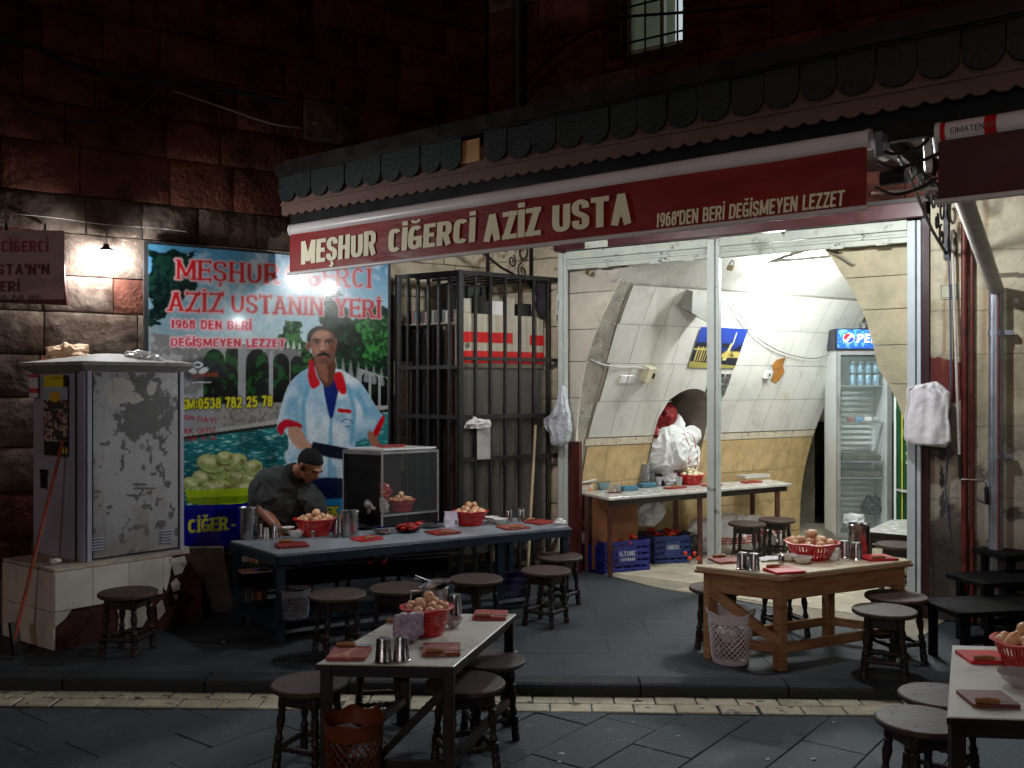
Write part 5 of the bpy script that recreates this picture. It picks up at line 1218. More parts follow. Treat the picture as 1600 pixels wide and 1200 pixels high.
stc.C[:] = k(200, 200, 206); stc.mix((stc.PY < 590) * 1., k(190, 60, 76)); stc.mix(((stc.PY > 607) & (stc.PY < 614)) * 1., k(190, 60, 76)); tag(stc.build('sticker', M_flatprint, None, knb, .003), 'small white and red sticker on the side of the grey cabinet', 'sticker')
lk = MB().obox(sidep(66, 762), -kbu * .05, knb * .014, V(0, 0, .09)).obox(sidep(64, 740), -kbu * .08, knb * .01, V(0, 0, .03)).build('lock', M_iron, kcab)
# roof
def kp(a, b, z, o=0): return kf + kau * a + kbu * b + V(0, 0, z)
La, Lb = ka.length, kb.length; e = .055
lo = [kp(-e, -e, KH + .02), kp(La + e, -e, KH + .02), kp(La + e, Lb + e, KH + .02), kp(-e, Lb + e, KH + .02)]
hi = [p + V(0, 0, .022) for p in lo]; lo2 = [kp(.0, .0, KH - .03), kp(La, 0, KH - .03), kp(La, Lb, KH - .03), kp(0, Lb, KH - .03)]
apx = [kp(La * .42, Lb * .42, KH + .105), kp(La * .58, Lb * .42, KH + .105), kp(La * .58, Lb * .58, KH + .105), kp(La * .42, Lb * .58, KH + .105)]
mb = MB().add(lo2 + lo + hi + apx, [tuple((i + 4 * r, (i + 1) % 4 + 4 * r, (i + 1) % 4 + 4 * r + 4, i + 4 * r + 4)) for r in range(3) for i in range(4)] + [(12, 13, 14, 15), (3, 2, 1, 0)])
mb.build('roof', M_cabroof, kcab)
def crumple(name, m, cen, r, sc, seed, label, cat, parent=None, amp=.9, sub=3, group=None):
    bm = bmesh.new(); bmesh.ops.create_icosphere(bm, subdivisions=sub, radius=1)
    mb = MB(); vs = []
    for v in bm.verts:
        p = v.co; q = p * (1 + amp * .45 * mnoise.noise(p * 1.7 + V(seed, seed * 2, 0)) + amp * .28 * mnoise.noise(p * 4.1 + V(seed, 0, 0)) + amp * .12 * mnoise.noise(p * 9 + V(0, seed, 0)))
        vs.append(Vector(cen) + V(q.x * sc[0] * r, q.y * sc[1] * r, max(q.z, -.85) * sc[2] * r))
    mb.add(vs, [tuple(v.index for v in f.verts) for f in bm.faces]); bm.free()
    o = mb.build(name, m, parent, smooth=False)
    if parent is None: tag(o, label, cat, group)
    return o
rt = lambda px, py, z: at_z(px, py, z)
crumple('crumpled_paper', M_papb, kp(La * .35, Lb * .95, KH + .10), .10, (1.35, .8, .75), 3, 'crumpled brown paper lying on the cabinet roof', 'paper', amp=1.3)
crumple('plastic_scrap', M_bag, kp(La * .62, Lb * .2, KH + .095), .055, (1.5, .8, .6), 5, 'white crumpled plastic scrap on the front slope of the cabinet roof', 'plastic scrap', amp=1.2)
crumple('plastic_scrap', M_bag, kp(La * .75, Lb * .1, KH + .075), .035, (1.2, .8, .7), 8, 'smaller clear crumpled scrap next to the white one on the cabinet roof', 'plastic scrap', amp=1.2)
crumple('paper_scrap', M_paper, at_z(86, 876, .61), .025, (1.4, .8, .6), 9, 'small white scrap on the plinth beside the cabinet foot', 'paper', amp=1.2)
stp0, stp1 = at_z(22, 1026, .09), on_plane(98, 690, kf + knb * .04, knb)
br_ = thing('broom', 'long red-brown stick leaning against the grey cabinet side', 'broom', stp0)
MB().tube([stp0 + V(0, 0, .1), stp1], .011, 8).build('handle', M_stick, br_, smooth=True)
MB().bar(stp0 + V(.02, 0, .005), stp0 + V(-.02, .03, .2), .05, .03).build('head', M_black, br_)
plk = MB().bar(at_z(342, 955, .09), at_z(322, 855, .62) + V(0, .0, 0), .22, .02).build('leaning_board', mat('grey_board', c(104, 92, 80), .8, var=.35, scale=7))
tag(plk, 'dull wooden board leaning between the plinth and the counter', 'board')

# ================================================================== STOOLS
def make_stool():
    t = thing('stool', 'x', 'stool', (0, 0, 0))
    H, R = .37, .175
    MB().lathe([(.0, H - .028), (R - .012, H - .028), (R, H - .020), (R, H - .006), (R - .006, H), (0, H + .001)], n=36, cap=False).build('seat', M_stool, t, smooth=True)
    for a in range(4):
        an = math.pi / 4 + a * math.pi / 2; lx, ly = .112 * math.cos(an) * 1.02, .112 * math.sin(an) * 1.02
        pf = [(.020, 0), (.020, .035), (.016, .04), (.021, .055), (.016, .07), (.020, .078), (.020, .115), (.014, .12), (.021, .135), (.014, .15), (.012, .165), (.019, .20), (.021, .22), (.015, .25), (.020, .262), (.014, .27), (.021, .28), (.021, H - .028)]
        M = Matrix.Rotation(0, 3, 'Z')
        mb = MB().lathe([(r, z) for r, z in pf], n=10)
        sh = Matrix(((1, 0, -.10 * math.cos(an)), (0, 1, -.10 * math.sin(an)), (0, 0, 1)))
        mb.v = [tuple(sh @ Vector(v) + V(lx + .037 * math.cos(an), ly + .037 * math.sin(an), 0)) for v in mb.v]
        mb.build('leg', M_stoolleg, t, smooth=True, world=False)
    for a in range(4):
        a0, a1 = math.pi / 4 + a * math.pi / 2, math.pi / 4 + (a + 1) * math.pi / 2
        p = V(.142 * math.cos(a0), .142 * math.sin(a0), .095); q = V(.142 * math.cos(a1), .142 * math.sin(a1), .095)
        ks = 13; MB().tube([p.lerp(q, i / ks) for i in range(ks + 1)], [.010 + .006 * abs(math.sin(i * 1.55)) for i in range(ks + 1)], 8).build('stretcher', M_stoolleg, t, smooth=True, world=False)
        p = V(.118 * math.cos(a0), .118 * math.sin(a0), H - .06); q = V(.118 * math.cos(a1), .118 * math.sin(a1), H - .06)
        MB().bar(p, q, .018, .064).build('apron', M_stoolleg, t, world=False)
    for a in range(4):
        an = math.pi / 4 + a * math.pi / 2; MB().lathe([(.0045, H + .0005), (.0045, H + .0022), (0, H + .0026)], (.11 * math.cos(an), .11 * math.sin(an), 0), 8, cap=False).build('nail', M_iron, t, world=False)
    return t
st0 = make_stool()
GR = 'dark round wooden stools with turned legs'
stools = [
    (200, 924, .08, 'stool standing in front of the broken tiled plinth'),
    (527, 927, .08, 'stool at the counter closest to the white lattice bin'),
    (622, 917, .08, 'stool at mid counter just behind the lidded steel jug'),
    (744, 903, .08, 'stool at the counter beside the violet plastic tub'),
    (853, 890, .08, 'stool nearest the open floor at the far end of the counter'),
    (873, 868, .08, 'stool half behind the end leg of the counter, before the maroon bin'),
    (1382, 952, .08, 'stool by the pine table nearest the street'),
    (1400, 930, .08, 'stool between the pine table and the grey shutter post'),
    (1121, 917, .08, 'stool at the short end of the pine table, behind the white lattice bin'),
    (1226, 902, .08, 'stool on the shop side of the pine table, only its legs showing'),
    (484, 1066, 0, 'stool at the small white table, next to the orange bin'),
    (727, 1065, 0, 'stool at the small white table on the side away from the orange bin'),
    (765, 1029, 0, 'stool at the small white table close to the kerb, behind another stool'),
    (592, 1008, 0, 'stool almost hidden under the small white table, near the kerb'),
    (1440, 1123, 0, 'stool in front of the pair beside the cut-off white table'),
    (1470, 1085, 0, 'stool at the back of the pair beside the cut-off white table'),
    (1167, 817, .085, 'stool inside the shop in front of the white sack with red letters'),
    (1214, 811, .085, 'stool inside the shop at the end of the marble counter'),
    (1405, 850, .085, 'stool inside the shop under the small white table by the fridge'),
]
for i, (px, py, gz, lab) in enumerate(stools):
    p = at_z(px, py, gz + .37); o = st0 if i == 0 else dup(st0)
    o.location = (p.x, p.y, gz + .001); o.rotation_euler = (0, 0, random.uniform(0, 1.5)); o['label'] = ('dark ' + lab); _s = random.uniform(.97, 1.03); o.scale = (_s, _s, 1); o['group'] = GR

# ================================================================== TABLES
def quad_prism(pts, z, h): return [V(p.x, p.y, z) for p in pts]
def box_leg(mb, p, w, z0, z1): mb.box(p.x, p.y, (z0 + z1) / 2, w, w, z1 - z0, ang_); return mb
# --- counter (blue steel frame)
CZ = .65
c_fl, c_fr, c_bl = at_z(434, 866, CZ), at_z(891, 823, CZ), at_z(361, 845, CZ)
c_br = c_fr + (c_bl - c_fl)
cd1 = (c_fr - c_fl).normalized(); cd2 = (c_bl - c_fl).normalized(); ang_ = math.atan2(cd1.y, cd1.x)
ct = thing('counter_table', 'long counter table with grey top on a blue painted wheeled steel frame', 'table', V((c_fl.x + c_br.x) / 2, (c_fl.y + c_br.y) / 2, .08))
MB().prism([V(p.x, p.y, CZ - .012) for p in (c_fl, c_fr, c_br, c_bl)], (0, 0, .012)).build('table_top', M_steeltop, ct)
def rim(p, q): return MB().bar(V(p.x, p.y, CZ - .042), V(q.x, q.y, CZ - .042), .03, .058)
for p, q in ((c_fl, c_fr), (c_fr, c_br), (c_br, c_bl), (c_bl, c_fl)): 
    v = (q - p).normalized(); rim(p, q).build('rail', M_bluesteel, ct, bevel=.003)
cc1 = [c_fl + cd1 * .03 + cd2 * .03, c_fr - cd1 * .03 + cd2 * .03, c_br - cd1 * .03 - cd2 * .03, c_bl + cd1 * .03 - cd2 * .03]
for i, p in enumerate(cc1 + [c_fl.lerp(c_fr, .74) + cd2 * .05]):
    MB().box(p.x, p.y, .36, .05, .05, .52, ang_).build('leg', M_bluesteel, ct, bevel=.003)
for p in (cc1[0], cc1[3], cc1[1], cc1[2]):
    w = MB().lathe([(.035, -.012), (.035, .012)], (0, 0, 0), 14, Matrix.Rotation(math.pi / 2, 3, 'X')); w.v = [(v[0] + p.x, v[1] + p.y, v[2] + .115) for v in w.v]; w.build('wheel', M_black, ct)
MB().prism([V(p.x, p.y, .20) for p in (cc1[0], c_fl.lerp(c_fr, .30) + cd2 * .03, c_bl.lerp(c_br, .30) - cd2 * .03, cc1[3])], (0, 0, .03)).build('low_shelf', M_bluesteel, ct)
MB().bar(V(*cc1[0].xy, .19) + V(0, 0, 0), V(*cc1[3].xy, .19), .05, .05).build('low_rail', M_bluesteel, ct)
MB().bar(V(cc1[0].x, cc1[0].y, .15), V(cc1[1].x, cc1[1].y, .15), .02, .02).build('low_rod', M_pipe, ct)
def ctp(px, py, z=CZ): return at_z(px, py, z)
# --- charcoal trough behind / under the counter
tr = thing('grill_trough', 'long black charcoal grill trough behind the blue counter', 'grill', ((c_bl.x + c_br.x) / 2 - .3, c_bl.y + .5, .08))
g0 = at_z(372, 893, .45) ; g1 = at_z(700, 868, .45)
gd = (g1 - g0).normalized(); gn = V(-gd.y, gd.x, 0)
MB().obox(g0, g1 - g0, gn * .34, V(0, 0, -.12)).build('tray', M_blanket, tr)
MB().bar(g0, g1, .02, .015).build('edge', mat('grey_edge', c(96, 98, 98), .5), tr)
MB().obox(g0 + gd * .9 + gn * .02 + V(0, 0, .002), gd * .7, gn * .2, V(0, 0, .02)).build('grate', M_steel2, tr)
for t in (.05, .5, .95):
    for s in (0.02, .32): p = g0.lerp(g1, t) + gn * s; MB().box(p.x, p.y, .2, .03, .03, .26).build('leg', M_iron, tr)
pk = MB().obox(at_z(378, 897, .475), gd * .2, gn * .14, V(0, 0, .008)).build('pink_tray', mat('pink_board', c(196, 150, 140), .6)); tag(pk, 'pale pink board lying on the grill end under the counter', 'board')
scp = thing('scraper', 'steel scraper with a flat blade on the pink board', 'scraper', at_z(398, 893, .485))
p = at_z(400, 893, .49); MB().obox(p, gd * .09, gn * .08, V(0, 0, .004)).build('blade', M_steel, scp); MB().tube([p + gd * .045 + gn * .06, p + gd * .03 + gn * .1 + V(0, 0, .09)], .009, 8).build('handle', M_steel, scp, smooth=True)
mb = MB()
for i in range(60):
    q = g0.lerp(g1, random.uniform(.25, .95)) + gn * random.uniform(.04, .3) + V(0, 0, .012); mb.ball(q, random.uniform(.006, .014), 6, 4)
tag(mb.build('onion_scraps', M_onionw), 'pale onion scraps and skewered bits scattered on the grill trough', 'scraps', kind='stuff')
for i in range(9):
    q = at_z(random.uniform(575, 612), random.uniform(872, 878), .48); tag(MB().ball(q, .018, 8, 6, wob=.2, seed=i).build('tomato', M_tomato, smooth=True), 'small red tomato lying on the grill trough below the counter edge', 'tomato', 'tomatoes on the grill trough')

# --- small white table in the street
TZ = .55
def plain_table(name, label, corners, z, gz, topm, legm, top_t=.022, apron=.07, legw=.045, inset=.03, extra=True):
    P = [V(p.x, p.y, z) for p in corners]; cen = sum(P, V(0, 0, 0)) / 4
    t = thing(name, label, 'table', V(cen.x, cen.y, gz)); a = math.atan2((P[1] - P[0]).y, (P[1] - P[0]).x)
    MB().prism([p - V(0, 0, top_t) for p in P], (0, 0, top_t)).build('table_top', topm, t, bevel=.003)
    MB().prism([(p - (cen - p).normalized() * .004) - V(0, 0, top_t + .004) for p in P], (0, 0, top_t)).build('top_edge', legm, t)
    I = [p + (P[(i + 1) % 4] - p).normalized() * inset + (P[i - 1] - p).normalized() * inset for i, p in enumerate(P)]
    for i in range(4):
        MB().box(I[i].x, I[i].y, (gz + z - top_t) / 2, legw, legw, z - top_t - gz - .006, a).build('leg', legm, t, bevel=.003)
        MB().bar(I[i] - V(0, 0, top_t + apron / 2 + .004), I[(i + 1) % 4] - V(0, 0, top_t + apron / 2 + .004), .02, apron).build('apron', legm, t)
    return t, P, I
Pn = [at_z(494, 1037, TZ), at_z(709, 1041, TZ), at_z(807, 959, TZ), at_z(628, 959, TZ)]
nt_, Pn, In = plain_table('small_table', 'small white-topped table with dark legs set out in the street', Pn, TZ, 0, M_top, M_dwood, apron=.032)
for i, j in ((0, 1), (1, 2), (3, 0)): MB().bar(V(In[i].x, In[i].y, .13), V(In[j].x, In[j].y, .13), .03, .035).build('stretcher', M_dwood, nt_)
MB().bar(V(In[1].x, In[1].y, .46), V(*In[0].lerp(In[1], .38).xy, .13), .035, .03).build('brace', M_dwood, nt_)
# --- white table at the picture edge
a_, b_ = at_z(1488, 1008, TZ), at_z(1480, 1120, TZ); dr = V(1, -.10, 0).normalized()
et, Pe, Ie = plain_table('edge_table', 'white-topped table with brown edge, cut off by the picture edge', [b_, b_ + dr * .75, a_ + dr * .75, a_], TZ, 0, M_top, M_dwood, apron=.05)
# --- pine table on the pavement
PTZ = .63
Pp = [at_z(1087, 884, PTZ), at_z(1222, 899, PTZ), at_z(1425, 875, PTZ), None]; Pp[3] = Pp[0] + Pp[2] - Pp[1]
cenp = sum([V(p.x, p.y, 0) for p in Pp], V(0, 0, 0)) / 4
pt = thing('pine_table', 'worn pine table with a diagonal brace on the pavement by the shop mouth', 'table', V(cenp.x, cenp.y, .08))
PP = [V(p.x, p.y, PTZ) for p in Pp]
MB().prism([p - V(0, 0, .02) for p in PP], (0, 0, .02)).build('table_top', mat('worn_cream_top', c(222, 206, 176), .3, var=.12, scale=3, coat=.2, patch=(c(190, 160, 116), 6, .6, .1)), pt, bevel=.003)
MB().prism([p + (p - V(cenp.x, cenp.y, p.z)).normalized() * .01 - V(0, 0, .040) for p in PP], (0, 0, .018)).build('top_board', M_pine, pt, bevel=.003)
IP = [p + (PP[(i + 1) % 4] - p).normalized() * .05 + (PP[i - 1] - p).normalized() * .05 for i, p in enumerate(PP)]
pa = math.atan2((PP[2] - PP[1]).y, (PP[2] - PP[1]).x)
for i in range(4):
    MB().box(IP[i].x, IP[i].y, .335, .06, .06, .51, pa).build('leg', M_pine, pt, bevel=.004)
    MB().bar(V(IP[i].x, IP[i].y, PTZ - .095), V(IP[(i + 1) % 4].x, IP[(i + 1) % 4].y, PTZ - .095), .066, .105).build('apron', M_pine, pt, bevel=.003)
    MB().bar(V(IP[i].x, IP[i].y, .20), V(IP[(i + 1) % 4].x, IP[(i + 1) % 4].y, .20), .03, .055).build('stretcher', M_pine, pt, bevel=.003)
nn = V(-.4, -.9, 0).normalized() * .035
MB().bar(V(IP[0].x, IP[0].y, .50) + nn, V(IP[1].x, IP[1].y, .24) + nn, .03, .06).build('brace', M_pine, pt, bevel=.003)
# --- marble counter in the shop
MZ = .76
Pm = [at_z(904, 768, MZ), at_z(951, 778, MZ), at_z(1237, 755, MZ), at_z(1203, 749, MZ)]
mt = thing('marble_counter', 'long marble-topped counter on brown legs along the tiled wall inside the shop', 'counter', V(1.6, 9.0, .085))
MB().prism([V(p.x, p.y, MZ - .025) for p in Pm], (0, 0, .025)).build('marble_top', M_marble, mt, bevel=.004)
md = (Pm[2] - Pm[1]).normalized(); mn = V(-md.y, md.x, 0)
MB().bar(Pm[1] + mn * .03 + md * .03 - V(0, 0, .05), Pm[2] + mn * .03 - md * .05 - V(0, 0, .05), .03, .05).build('apron', M_dwood, mt)
for t in (.02, .48, .93):
    for s in (.04, .36):
        p = Pm[1].lerp(Pm[2], t) + mn * s; MB().box(p.x, p.y, .41, .04, .04, .65).build('leg', mat('brown_leg', c(84, 44, 34), .5), mt)
MB().obox(Pm[1] + mn * .25 + md * .03 + V(0, 0, -.03), md * .5, mn * .02, V(0, 0, -.62)).build('end_panel', mat('brown_panel', c(140, 90, 52), .7, var=.3), mt)
sl = MB().obox(at_z(1165, 748, MZ + .02), md * .35, mn * .12, V(0, 0, .03)).build('marble_slab', M_marble); tag(sl, 'loose slab of marble lying at the back of the shop counter', 'slab')
# --- white table by the fridge
Pw = [at_z(1350, 830, .5), at_z(1446, 838, .5), at_z(1446, 813, .5), at_z(1392, 812, .5)]
wt2, _, _ = plain_table('side_table', 'white-topped side table inside the shop in front of the fridge', [Pw[0], Pw[1], Pw[2] + V(.1, .1, 0), Pw[3]], .50, .085, M_marble, M_dwood)
# dark benches at the right edge
for i, (a, b, wpx, z, d_) in enumerate(((1497, 958, 130, .42, .4), (1537, 912, 90, .50, .35), (1573, 868, 60, .62, .3))):
    p = at_z(a, b, z); q = at_z(a + wpx + 60, b - 8, z); dd = (q - p).normalized(); n_ = V(-dd.y, dd.x, 0)
    if n_.y < 0: n_ = -n_
    t = thing('dark_bench', ['lowest dark bench', 'middle dark bench', 'highest dark bench'][i] + ' of the three stepped before the plaster wall at the picture edge', 'bench', p - V(0, 0, z - .08), group='dark benches by the wall')
    L_ = max((q - p).length, .8)
    MB().obox(p, dd * L_, n_ * d_, V(0, 0, -.03)).build('seat', M_blanket, t, bevel=.004)
    for s in (.06, L_ - .08):
        for u in (.03, d_ - .06): MB().obox(p + dd * s + n_ * u - V(0, 0, .03), dd * .04, n_ * .04, V(0, 0, -(z - .11))).build('leg', M_blanket, t)
    MB().bar(p + dd * .08 + n_ * .04 - V(0, 0, z - .25), p + dd * (L_ - .06) + n_ * .04 - V(0, 0, z - .25), .02, .04).build('rail', M_blanket, t)

# ================================================================== SMALL WARE
def cup(p, label, group, h=.105, r=.036, flip=True, m=None, beads=False):
    """steel tumbler, turned upside down; drawn as an open thin wall"""
    m = m or M_steel2
    pr = [(r, 0), (r * 1.04, .003), (r * .98, .006), (r * .80, h * .93), (r * .74, h), (r * .6, h * 1.004), (0, h * 1.004)]
    if not flip: pr = [(r * .75, 0), (r * .8, .004), (r, h), (r * 1.04, h), (r * .95, h - .004), (r * .72, .01), (0, .01)]
    t = thing('steel_cup', label, 'cup', p, group=group)
    MB().lathe(pr, n=28, cap=False).build('body', m, t, smooth=True, world=False)
    MB().lathe([(r * 1.0, .0), (r * 1.06, .002), (r * 1.06, .005), (r * 1.0, .007)] if flip else [(r * 1.0, h - .004), (r * 1.07, h - .002), (r * 1.07, h + .001), (r, h + .002)], n=28, cap=False).build('rim', M_steel, t, smooth=True, world=False)
    return t
def can(p, label, group=None, h=.10, r=.028, m=None, name='steel_shaker', cat='shaker'):
    t = thing(name, label, cat, p, group=group)
    MB().lathe([(0, 0), (r, 0), (r, h * .86), (r * .97, h * .88)], n=20, cap=False).build('body', m or M_steel, t, smooth=True, world=False)
    MB().lathe([(r * 1.03, h * .84), (r * 1.03, h * .94), (r * .8, h), (0, h * 1.03)], n=20, cap=False).build('cap', M_steel, t, smooth=True, world=False)
    return t
def jug(p, label, h=.2, r=.065, lid=False, handle=True, flare=1.06, ang=0.0):
    t = thing('steel_jug', label, 'jug', p)
    MB().lathe([(0, .004), (r * .96, .0), (r, .006), (r, h * .96), (r * flare, h), (r * flare, h + .004), (r * .96, h - .004), (r * .94, .01), (0, .012)], n=32, cap=False).build('body', M_steel2, t, smooth=True, world=False)
    MB().lathe([(r * flare * .99, h - .003), (r * flare * 1.04, h), (r * flare * .99, h + .006)], n=32, cap=False).build('rim', M_steel, t, smooth=True, world=False)
    if handle:
        c_, s_ = math.cos(ang), math.sin(ang)
        MB().tube(catmull([V(c_ * r, s_ * r, h * .88), V(c_ * r * 1.7, s_ * r * 1.7, h * .85), V(c_ * r * 1.75, s_ * r * 1.75, h * .5), V(c_ * r, s_ * r, h * .25)], 6), .006, 8).build('handle', M_steel, t, smooth=True, world=False)
    if lid:
        R = Matrix.Rotation(-.22, 3, 'Y')
        mb = MB().lathe([(0, .016), (r * .5, .013), (r * 1.05, .004), (r * 1.25, 0), (r * 1.25, .004), (r * .5, .02), (0, .022)], n=28, cap=False)
        mb.v = [tuple(R @ Vector(v) + V(0, 0, h + .016)) for v in mb.v]; mb.build('lid_plate', M_steel, t, smooth=True, world=False)
        MB().tube([V(-r * 1.5, 0, h + .05), V(-r * .5, 0, h + .03), V(r * .9, 0, h + .03)], [.012, .004, .004], 8).build('spoon', M_steel, t, smooth=True, world=False)
    return t
def bowl_(p, label, group=None, r=.055, h=.04, m=None, fill=None, wavy=True):
    t = thing('bowl', label, 'bowl', p, group=group)
    wob = (lambda R, z, a, i: (R * (1 + .03 * math.cos(8 * a) * (z / h)), z)) if wavy else None
    MB().lathe([(0, 0), (r * .45, 0), (r * .5, .004), (r * .85, h * .55), (r, h), (r * 1.03, h + .001), (r * .95, h - .004), (r * .8, h * .5), (r * .4, .008), (0, .008)], n=32, wob=wob, cap=False).build('body', m or M_china, t, smooth=True, world=False)
    if fill: MB().lathe([(r * .85, h * .7), (r * .4, h * .78), (0, h * .8)], n=20, wob=lambda R, z, a, i: (R, z + .004 * mnoise.noise(V(R * 90 * math.cos(a), R * 90 * math.sin(a), 1))), cap=False).build('contents', fill, t, smooth=True, world=False)
    return t
def board(p, ang, label, group='red chopping boards with knives', L=.155, Wd=.115, m=None, knife=True, side=1, th=.014, kang=0.0, tip=True):
    t = thing('chopping_board', label, 'chopping board', p, ang, group)
    bm_ = MB(); pts = []
    for cx_, cy_, a0 in ((L / 2, Wd / 2, 0), (-L / 2, Wd / 2, 90), (-L / 2, -Wd / 2, 180), (L / 2, -Wd / 2, 270)):
        for i in range(4):
            a = math.radians(a0 + i * 30); r = .008; pts.append(V(cx_ - math.copysign(r, cx_) + r * math.cos(a), cy_ - math.copysign(r, cy_) + r * math.sin(a), 0))
    MB().prism(pts, (0, 0, th)).build('body', m or M_board, t, world=False, bevel=.0015)
    if knife:
        k_ = thing('knife', 'knife on the ' + ' '.join(label.replace('chopping board', 'board').split(' with ')[0].split(', knife')[0].split(', with')[0].split()[:13]), 'knife', Vector(p) + V(0, 0, th + .001), ang + kang, 'small wood-handled knives')
        y = -side * (Wd / 2 - .012)
        R = Matrix.Rotation(ang + kang, 3, 'Z')
        MB().tube([V(-.07, y, .008), V(-.03, y, .010), V(.012, y, .008)], [.009, .0105, .008], 8).build('handle', M_knifeh, k_, smooth=True, world=False)
        MB().prism([V(.012, y - .008, .006), V(.075, y - .004, .006), V(.1, y + .006, .006), V(.012, y + .008, .006)], (0, 0, .0015)).build('blade', M_steel, k_, world=False)
    return t
ON = MB().ball((0, 0, 0), 1, 12, 8, wob=0).mesh('onion'); 
for v in ON.vertices:
    z = v.co.z; k_ = 1 - .12 * z * z; v.co.x *= k_; v.co.y *= k_
    if z > .9: v.co.z += .22; v.co.x *= .4; v.co.y *= .4
ON.polygons.foreach_set('use_smooth', [True] * len(ON.polygons)); ON.materials.append(M_onion); ON2 = ON.copy(); ON2.materials.clear(); ON2.materials.append(M_onionw)
def basket(p, label, olabel, r=.125, h=.10, n_on=16, white=False, m=None, sc=1, seed=0, onr=.026):
    t = thing('plastic_basket', label, 'basket', p)
    pm = m or M_redp
    MB().lathe([(r * .62, .006), (r * .64, .0), (0, .0), (0, .004), (r * .6, .008)], n=28, cap=False).build('floor', pm, t, smooth=True, world=False)
    mb = MB(); n = 40
    prf = lambda z: r * (.64 + .30 * (z / h) ** .8)
    for z0, z1 in ((.004, .018), (h * .48, h * .56), (h * .86, h)):
        mb.lathe([(prf(z0), z0), (prf(z1), z1), (prf(z1) - .003, z1), (prf(z0) - .003, z0), (prf(z0), z0)], n=n, cap=False)
    for i in range(n):
        a0, a1 = 2 * math.pi * i / n, 2 * math.pi * (i + .62) / n
        for z0, z1 in ((.016, h * .5), (h * .54, h * .88)):
            f = lambda a, z: V(prf(z) * math.cos(a), prf(z) * math.sin(a), z)
            mb.add([f(a0, z0), f(a1, z0), f(a1, z1), f(a0, z1)], [(0, 1, 2, 3)])
    mb.build('side', pm, t, smooth=False, world=False, fix=False)
    MB().lathe([(prf(h) - .002, h - .004), (prf(h) + .014, h - .001), (prf(h) + .016, h + .004), (prf(h) + .0, h + .006), (prf(h) - .004, h)], n=40, wob=lambda R, z, a, i: (R, z + .003 * math.cos(6 * a)), cap=False).build('rim', pm, t, smooth=True, world=False)
    rr = random.Random(seed + 5); out = []
    for i in range(n_on):
        if i < 9: a = i * 2 * math.pi / 9 + rr.uniform(-.12, .12); q = r * .70; z = h * .97 + rr.uniform(-.006, .006)
        elif i < 14: a = i * 2 * math.pi / 5 + .4; q = r * .34; z = h * 1.12 + rr.uniform(-.006, .006)
        else: a = rr.uniform(0, 6.28); q = r * (.12 if i == 14 else .3); z = h * 1.12 + onr * 1.25
        o = bpy.data.objects.new('onion', ON2 if white else ON); COL.objects.link(o); o.location = Vector(p) + V(q * math.cos(a), q * math.sin(a), z)
        o.rotation_euler = (rr.uniform(-1.2, 1.2), rr.uniform(-1.2, 1.2), rr.uniform(0, 6)); s = onr * rr.uniform(.88, 1.12); o.scale = (s, s, s * .92)
        tag(o, olabel, 'onion', 'onions ' + olabel[olabel.find('in the'):])
    return t

# --- on the counter
CT = CZ + .001
jug(ctp(388, 842, CT), 'tall plain steel jug at the near end of the counter, beside the small cups', h=.215, r=.058, handle=False)
g_ = 'small steel cups at the near end of the counter'
cup(ctp(405, 838, CT), 'steel cup behind the others, next to the tall jug on the counter', g_, h=.085, r=.028)
cup(ctp(415, 843, CT), 'steel cup in the middle of the three by the tall jug', g_, h=.082, r=.028)
cup(ctp(430, 841, CT), 'steel cup nearest the white bowls on the counter', g_, h=.098, r=.028)
bowl_(ctp(448, 833, CT), 'white bowl touching the steel cups, behind the other bowl', 'white bowls on the counter', .055, .042)
bowl_(ctp(462, 840, CT), 'white bowl in front of the onion basket on the counter', 'white bowls on the counter', .055, .044)
basket(ctp(492, 836, CT), 'red plastic basket of onions before the seated man', 'peeled onion in the red basket before the seated man', r=.145, h=.115, n_on=16, seed=1)
can(ctp(489, 842, CT), 'tiny steel salt shaker in front of the onion basket', h=.062, r=.014)
jug(ctp(546, 838, CT), 'wide steel jug with a spout rim between the basket and the foil plates', h=.175, r=.062, flare=1.12, handle=False)
cup(ctp(527, 834, CT), 'dull steel cup squeezed between the basket and the wide jug', None, h=.12, r=.036)
ca = ang_
board(ctp(456, 853, CT), ca - .15, 'dark red chopping board at the near end of the counter', m=M_board, side=-1, L=.20, Wd=.18)
board(ctp(573, 843, CT), ca + .2, 'bright red chopping board with a knife in front of the wide jug', m=mat('bright_red_board', c(214, 36, 42), .45, coat=.1), knife=True, L=.18, Wd=.15, kang=.1)
def foil(p, r, label, fill=None, n=14, dark=False):
    t = thing('foil_plate', label, 'plate', p, group='plates on the counter')
    MB().lathe([(0, .002), (r * .7, .003), (r * .78, .008), (r, .022), (r * 1.02, .024), (r * .98, .022), (r * .74, .006), (0, .0045)], n=40, wob=lambda R, z, a, i: (R * (1 + .025 * math.cos(20 * a) * (z > .01)), z + .002 * math.cos(20 * a) * (z > .01)), cap=False).build('body', M_black if dark else M_steel, t, smooth=True, world=False)
    return t
pfp = ctp(599, 834, CT); foil(pfp, .075, 'crinkled foil plate holding a few pepper scraps, before the glass case')
for i in range(5):
    a = i * 1.3; tag(MB().ball(pfp + V(.03 * math.cos(a), .03 * math.sin(a), .012), .011, 8, 6, wob=.4, seed=i).build('pepper_scrap', M_pepper, smooth=True), 'small red scrap on the crinkled foil plate', 'pepper', 'red scraps on the foil plate')
foil(ctp(570, 826, CT), .10, 'dark empty plate behind the crinkled foil plate', dark=True)
pfp = ctp(637, 831, CT); foil(pfp, .095, 'dark plate heaped with red tomatoes and peppers', dark=True)
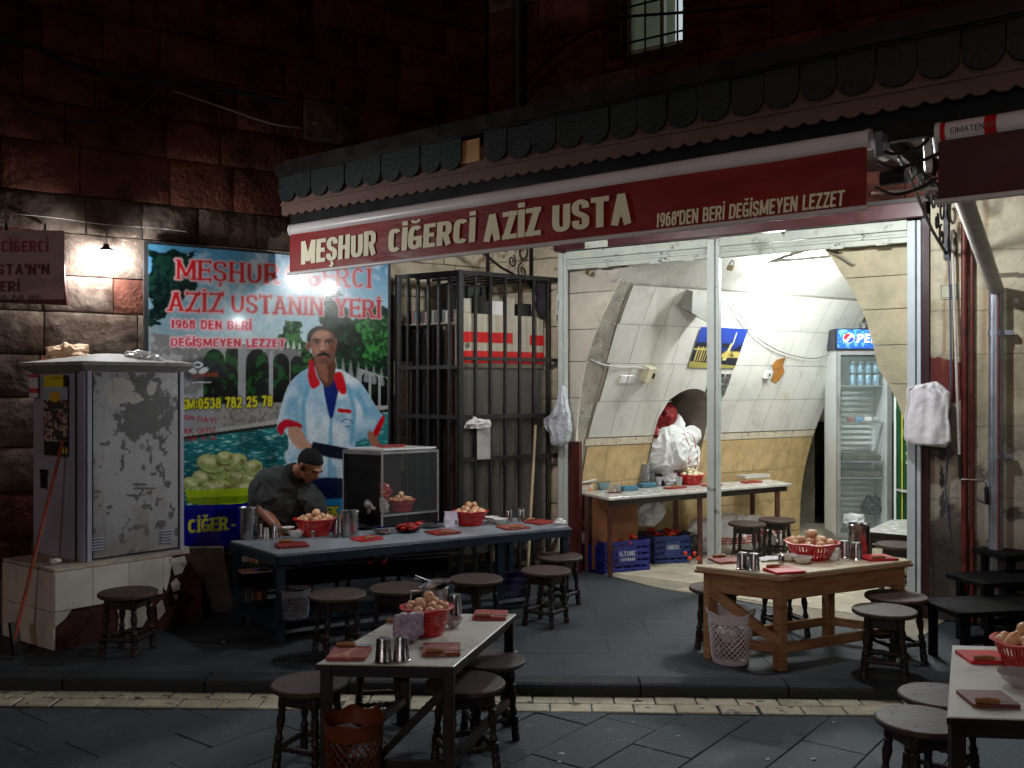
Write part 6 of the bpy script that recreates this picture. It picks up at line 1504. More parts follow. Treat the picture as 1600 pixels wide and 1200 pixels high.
for i in range(12):
    a = i * 2.4; q = .012 + .055 * (i / 12) ** .5; r = .022 if i % 3 else .028
    o = MB().ball(pfp + V(q * math.cos(a), q * math.sin(a), .030 + (.016 if q < .045 else 0)), r, 10, 7, sc=(1.25, .8, .72), R=Matrix.Rotation(a, 3, 'Z'), wob=.35, seed=i).build('red_pepper', M_tomato if i % 2 else M_pepper, smooth=True)
    tag(o, 'shiny red pepper piled on the dark plate on the counter', 'pepper', 'peppers on the dark plate')
pp_ = ctp(654, 818, CT + .05); st_ = MB().tube(catmull([pp_, pp_ + V(.02, 0, .015), pp_ + V(.045, 0, .012)], 4), .003, 6).ball(pp_ + V(-.0, 0, 0), .02, 10, 7, sc=(1.2, .8, .8), wob=.3)
tag(st_.build('red_pepper', M_tomato, smooth=True), 'bright red pepper with a stalk on the rim of the dark plate', 'pepper')
foil(ctp(672, 824, CT), .085, 'grey foil tray next to the white packet')
def packet(p, w, d_, h, ang, label, m, name='paper_packet', cat='packet', seed=0):
    t = thing(name, label, cat, p, ang)
    def f(u, v):
        a = u * 2 * math.pi; ca_, sa_ = math.cos(a), math.sin(a); e = .35
        x = math.copysign(abs(ca_) ** e, ca_) * w / 2; y = math.copysign(abs(sa_) ** e, sa_) * d_ / 2 * (1 - .55 * v)
        n_ = .006 * mnoise.noise(V(x * 30, y * 30 + seed, v * 3)); return V(x * (1 + .05 * math.sin(5 * v)) + n_, y + n_, v * h + .004 * mnoise.noise(V(a, seed, 1)))
    mb = MB().grid(f, 28, 8); mb.add([V(w / 2 * a, d_ / 2 * b * .4, h * .98) for a, b in ((-1, -1), (1, -1), (1, 1), (-1, 1))], [(0, 1, 2, 3)])
    mb.build('body', m, t, smooth=False, world=False, fix=False); return t
pk_ = packet(ctp(705, 823, CT), .105, .06, .115, .25, 'white crumpled salt packet with a barcode beside the far onion basket', mat('packet_paper', c(224, 218, 232), .5, var=.12, bump=.3, bscale=60))
mb = MB()
for i in range(9): mb.obox(V(.022 + i * .0026, -.0335, .02), V(.0013, 0, 0), V(0, -.0012, 0), V(0, .004, .034))
mb.build('barcode', M_black, pk_, world=False)
basket(ctp(735, 820, CT), 'red plastic basket of onions behind the white packet on the counter', 'peeled onion in the red basket behind the white packet', r=.135, h=.105, n_on=16, seed=2)
bowl_(ctp(769, 816, CT), 'white bowl behind the other one at the far end of the counter', 'white bowls on the counter', .058, .042)
bowl_(ctp(782, 819, CT), 'white bowl near the two steel shakers on the counter', 'white bowls on the counter', .058, .042)
can(ctp(795, 816, CT), 'steel shaker nearer the white bowls at the far end of the counter', h=.10, r=.029, group='steel shakers')
can(ctp(814, 815, CT), 'steel shaker nearer the end board on the counter', h=.105, r=.03, group='steel shakers')
board(ctp(692, 833, CT), ca + .05, 'red chopping board in front of the white packet', L=.20, Wd=.19)
board(ctp(802, 825, CT), ca - .1, 'red chopping board in front of the steel shakers', L=.20, Wd=.19, m=M_board2)
board(ctp(844, 817, CT), ca + .2, 'red chopping board at the very end of the counter, with a pale knife handle', L=.19, Wd=.18, side=-1)
crumple('crumpled_tissue', M_paper, ctp(875, 816, CT + .02), .035, (1.2, .8, .8), 12, 'white crumpled tissue on the far corner of the counter', 'tissue', amp=1.2)
# --- on the small street table
T1 = TZ + .001
na_ = math.atan2((Pn[1] - Pn[0]).y, (Pn[1] - Pn[0]).x)
board(at_z(546, 1023, T1), na_ + .05, 'worn red chopping board at the corner of the small table, knife behind it', m=M_board2, L=.165, Wd=.185, side=-1)
board(at_z(690, 1017, T1), na_ + .12, 'worn red chopping board with a thick-handled knife in front, on the small table', m=M_board2, L=.165, Wd=.18)
board(at_z(766, 963, T1), na_, 'dark red chopping board at the far end of the small table', L=.165, Wd=.17)
g_ = 'upturned steel cups on the small table'
cup(at_z(599, 1034, T1), 'upturned steel cup beside the near worn board on the small table', g_, h=.10, r=.036)
cup(at_z(627, 1032, T1), 'upturned steel cup in front of the clear bag on the small table', g_, h=.10, r=.036)
cup(at_z(711, 961, T1), 'upturned steel cup behind the glass bowl on the small table', None, h=.105, r=.036)
basket(at_z(667, 990, T1), 'red plastic bucket-shaped basket of onions on the small table', 'peeled onion in the red basket on the small street table', r=.118, h=.125, n_on=16, seed=3, onr=.024)
bg = remesh(MB().ball(at_z(638, 1003, T1) + V(0, 0, .055), .058, 14, 10, sc=(1.12, .62, .95), wob=.3).box(*(at_z(638, 1003, T1) + V(.0, 0, .09)), .125, .03, .07, .2), 'clear_bag', mat('violet_bag', c(196, 176, 200), .25, var=.3, scale=24, bump=.5, bscale=50, coat=.5, alpha=.92), voxel=.0045, smooth_it=3, disp=.007, dscale=26, ridge=True)
tag(bg, 'clear plastic bag of pale violet salt leaning on the red basket', 'bag')
jug(at_z(679, 966, T1), 'steel jug with a tilted lid and spoon behind the onion basket on the small table', h=.155, r=.066, lid=True, ang=math.pi)
bowl_(at_z(708, 980, T1), 'small glass bowl of red seasoning on the small table', None, .045, .042, m=mat('glass_bowl', c(210, 206, 200), .15, alpha=.6, coat=.5), fill=M_pepper)
kn = thing('kitchen_knife', 'wooden knife handle poking out beside the onion basket', 'knife', at_z(612, 972, T1)); p = at_z(604, 973, T1); MB().tube([p + V(0, 0, .01), p + V(.05, .02, .01)], .011, 8).build('handle', M_knifeh, kn, smooth=True)
# --- on the edge table
board(at_z(1537, 1029, T1), -.05, 'bright red chopping board at the far side of the cut-off white table', m=mat('bright_red_board', c(206, 40, 52), .5, var=.15), L=.175, Wd=.17, side=1)
board(at_z(1543, 1095, T1), -.08, 'brownish red chopping board at the near side of the cut-off white table', m=mat('brownish_board', c(118, 62, 56), .55, var=.2), L=.165, Wd=.17)
basket(at_z(1604, 1042, T1), 'red plastic basket of onions cut by the picture edge', 'peeled onion in the red basket at the picture edge', r=.13, h=.105, n_on=16, seed=6, onr=.027)
bowl_(at_z(1597, 1072, T1), 'shallow clear bowl below the basket at the picture edge', None, .085, .05, m=mat('clear_bowl', c(196, 186, 190), .2, alpha=.75, coat=.4))
# --- on the pine table
T2 = PTZ + .001
g_ = 'upturned steel cups on the pine table'
cup(at_z(1160, 889, T2), 'upturned steel cup next to the board at the short end of the pine table', g_, h=.098, r=.035)
cup(at_z(1178, 891, T2), 'upturned steel cup nearest the pine table corner, beside the salt shaker', g_, h=.098, r=.035)
cup(at_z(1320, 871, T2), 'upturned steel cup touching the red basket on the pine table', g_, h=.105, r=.037)
cup(at_z(1338, 874, T2), 'upturned steel cup in front of the tall jug on the pine table', g_, h=.105, r=.037)
jug(at_z(1342, 866, T2), 'tall waisted steel jug behind the cups on the pine table', h=.19, r=.066, handle=False)
can(at_z(1221, 882, T2), 'small salt shaker between the boards and the white bowls on the pine table', h=.060, r=.018)
bowl_(at_z(1232, 876, T2), 'white bowl behind the other on the pine table', 'white bowls on the pine table', .06, .036)
bowl_(at_z(1254, 880, T2), 'white bowl nearest the red basket on the pine table', 'white bowls on the pine table', .058, .04)
basket(at_z(1268, 872, T2), 'wide red plastic basket of onions on the pine table', 'peeled onion in the wide red basket on the pine table', r=.165, h=.10, n_on=16, seed=7, onr=.027)
board(at_z(1138, 877, T2), pa - .25, 'dull red chopping board at the short end of the pine table', m=M_board2, L=.20, Wd=.16, side=-1)
board(at_z(1225, 893, T2), pa - .2, 'bright red chopping board at the near corner of the pine table', L=.19, Wd=.16, side=-1, m=mat('bright_red_board', c(206, 40, 52), .5))
board(at_z(1370, 873, T2), pa - .3, 'red chopping board at the far end of the pine table with a pale-handled knife', L=.20, Wd=.17, m=mat('bright_red_board', c(206, 40, 52), .5))
pb_ = MB().grid(lambda u, v: at_z(1190, 878, T2) + V(u * .22, v * .12 + u * .05, .008 + .012 * mnoise.noise(V(u * 3, v * 3, 2)) + .01 * u), 14, 8).build('paper_sheet', M_paper, smooth=True, fix=False); tag(pb_, 'loose white paper sheet behind the salt shaker on the pine table', 'paper')
crumple('plastic_wrap', M_clear, at_z(1303, 867, T2 + .03), .045, (1, .6, .9), 4, 'clear plastic wrap between the basket and the cups on the pine table', 'plastic wrap')

# ================================================================== BINS AND TUBS
def lattice_bin(p, label, r, h, m, taper=.78, n=22, name='waste_bin', wavy=False, seed=1, contents=True):
    t = thing(name, label, 'bin', p)
    R = lambda z: r * (taper + (1 - taper) * z / h)
    mb = MB()
    z0, z1 = h * .10, h * .80; lv = 9
    for dn in (1, -1):
        for i in range(n):
            pts = []
            for j in range(lv + 1):
                z = z0 + (z1 - z0) * j / lv; a = 2 * math.pi * (i / n + dn * j / lv * .28); pts.append(V(R(z) * math.cos(a), R(z) * math.sin(a), z))
            mb.tube(pts, r * .026, 4, cap=False)
    mb.build('lattice', m, t, world=False, fix=False)
    MB().lathe([(0, .003), (R(0) - .004, .0), (R(0), .005), (R(z0), z0), (R(z0) - .003, z0), (R(0) - .005, .008), (0, .008)], n=36, cap=False).build('base', m, t, smooth=True, world=False)
    wob = (lambda q, z, a, i: (q * (1 + .03 * math.cos(7 * a) * max(0, z - z1) / (h - z1)), z + .008 * math.cos(7 * a) * (z > h * .95))) if wavy else None
    MB().lathe([(R(z1), z1), (R(h), h), (R(h) * 1.06, h + .004), (R(h) * 1.06, h - .004), (R(h) - .003, h - .004), (R(z1) - .003, z1)], n=56, wob=wob, cap=False).build('rim', m, t, smooth=True, world=False)
    return t
p = at_z(1149, 1043, .081); p.y += .12; lattice_bin(p, 'white lattice waste bin with rubbish, in front of the pine table', .135, .30, M_wbin, wavy=True)
crumple('crumpled_tissue', M_paper, p + V(-.02, -.02, .17), .065, (1, .9, .8), 21, 'white crumpled tissue in the white lattice bin by the pine table', 'tissue', amp=1.3)
crumple('crumpled_tissue', mat('greyish_tissue', c(170, 150, 146), .8, bump=.4), p + V(.01, -.0, .09), .09, (.9, .9, .8), 22, 'greyish rubbish at the bottom of the white lattice bin', 'rubbish', amp=1.1)
p = at_Y(553, 700, 3.93); p.z = .001; lattice_bin(p, 'orange lattice waste bin in the street beside the small table', .122, .345, M_obin, wavy=True)
crumple('clear_liner', M_clear, p + V(-.03, -.02, .29), .05, (1.1, 1, .7), 31, 'scrap of clear plastic inside the orange bin', 'plastic scrap')
p = at_z(461, 965, .235); lattice_bin(p, 'white lattice basket standing on the low shelf of the counter', .095, .18, mat('shaded_lattice', c(120, 122, 128), .5), taper=.85, n=18)  # basket's white plastic greyed to stand for the shadow under the counter
crumple('rag', M_cloth, p + V(0, 0, .17), .07, (1, 1, .5), 33, 'dark rag in the white lattice basket', 'rag')
p = at_z(799, 945, .081); p.y += .12; lattice_bin(p, 'violet plastic lattice tub on the ground under the counter', .15, .19, M_pbin, taper=.9, n=26, name='plastic_tub')
p = at_z(898, 893, .081); p.y += .16
mbn = thing('maroon_bin', 'maroon bin lined with a clear bag and full of white tissue, behind the counter end', 'bin', p)
MB().lathe([(0, 0), (.11, 0), (.14, .33), (.145, .335), (.135, .33), (.105, .01), (0, .01)], n=28, cap=False).build('body', mat('maroon_plastic', c(96, 48, 44), .5), mbn, smooth=True, world=False)
MB().lathe([(.135, .335), (.15, .34), (.155, .30), (.15, .24)], n=36, wob=lambda R, z, a, i: (R * (1 + .05 * math.sin(9 * a)), z), cap=False).build('liner', M_bagth, mbn, smooth=True, world=False)
for i in range(4):
    a = i * 1.7; crumple('crumpled_tissue', M_paper, p + V(.06 * math.cos(a), .06 * math.sin(a), .37 + .02 * (i % 2)), .055, (1, .7, .9), 40 + i, 'crumpled white tissue heaped in the maroon bin', 'tissue', amp=1.4, group='tissues in the maroon bin')

# ================================================================== GLASS DISPLAY CASE
K1 = V(-.96, 7.12, 0); kx = V(.80, .60, 0).normalized(); ky = V(-.83, .56, 0).normalized()
cw, cd_, z0, z1 = .46, .34, .66, 1.215
K1 = at_Y(597, 700, 7.12); K1.z = 0
cs_ = thing('display_case', 'glass-fronted meat display case with a dark open side, behind the counter', 'display case', K1 + V(0, 0, z0))
kr_ = at_Y(684, 700, 7.42); kr_.z = 0; kl_ = at_Y(537, 700, 7.32); kl_.z = 0; kback = kr_ + kl_ - K1
MB().prism([V(p.x, p.y, z0) for p in (K1, kr_, kback, kl_)], (0, 0, .075)).build('base', M_black, cs_)
MB().prism([V(p.x, p.y, z1 - .02) for p in (K1, kr_, kback, kl_)], (0, 0, .02)).build('top', M_alu, cs_)
MB().obox(kl_ + V(0, 0, z0), kback - kl_, (K1 - kl_) * .02, V(0, 0, z1 - z0)).build('back_panel', M_black, cs_)
MB().obox(kl_ + V(0, 0, z0) + (K1 - kl_) * .1, (K1 - kl_) * .82, (kback - kl_) * .01, V(0, 0, z1 - z0 - .03)).build('side_panel', M_black, cs_)
for p in (K1, kr_, kl_): MB().obox(V(p.x, p.y, z0) - V(.008, 0, 0), V(.016, 0, 0), V(0, .016, 0), V(0, 0, z1 - z0)).build('frame_post', M_alu, cs_)
MB().bar(V(K1.x, K1.y, z0 + .08), V(kr_.x, kr_.y, z0 + .08), .012, .015).build('frame_rail', M_alu, cs_)
MB().bar(V(K1.x, K1.y, z1 - .01), V(kl_.x, kl_.y, z1 - .01), .015, .03).build('frame_rail', M_alu, cs_)
MB().prism([V(K1.x, K1.y, z0 + .09), V(kr_.x, kr_.y, z0 + .09), V(kr_.x, kr_.y, z1 - .022), V(K1.x, K1.y, z1 - .022)], (kback - kr_).normalized() * .004).build('front_glass', M_glass, cs_)
pc = K1 * .45 + kr_ * .45 + kback * .10; pc = (K1 + kr_ + kback + kl_) / 4
def inc(a, b, z): q = K1 + (kr_ - K1) * a + (kl_ - K1) * b; return V(q.x, q.y, z)
basket(inc(.62, .42, z0 + .08), 'red plastic basket of onions inside the glass case', 'peeled onion in the red basket inside the glass case', r=.115, h=.09, n_on=16, seed=9, onr=.022)
crumple('meat_pack', mat('raw_red_meat', c(190, 50, 40), .4, var=.3, scale=25, coat=.4), inc(.28, .5, z0 + .24), .085, (1.2, .7, .75), 51, 'clear bag of red meat standing in the glass case', 'meat')
crumple('clear_pack', mat('foggy_plastic', c(176, 168, 170), .3, var=.3, coat=.3), inc(.12, .3, z0 + .14), .085, (1, .8, .8), 52, 'foggy plastic bag beside the basket in the glass case', 'bag')
tr_ = MB().prism([V(p.x, p.y, z1 + .002) + (pc - p) * .12 for p in (K1, kr_, kback, kl_)], (0, 0, .006)).prism([V(p.x, p.y, z1 + .009) + (pc - p) * .06 + V(.01, 0, 0) for p in (K1, kr_, kback, kl_)], (0, 0, .012)).build('white_tray', M_china)
tag(tr_, 'pair of flat white trays lying on top of the glass case', 'tray')
board(V(pc.x, pc.y, z1 + .023), math.atan2(kx.y, kx.x), 'red chopping board lying on the white trays on the glass case', L=.19, Wd=.12, knife=False)
stn = MB()
for p in (K1, kr_, kback, kl_): stn.box(p.x + (pc.x - p.x) * .1, p.y + (pc.y - p.y) * .1, .365, .03, .03, .57)
tag(stn.build('case_stand', M_iron), 'black legs that carry the glass case behind the counter', 'stand')

# ================================================================== CAGE
cN = V(-.424, 7.85, 0); cR = V(.43, 8.44, 0); cL = V(-.974, 8.21, 0); CH = 2.655
cg = thing('cage', 'black barred metal cage full of shop things in the corner of the front', 'cage', V(cN.x, cN.y, .08))
for p in (cN, cR, cL): MB().box(p.x, p.y, (.08 + CH) / 2, .045, .045, CH - .08, ang_).build('post', M_iron, cg, bevel=.003)
for a, b, nb in ((cN, cR, 7), (cL, cN, 6)):
    for z in (CH - .02, 1.93 if a is cN else 1.86, 1.45, 1.1, .42, .12):
        if a is cL and z in (1.1,): continue
        MB().bar(V(a.x, a.y, z), V(b.x, b.y, z), .03, .035 if z not in (1.93, 1.86) else .03).build('rail', M_iron, cg)
    d = (b - a)
    for i in range(1, nb): p = a + d * i / nb; MB().box(p.x, p.y, (.1 + CH) / 2, .022, .022, CH - .14, math.atan2(d.y, d.x)).build('bar', M_iron, cg)
mb = MB(); cI = V(CORNER.x, CORNER.y, 0)
for i in range(6): mb.bar(cN.lerp(cR, i / 5.5) + V(0, 0, CH - .02), cL.lerp(cI, i / 5.5) + V(0, 0, CH - .02), .015, .02)
mb.build('roof_bars', M_iron, cg)
# contents
dR = (cR - cN).normalized(); nR = V(-dR.y, dR.x, 0)            # nR points into the cage
kb = thing('kiosk_unit', 'beige metal unit with two red bands behind the cage bars', 'unit', cN + dR * .5 + nR * .3 + V(0, 0, .08))
ko = cN + dR * .04 + nR * .10; kw_ = .88
def kz(py): return EYE - (py - HY) / F * 8.2
MB().obox(ko + V(0, 0, kz(575)), dR * kw_, nR * .3, V(0, 0, kz(492) - kz(575))).build('head', M_kiosk, kb, bevel=.004)
MB().obox(ko + V(0, 0, .3), dR * kw_ + nR * .02, nR * .3, V(0, 0, kz(575) - .3)).build('body', mat('grey_beige_panel', c(96, 92, 82), .5, var=.25, scale=3), kb)
MB().obox(ko - nR * .006 + V(0, 0, kz(536)), dR * (kw_ * .62), nR * .006, V(0, 0, kz(520) - kz(536))).build('red_band', M_red_panel, kb)
MB().obox(ko - nR * .006 + dR * kw_ * .83 + V(0, 0, kz(538)), dR * (kw_ * .17), nR * .006, V(0, 0, kz(522) - kz(538))).build('red_band', M_red_panel, kb)
MB().obox(ko - nR * .006 + V(0, 0, kz(568)), dR * kw_, nR * .006, V(0, 0, kz(549) - kz(568))).build('red_band', M_red_panel, kb)
MB().lathe([(.024, 0), (.024, .004)], (0, 0, 0), 16).xf(Matrix.Translation(ko + dR * .09 + V(0, 0, kz(541)) - nR * .006) @ Matrix.Rotation(math.atan2(nR.y, nR.x), 4, 'Z') @ Matrix.Rotation(-math.pi / 2, 4, 'Y')).build('badge', M_steel, kb)
for i, (a, w, h) in enumerate(((.04, .12, .16), (.2, .1, .2), (.34, .14, .15), (.5, .1, .19), (.66, .12, .14))):
    t = MB().obox(ko + dR * a + nR * .04 + V(0, 0, kz(492)), dR * w, nR * .1, V(0, 0, h * .8)).build('stacked_box', [M_kiosk, M_black, M_china, M_kiosk, M_black][i], bevel=.003)
    tag(t, ['beige carton standing over the red bands by the cage corner post', 'tall black box over the red bands', 'white carton over the red bands', 'tall beige carton over the red bands', 'black box over the red bands near the shutter post'][i], 'box')
tv_ = thing('old_monitor', 'old black monitor on top of the things in the cage corner', 'monitor', ko + dR * .05 + nR * .1 + V(0, 0, kz(492) + .16))
MB().obox(ko + dR * -.02 + nR * .1 + V(0, 0, kz(488)), dR * .36, nR * .25, V(0, 0, .24)).build('body', M_black, tv_, bevel=.01)
MB().obox(ko + dR * .01 + nR * .094 + V(0, 0, kz(485)), dR * .3, nR * .006, V(0, 0, .2)).build('screen', mat('dark_glass', c(8, 8, 10), .08, coat=.6), tv_)
hj = remesh(MB().ball(cR - dR * .16 + nR * .06 + V(0, 0, kz(470)), .09, 12, 9, sc=(.7, .5, 1.7)).ball(cR - dR * .17 + nR * .06 + V(0, 0, kz(450)), .07, 10, 8, sc=(1, .6, 1)), 'black_bag', M_cloth, voxel=.014, disp=.015, dscale=14)
tag(hj, 'black bag hung high in the cage near the shutter post', 'bag')
for i, (a, b, zt, zb, lab) in enumerate(((.03, .42, kz(578), .35, 'cloudy plastic sheet hanging behind the cage bars near the corner post'), (.44, .96, kz(578), .30, 'cloudy plastic sheet hanging behind the cage bars near the shutter post'))):
    def f(u, v): s = a + (b - a) * u; return cN + dR * s + nR * (.045 + .028 * math.sin(u * 17 + v * 3) * (.3 + v) + .012 * mnoise.noise(V(u * 9, v * 4, i))) + V(0, 0, zt + (zb - zt) * v)
    tag(MB().grid(f, 40, 24).build('plastic_sheet', M_sheet, smooth=True, fix=False), lab, 'plastic sheet')
hk = MB().obox(cN + dR * .15 - nR * .02 + V(0, 0, kz(714)), dR * .13, -nR * .004, V(0, 0, kz(660) - kz(714))).build('hanging_paper', mat('grey_paper', c(170, 170, 166), .7)); tag(hk, 'grey sheet hooked on the cage bars below a crumpled scrap', 'paper')
crumple('foil_scrap', M_paper, cN + dR * .14 - nR * .03 + V(0, 0, kz(660)), .06, (1.5, .5, .8), 61, 'crumpled white scrap caught on the cage bars', 'scrap', amp=1.6)
dL = (cL - cN).normalized(); nL = V(dL.y, -dL.x, 0)
if nL.y < 0: nL = -nL
for i, (a, w, zt, zb, m, lab) in enumerate(((.10, .10, kz(510), .5, mat('dark_red_cloth', c(70, 30, 24), .8), 'dark red strip of cloth just behind the cage corner post'), (.24, .16, kz(512), .3, M_cloth, 'dark garment hanging behind the left cage bars'), (.44, .13, kz(515), .4, M_cloth, 'black coat hanging at the wall side of the cage'))):
    def f(u, v): return cN + dL * (a + w * u) + nL * (.08 + .03 * math.sin(u * 9 + v * 2)) + V(0, 0, zt + (zb - zt) * v)
    tag(MB().grid(f, 14, 10).build('hanging_cloth', m, smooth=True, fix=False), lab.replace('left ', ''), 'cloth')
bk = thing('media_rack', 'row of thin cases on a shelf inside the cage', 'rack', cN + dL * .35 + nL * .12 + V(0, 0, kz(508)))
MB().obox(cN + dL * .05 + nL * .08 + V(0, 0, kz(508)), dL * .6, nL * .2, V(0, 0, .012)).build('shelf', M_kiosk, bk)
for i in range(16):
    cm = [M_kiosk, mat('teal_case', c(90, 130, 130), .4), mat('pinkish_case', c(150, 100, 100), .4), M_black][i % 4]
    MB().obox(cN + dL * (.06 + i * .036) + nL * .10 + V(0, 0, kz(507)), dL * .03, nL * .12, V(0, 0, .10 + .008 * (i % 3))).build('case', cm, bk)
bb = MB().obox(cN + dL * .06 + nL * .1 + V(0, 0, kz(810)), dL * .18, nL * .1, V(0, 0, kz(758) - kz(810))).build('blue_box', M_bluebox, bevel=.006); tag(bb, 'bright blue plastic box behind the cage bars by the glass case', 'box')
tag(MB().obox(cN + dL * .08 + nL * .11 + V(0, 0, kz(758)), dL * .2, nL * .1, V(0, 0, .45)).build('water_bottle_crate', mat('teal_glass', c(90, 170, 180), .2, var=.3, coat=.3), bevel=.01), 'pale teal translucent container above the blue box in the cage', 'container')
tag(MB().tube([at_z(823, 925, .09) + V(0, .1, 0), cN + dR * .74 - nR * .03 + V(0, 0, kz(665))], .012, 8).build('broom_stick', M_woodh, smooth=True), 'pale wooden handle leaning against the cage bars', 'stick')
for i in range(3):
    mb = MB().tube(catmull([cR - dR * (.02 + .02 * i) - nR * .03 + V(0, 0, kz(440 + i * 8)), cR - dR * .08 - nR * .05 + V(0, 0, kz(490)), cR - dR * .03 - nR * .04 + V(0, 0, kz(525 + 6 * i)), cR + dR * .04 - nR * .05 + V(0, 0, kz(528))], 6), .006, 6)
    tag(mb.build('loose_cable', [M_cable, M_wire, M_wire][i], smooth=True), ['black', 'thin white', 'thicker white'][i] + ' cable looped on the cage edge near the shutter post', 'cable')

# ================================================================== INSIDE THE SHOP
MT = MZ + .001
q1, z1_ = vinv(1083, 472)
sb = thing('wall_speaker', 'grey box speaker jutting from the vault above the blue poster', 'speaker', vault(q1, z1_))
A_, B_, C_, D_ = (vpx(1058, 478, .01), vpx(1073, 452, .01), vpx(1097, 462, .01), vpx(1086, 492, .01))
off_ = U * .14 - V(0, 0, .05)
MB().add([A_, B_, C_, D_, A_ + off_ + V(0, 0, -.02), B_ + off_ * .4, C_ + off_ * .4 + V(0, 0, -.02), D_ + off_ + V(0, 0, -.03)], [(0, 1, 2, 3), (4, 5, 6, 7), (0, 1, 5, 4), (1, 2, 6, 5), (2, 3, 7, 6), (3, 0, 4, 7)]).build('box', mat('grey_box', c(128, 126, 116), .6, var=.2), sb)
# picture on the vault
qa, za = vinv(1072, 574); qb, zb_ = vinv(1140, 577); qc, zc_ = vinv(1101, 507)
def vsheet(x0, y0, x1, y1, x2, y2, nx, ny, off):
    """grid on the vault: (x0,y0) lower left, (x1,y1) lower right, (x2,y2) upper left"""
    q0, z0 = vinv(x0, y0); q1, z1 = vinv(x1, y1); q2, z2 = vinv(x2, y2)
    P = np.zeros((ny, nx, 3))
    for j in range(ny):
        for i in range(nx):
            a, b = i / (nx - 1), j / (ny - 1); P[j, i] = vault(q0 + (q1 - q0) * a, z0 + (z2 - z0) * b, off)
    return P
def vcanvas(P):
    s = Canvas.__new__(Canvas); s.ny, s.nx = P.shape[:2]; s.P = [P[..., 0], P[..., 1], P[..., 2]]
    s.PX = CX + F * s.P[0] / s.P[1]; s.PY = HY - F * (s.P[2] - EYE) / s.P[1]; s.C = np.zeros(P.shape); s._t = 0 * s.PX; s._h = 0 * s.PX
    s.A, s.B = np.meshgrid(np.linspace(0, 1, s.nx), np.linspace(0, 1, s.ny)); return s
P = vsheet(1072, 574, 1142, 577, 1072, 509, 90, 90, .02); vc = vcanvas(P)
A2, B2 = vc.A, vc.B; nn1 = fbm(A2.shape, 14, 71, 3)
vc.C[:] = k(30, 60, 150); vc.mix(sst(1 - B2, .2, .6) * .7, k(14, 26, 70)); vc.mix((B2 < .42) * 1., k(26, 26, 34)); vc.mix(sst(nn1, .5, .6) * (B2 > .35) * (B2 < .62), k(16, 18, 30))
for i in range(9): vc.mix((np.abs(A2 - .06 - i * .05) < .018) * (B2 < .46 - i * .005) * (B2 > .16), k(14, 14, 20)); vc.mix((np.abs(A2 - .085 - i * .05) < .007) * (B2 < .52) * (B2 > .16), k(206, 190, 110))
vc.mix((B2 > .44) * (B2 < .48) * (A2 < .5), k(196, 180, 100)); vc.mix((B2 < .16 - .1 * A2) * 1., k(150, 140, 70)); vc.mix((np.abs(A2 - (.72 + .12 * (B2 - .3))) < .045 * (1.1 - B2)) * (B2 > .2) * (B2 < .62), k(206, 196, 120)); vc.mix((np.abs(A2 - .78) < .012) * (B2 > .6) * (B2 < .9), k(206, 200, 170))
vc.mix((B2 > .26) * (B2 < .42) * (A2 > .62) * sst(nn1, .4, .6), k(190, 170, 90))
pic = vc.build('mosque_poster', M_flatprint, None, (0, 0, 0)); tag(pic, 'blue night photograph of lit arches pinned on the curved tiles', 'poster')
# foil sheets beneath, stain, sockets
P = vsheet(1098, 616, 1130, 616, 1106, 585, 16, 14, .015); mb = MB(); 
for j in range(14):
    for i in range(16): P[j, i] += np.array(U * (.018 * mnoise.noise(V(i * .6, j * .6, 1))))
vs = [tuple(P[j, i]) for j in range(14) for i in range(16)]; mb.add(vs, [(j * 16 + i, j * 16 + i + 1, (j + 1) * 16 + i + 1, (j + 1) * 16 + i) for j in range(13) for i in range(15)])
tag(mb.build('silver_sheet', M_steel2, smooth=False, fix=False), 'crinkled silvery sheet pinned below the blue picture', 'sheet')
def vpatch(pts, m, name, parent, off=.012):
    return MB().prism([vpx(a, b, off) for a, b in pts], U * .004).build(name, m, parent)
stn_ = vpatch([(1226, 557), (1221, 572), (1224, 578), (1216, 592), (1210, 598), (1204, 594), (1206, 580), (1204, 572), (1212, 562)], mat('brown_foam', c(170, 112, 40), .8, var=.3, bump=.5), 'foam_patch', None); tag(stn_, 'brown foam smear on the tiles beside a small socket', 'foam patch')
def vbox(px, py, w, h, d_, label, name, cat, m, hole=True):
    q, z = vinv(px, py); t = thing(name, label, cat, vault(q, z, .01)); n_ = vn(q, z); up = (vault(q, z + .02) - vault(q, z - .02)).normalized()
    MB().obox(vault(q, z, .008) - VI * w / 2 - up * h / 2, VI * w, up * h, n_ * d_).build('body', m, t, bevel=.003)
    if hole: MB().obox(vault(q, z, .008) + VI * w * .12 - up * h * .2 + n_ * d_, VI * w * .28, up * h * .35, n_ * .002).build('slot', M_black, t)
    return t
vbox(1197, 584, .07, .08, .03, 'small white socket beside the brown foam smear', 'wall_socket', 'socket', M_china)
vbox(1006, 584, .10, .14, .09, 'cream electrical box on the tiles with a white cable', 'electrical_box', 'box', M_ivory)
vbox(970, 593, .08, .075, .02, 'white switch further from the cream electrical box', 'wall_switch', 'switch', M_china, False)
vbox(984, 593, .08, .075, .02, 'white switch right next to the cream electrical box', 'wall_switch', 'switch', M_china, False)
tag(MB().tube(catmull([front(891, 528, -.12), front(905, 550, -.12), vpx(930, 566, .03), vpx(965, 574, .03), vpx(990, 571, .03), vpx(1010, 571, .1)], 6), .006, 6).build('white_cable', M_wire, smooth=True), 'white cable sagging across the tiles to the cream box', 'cable')
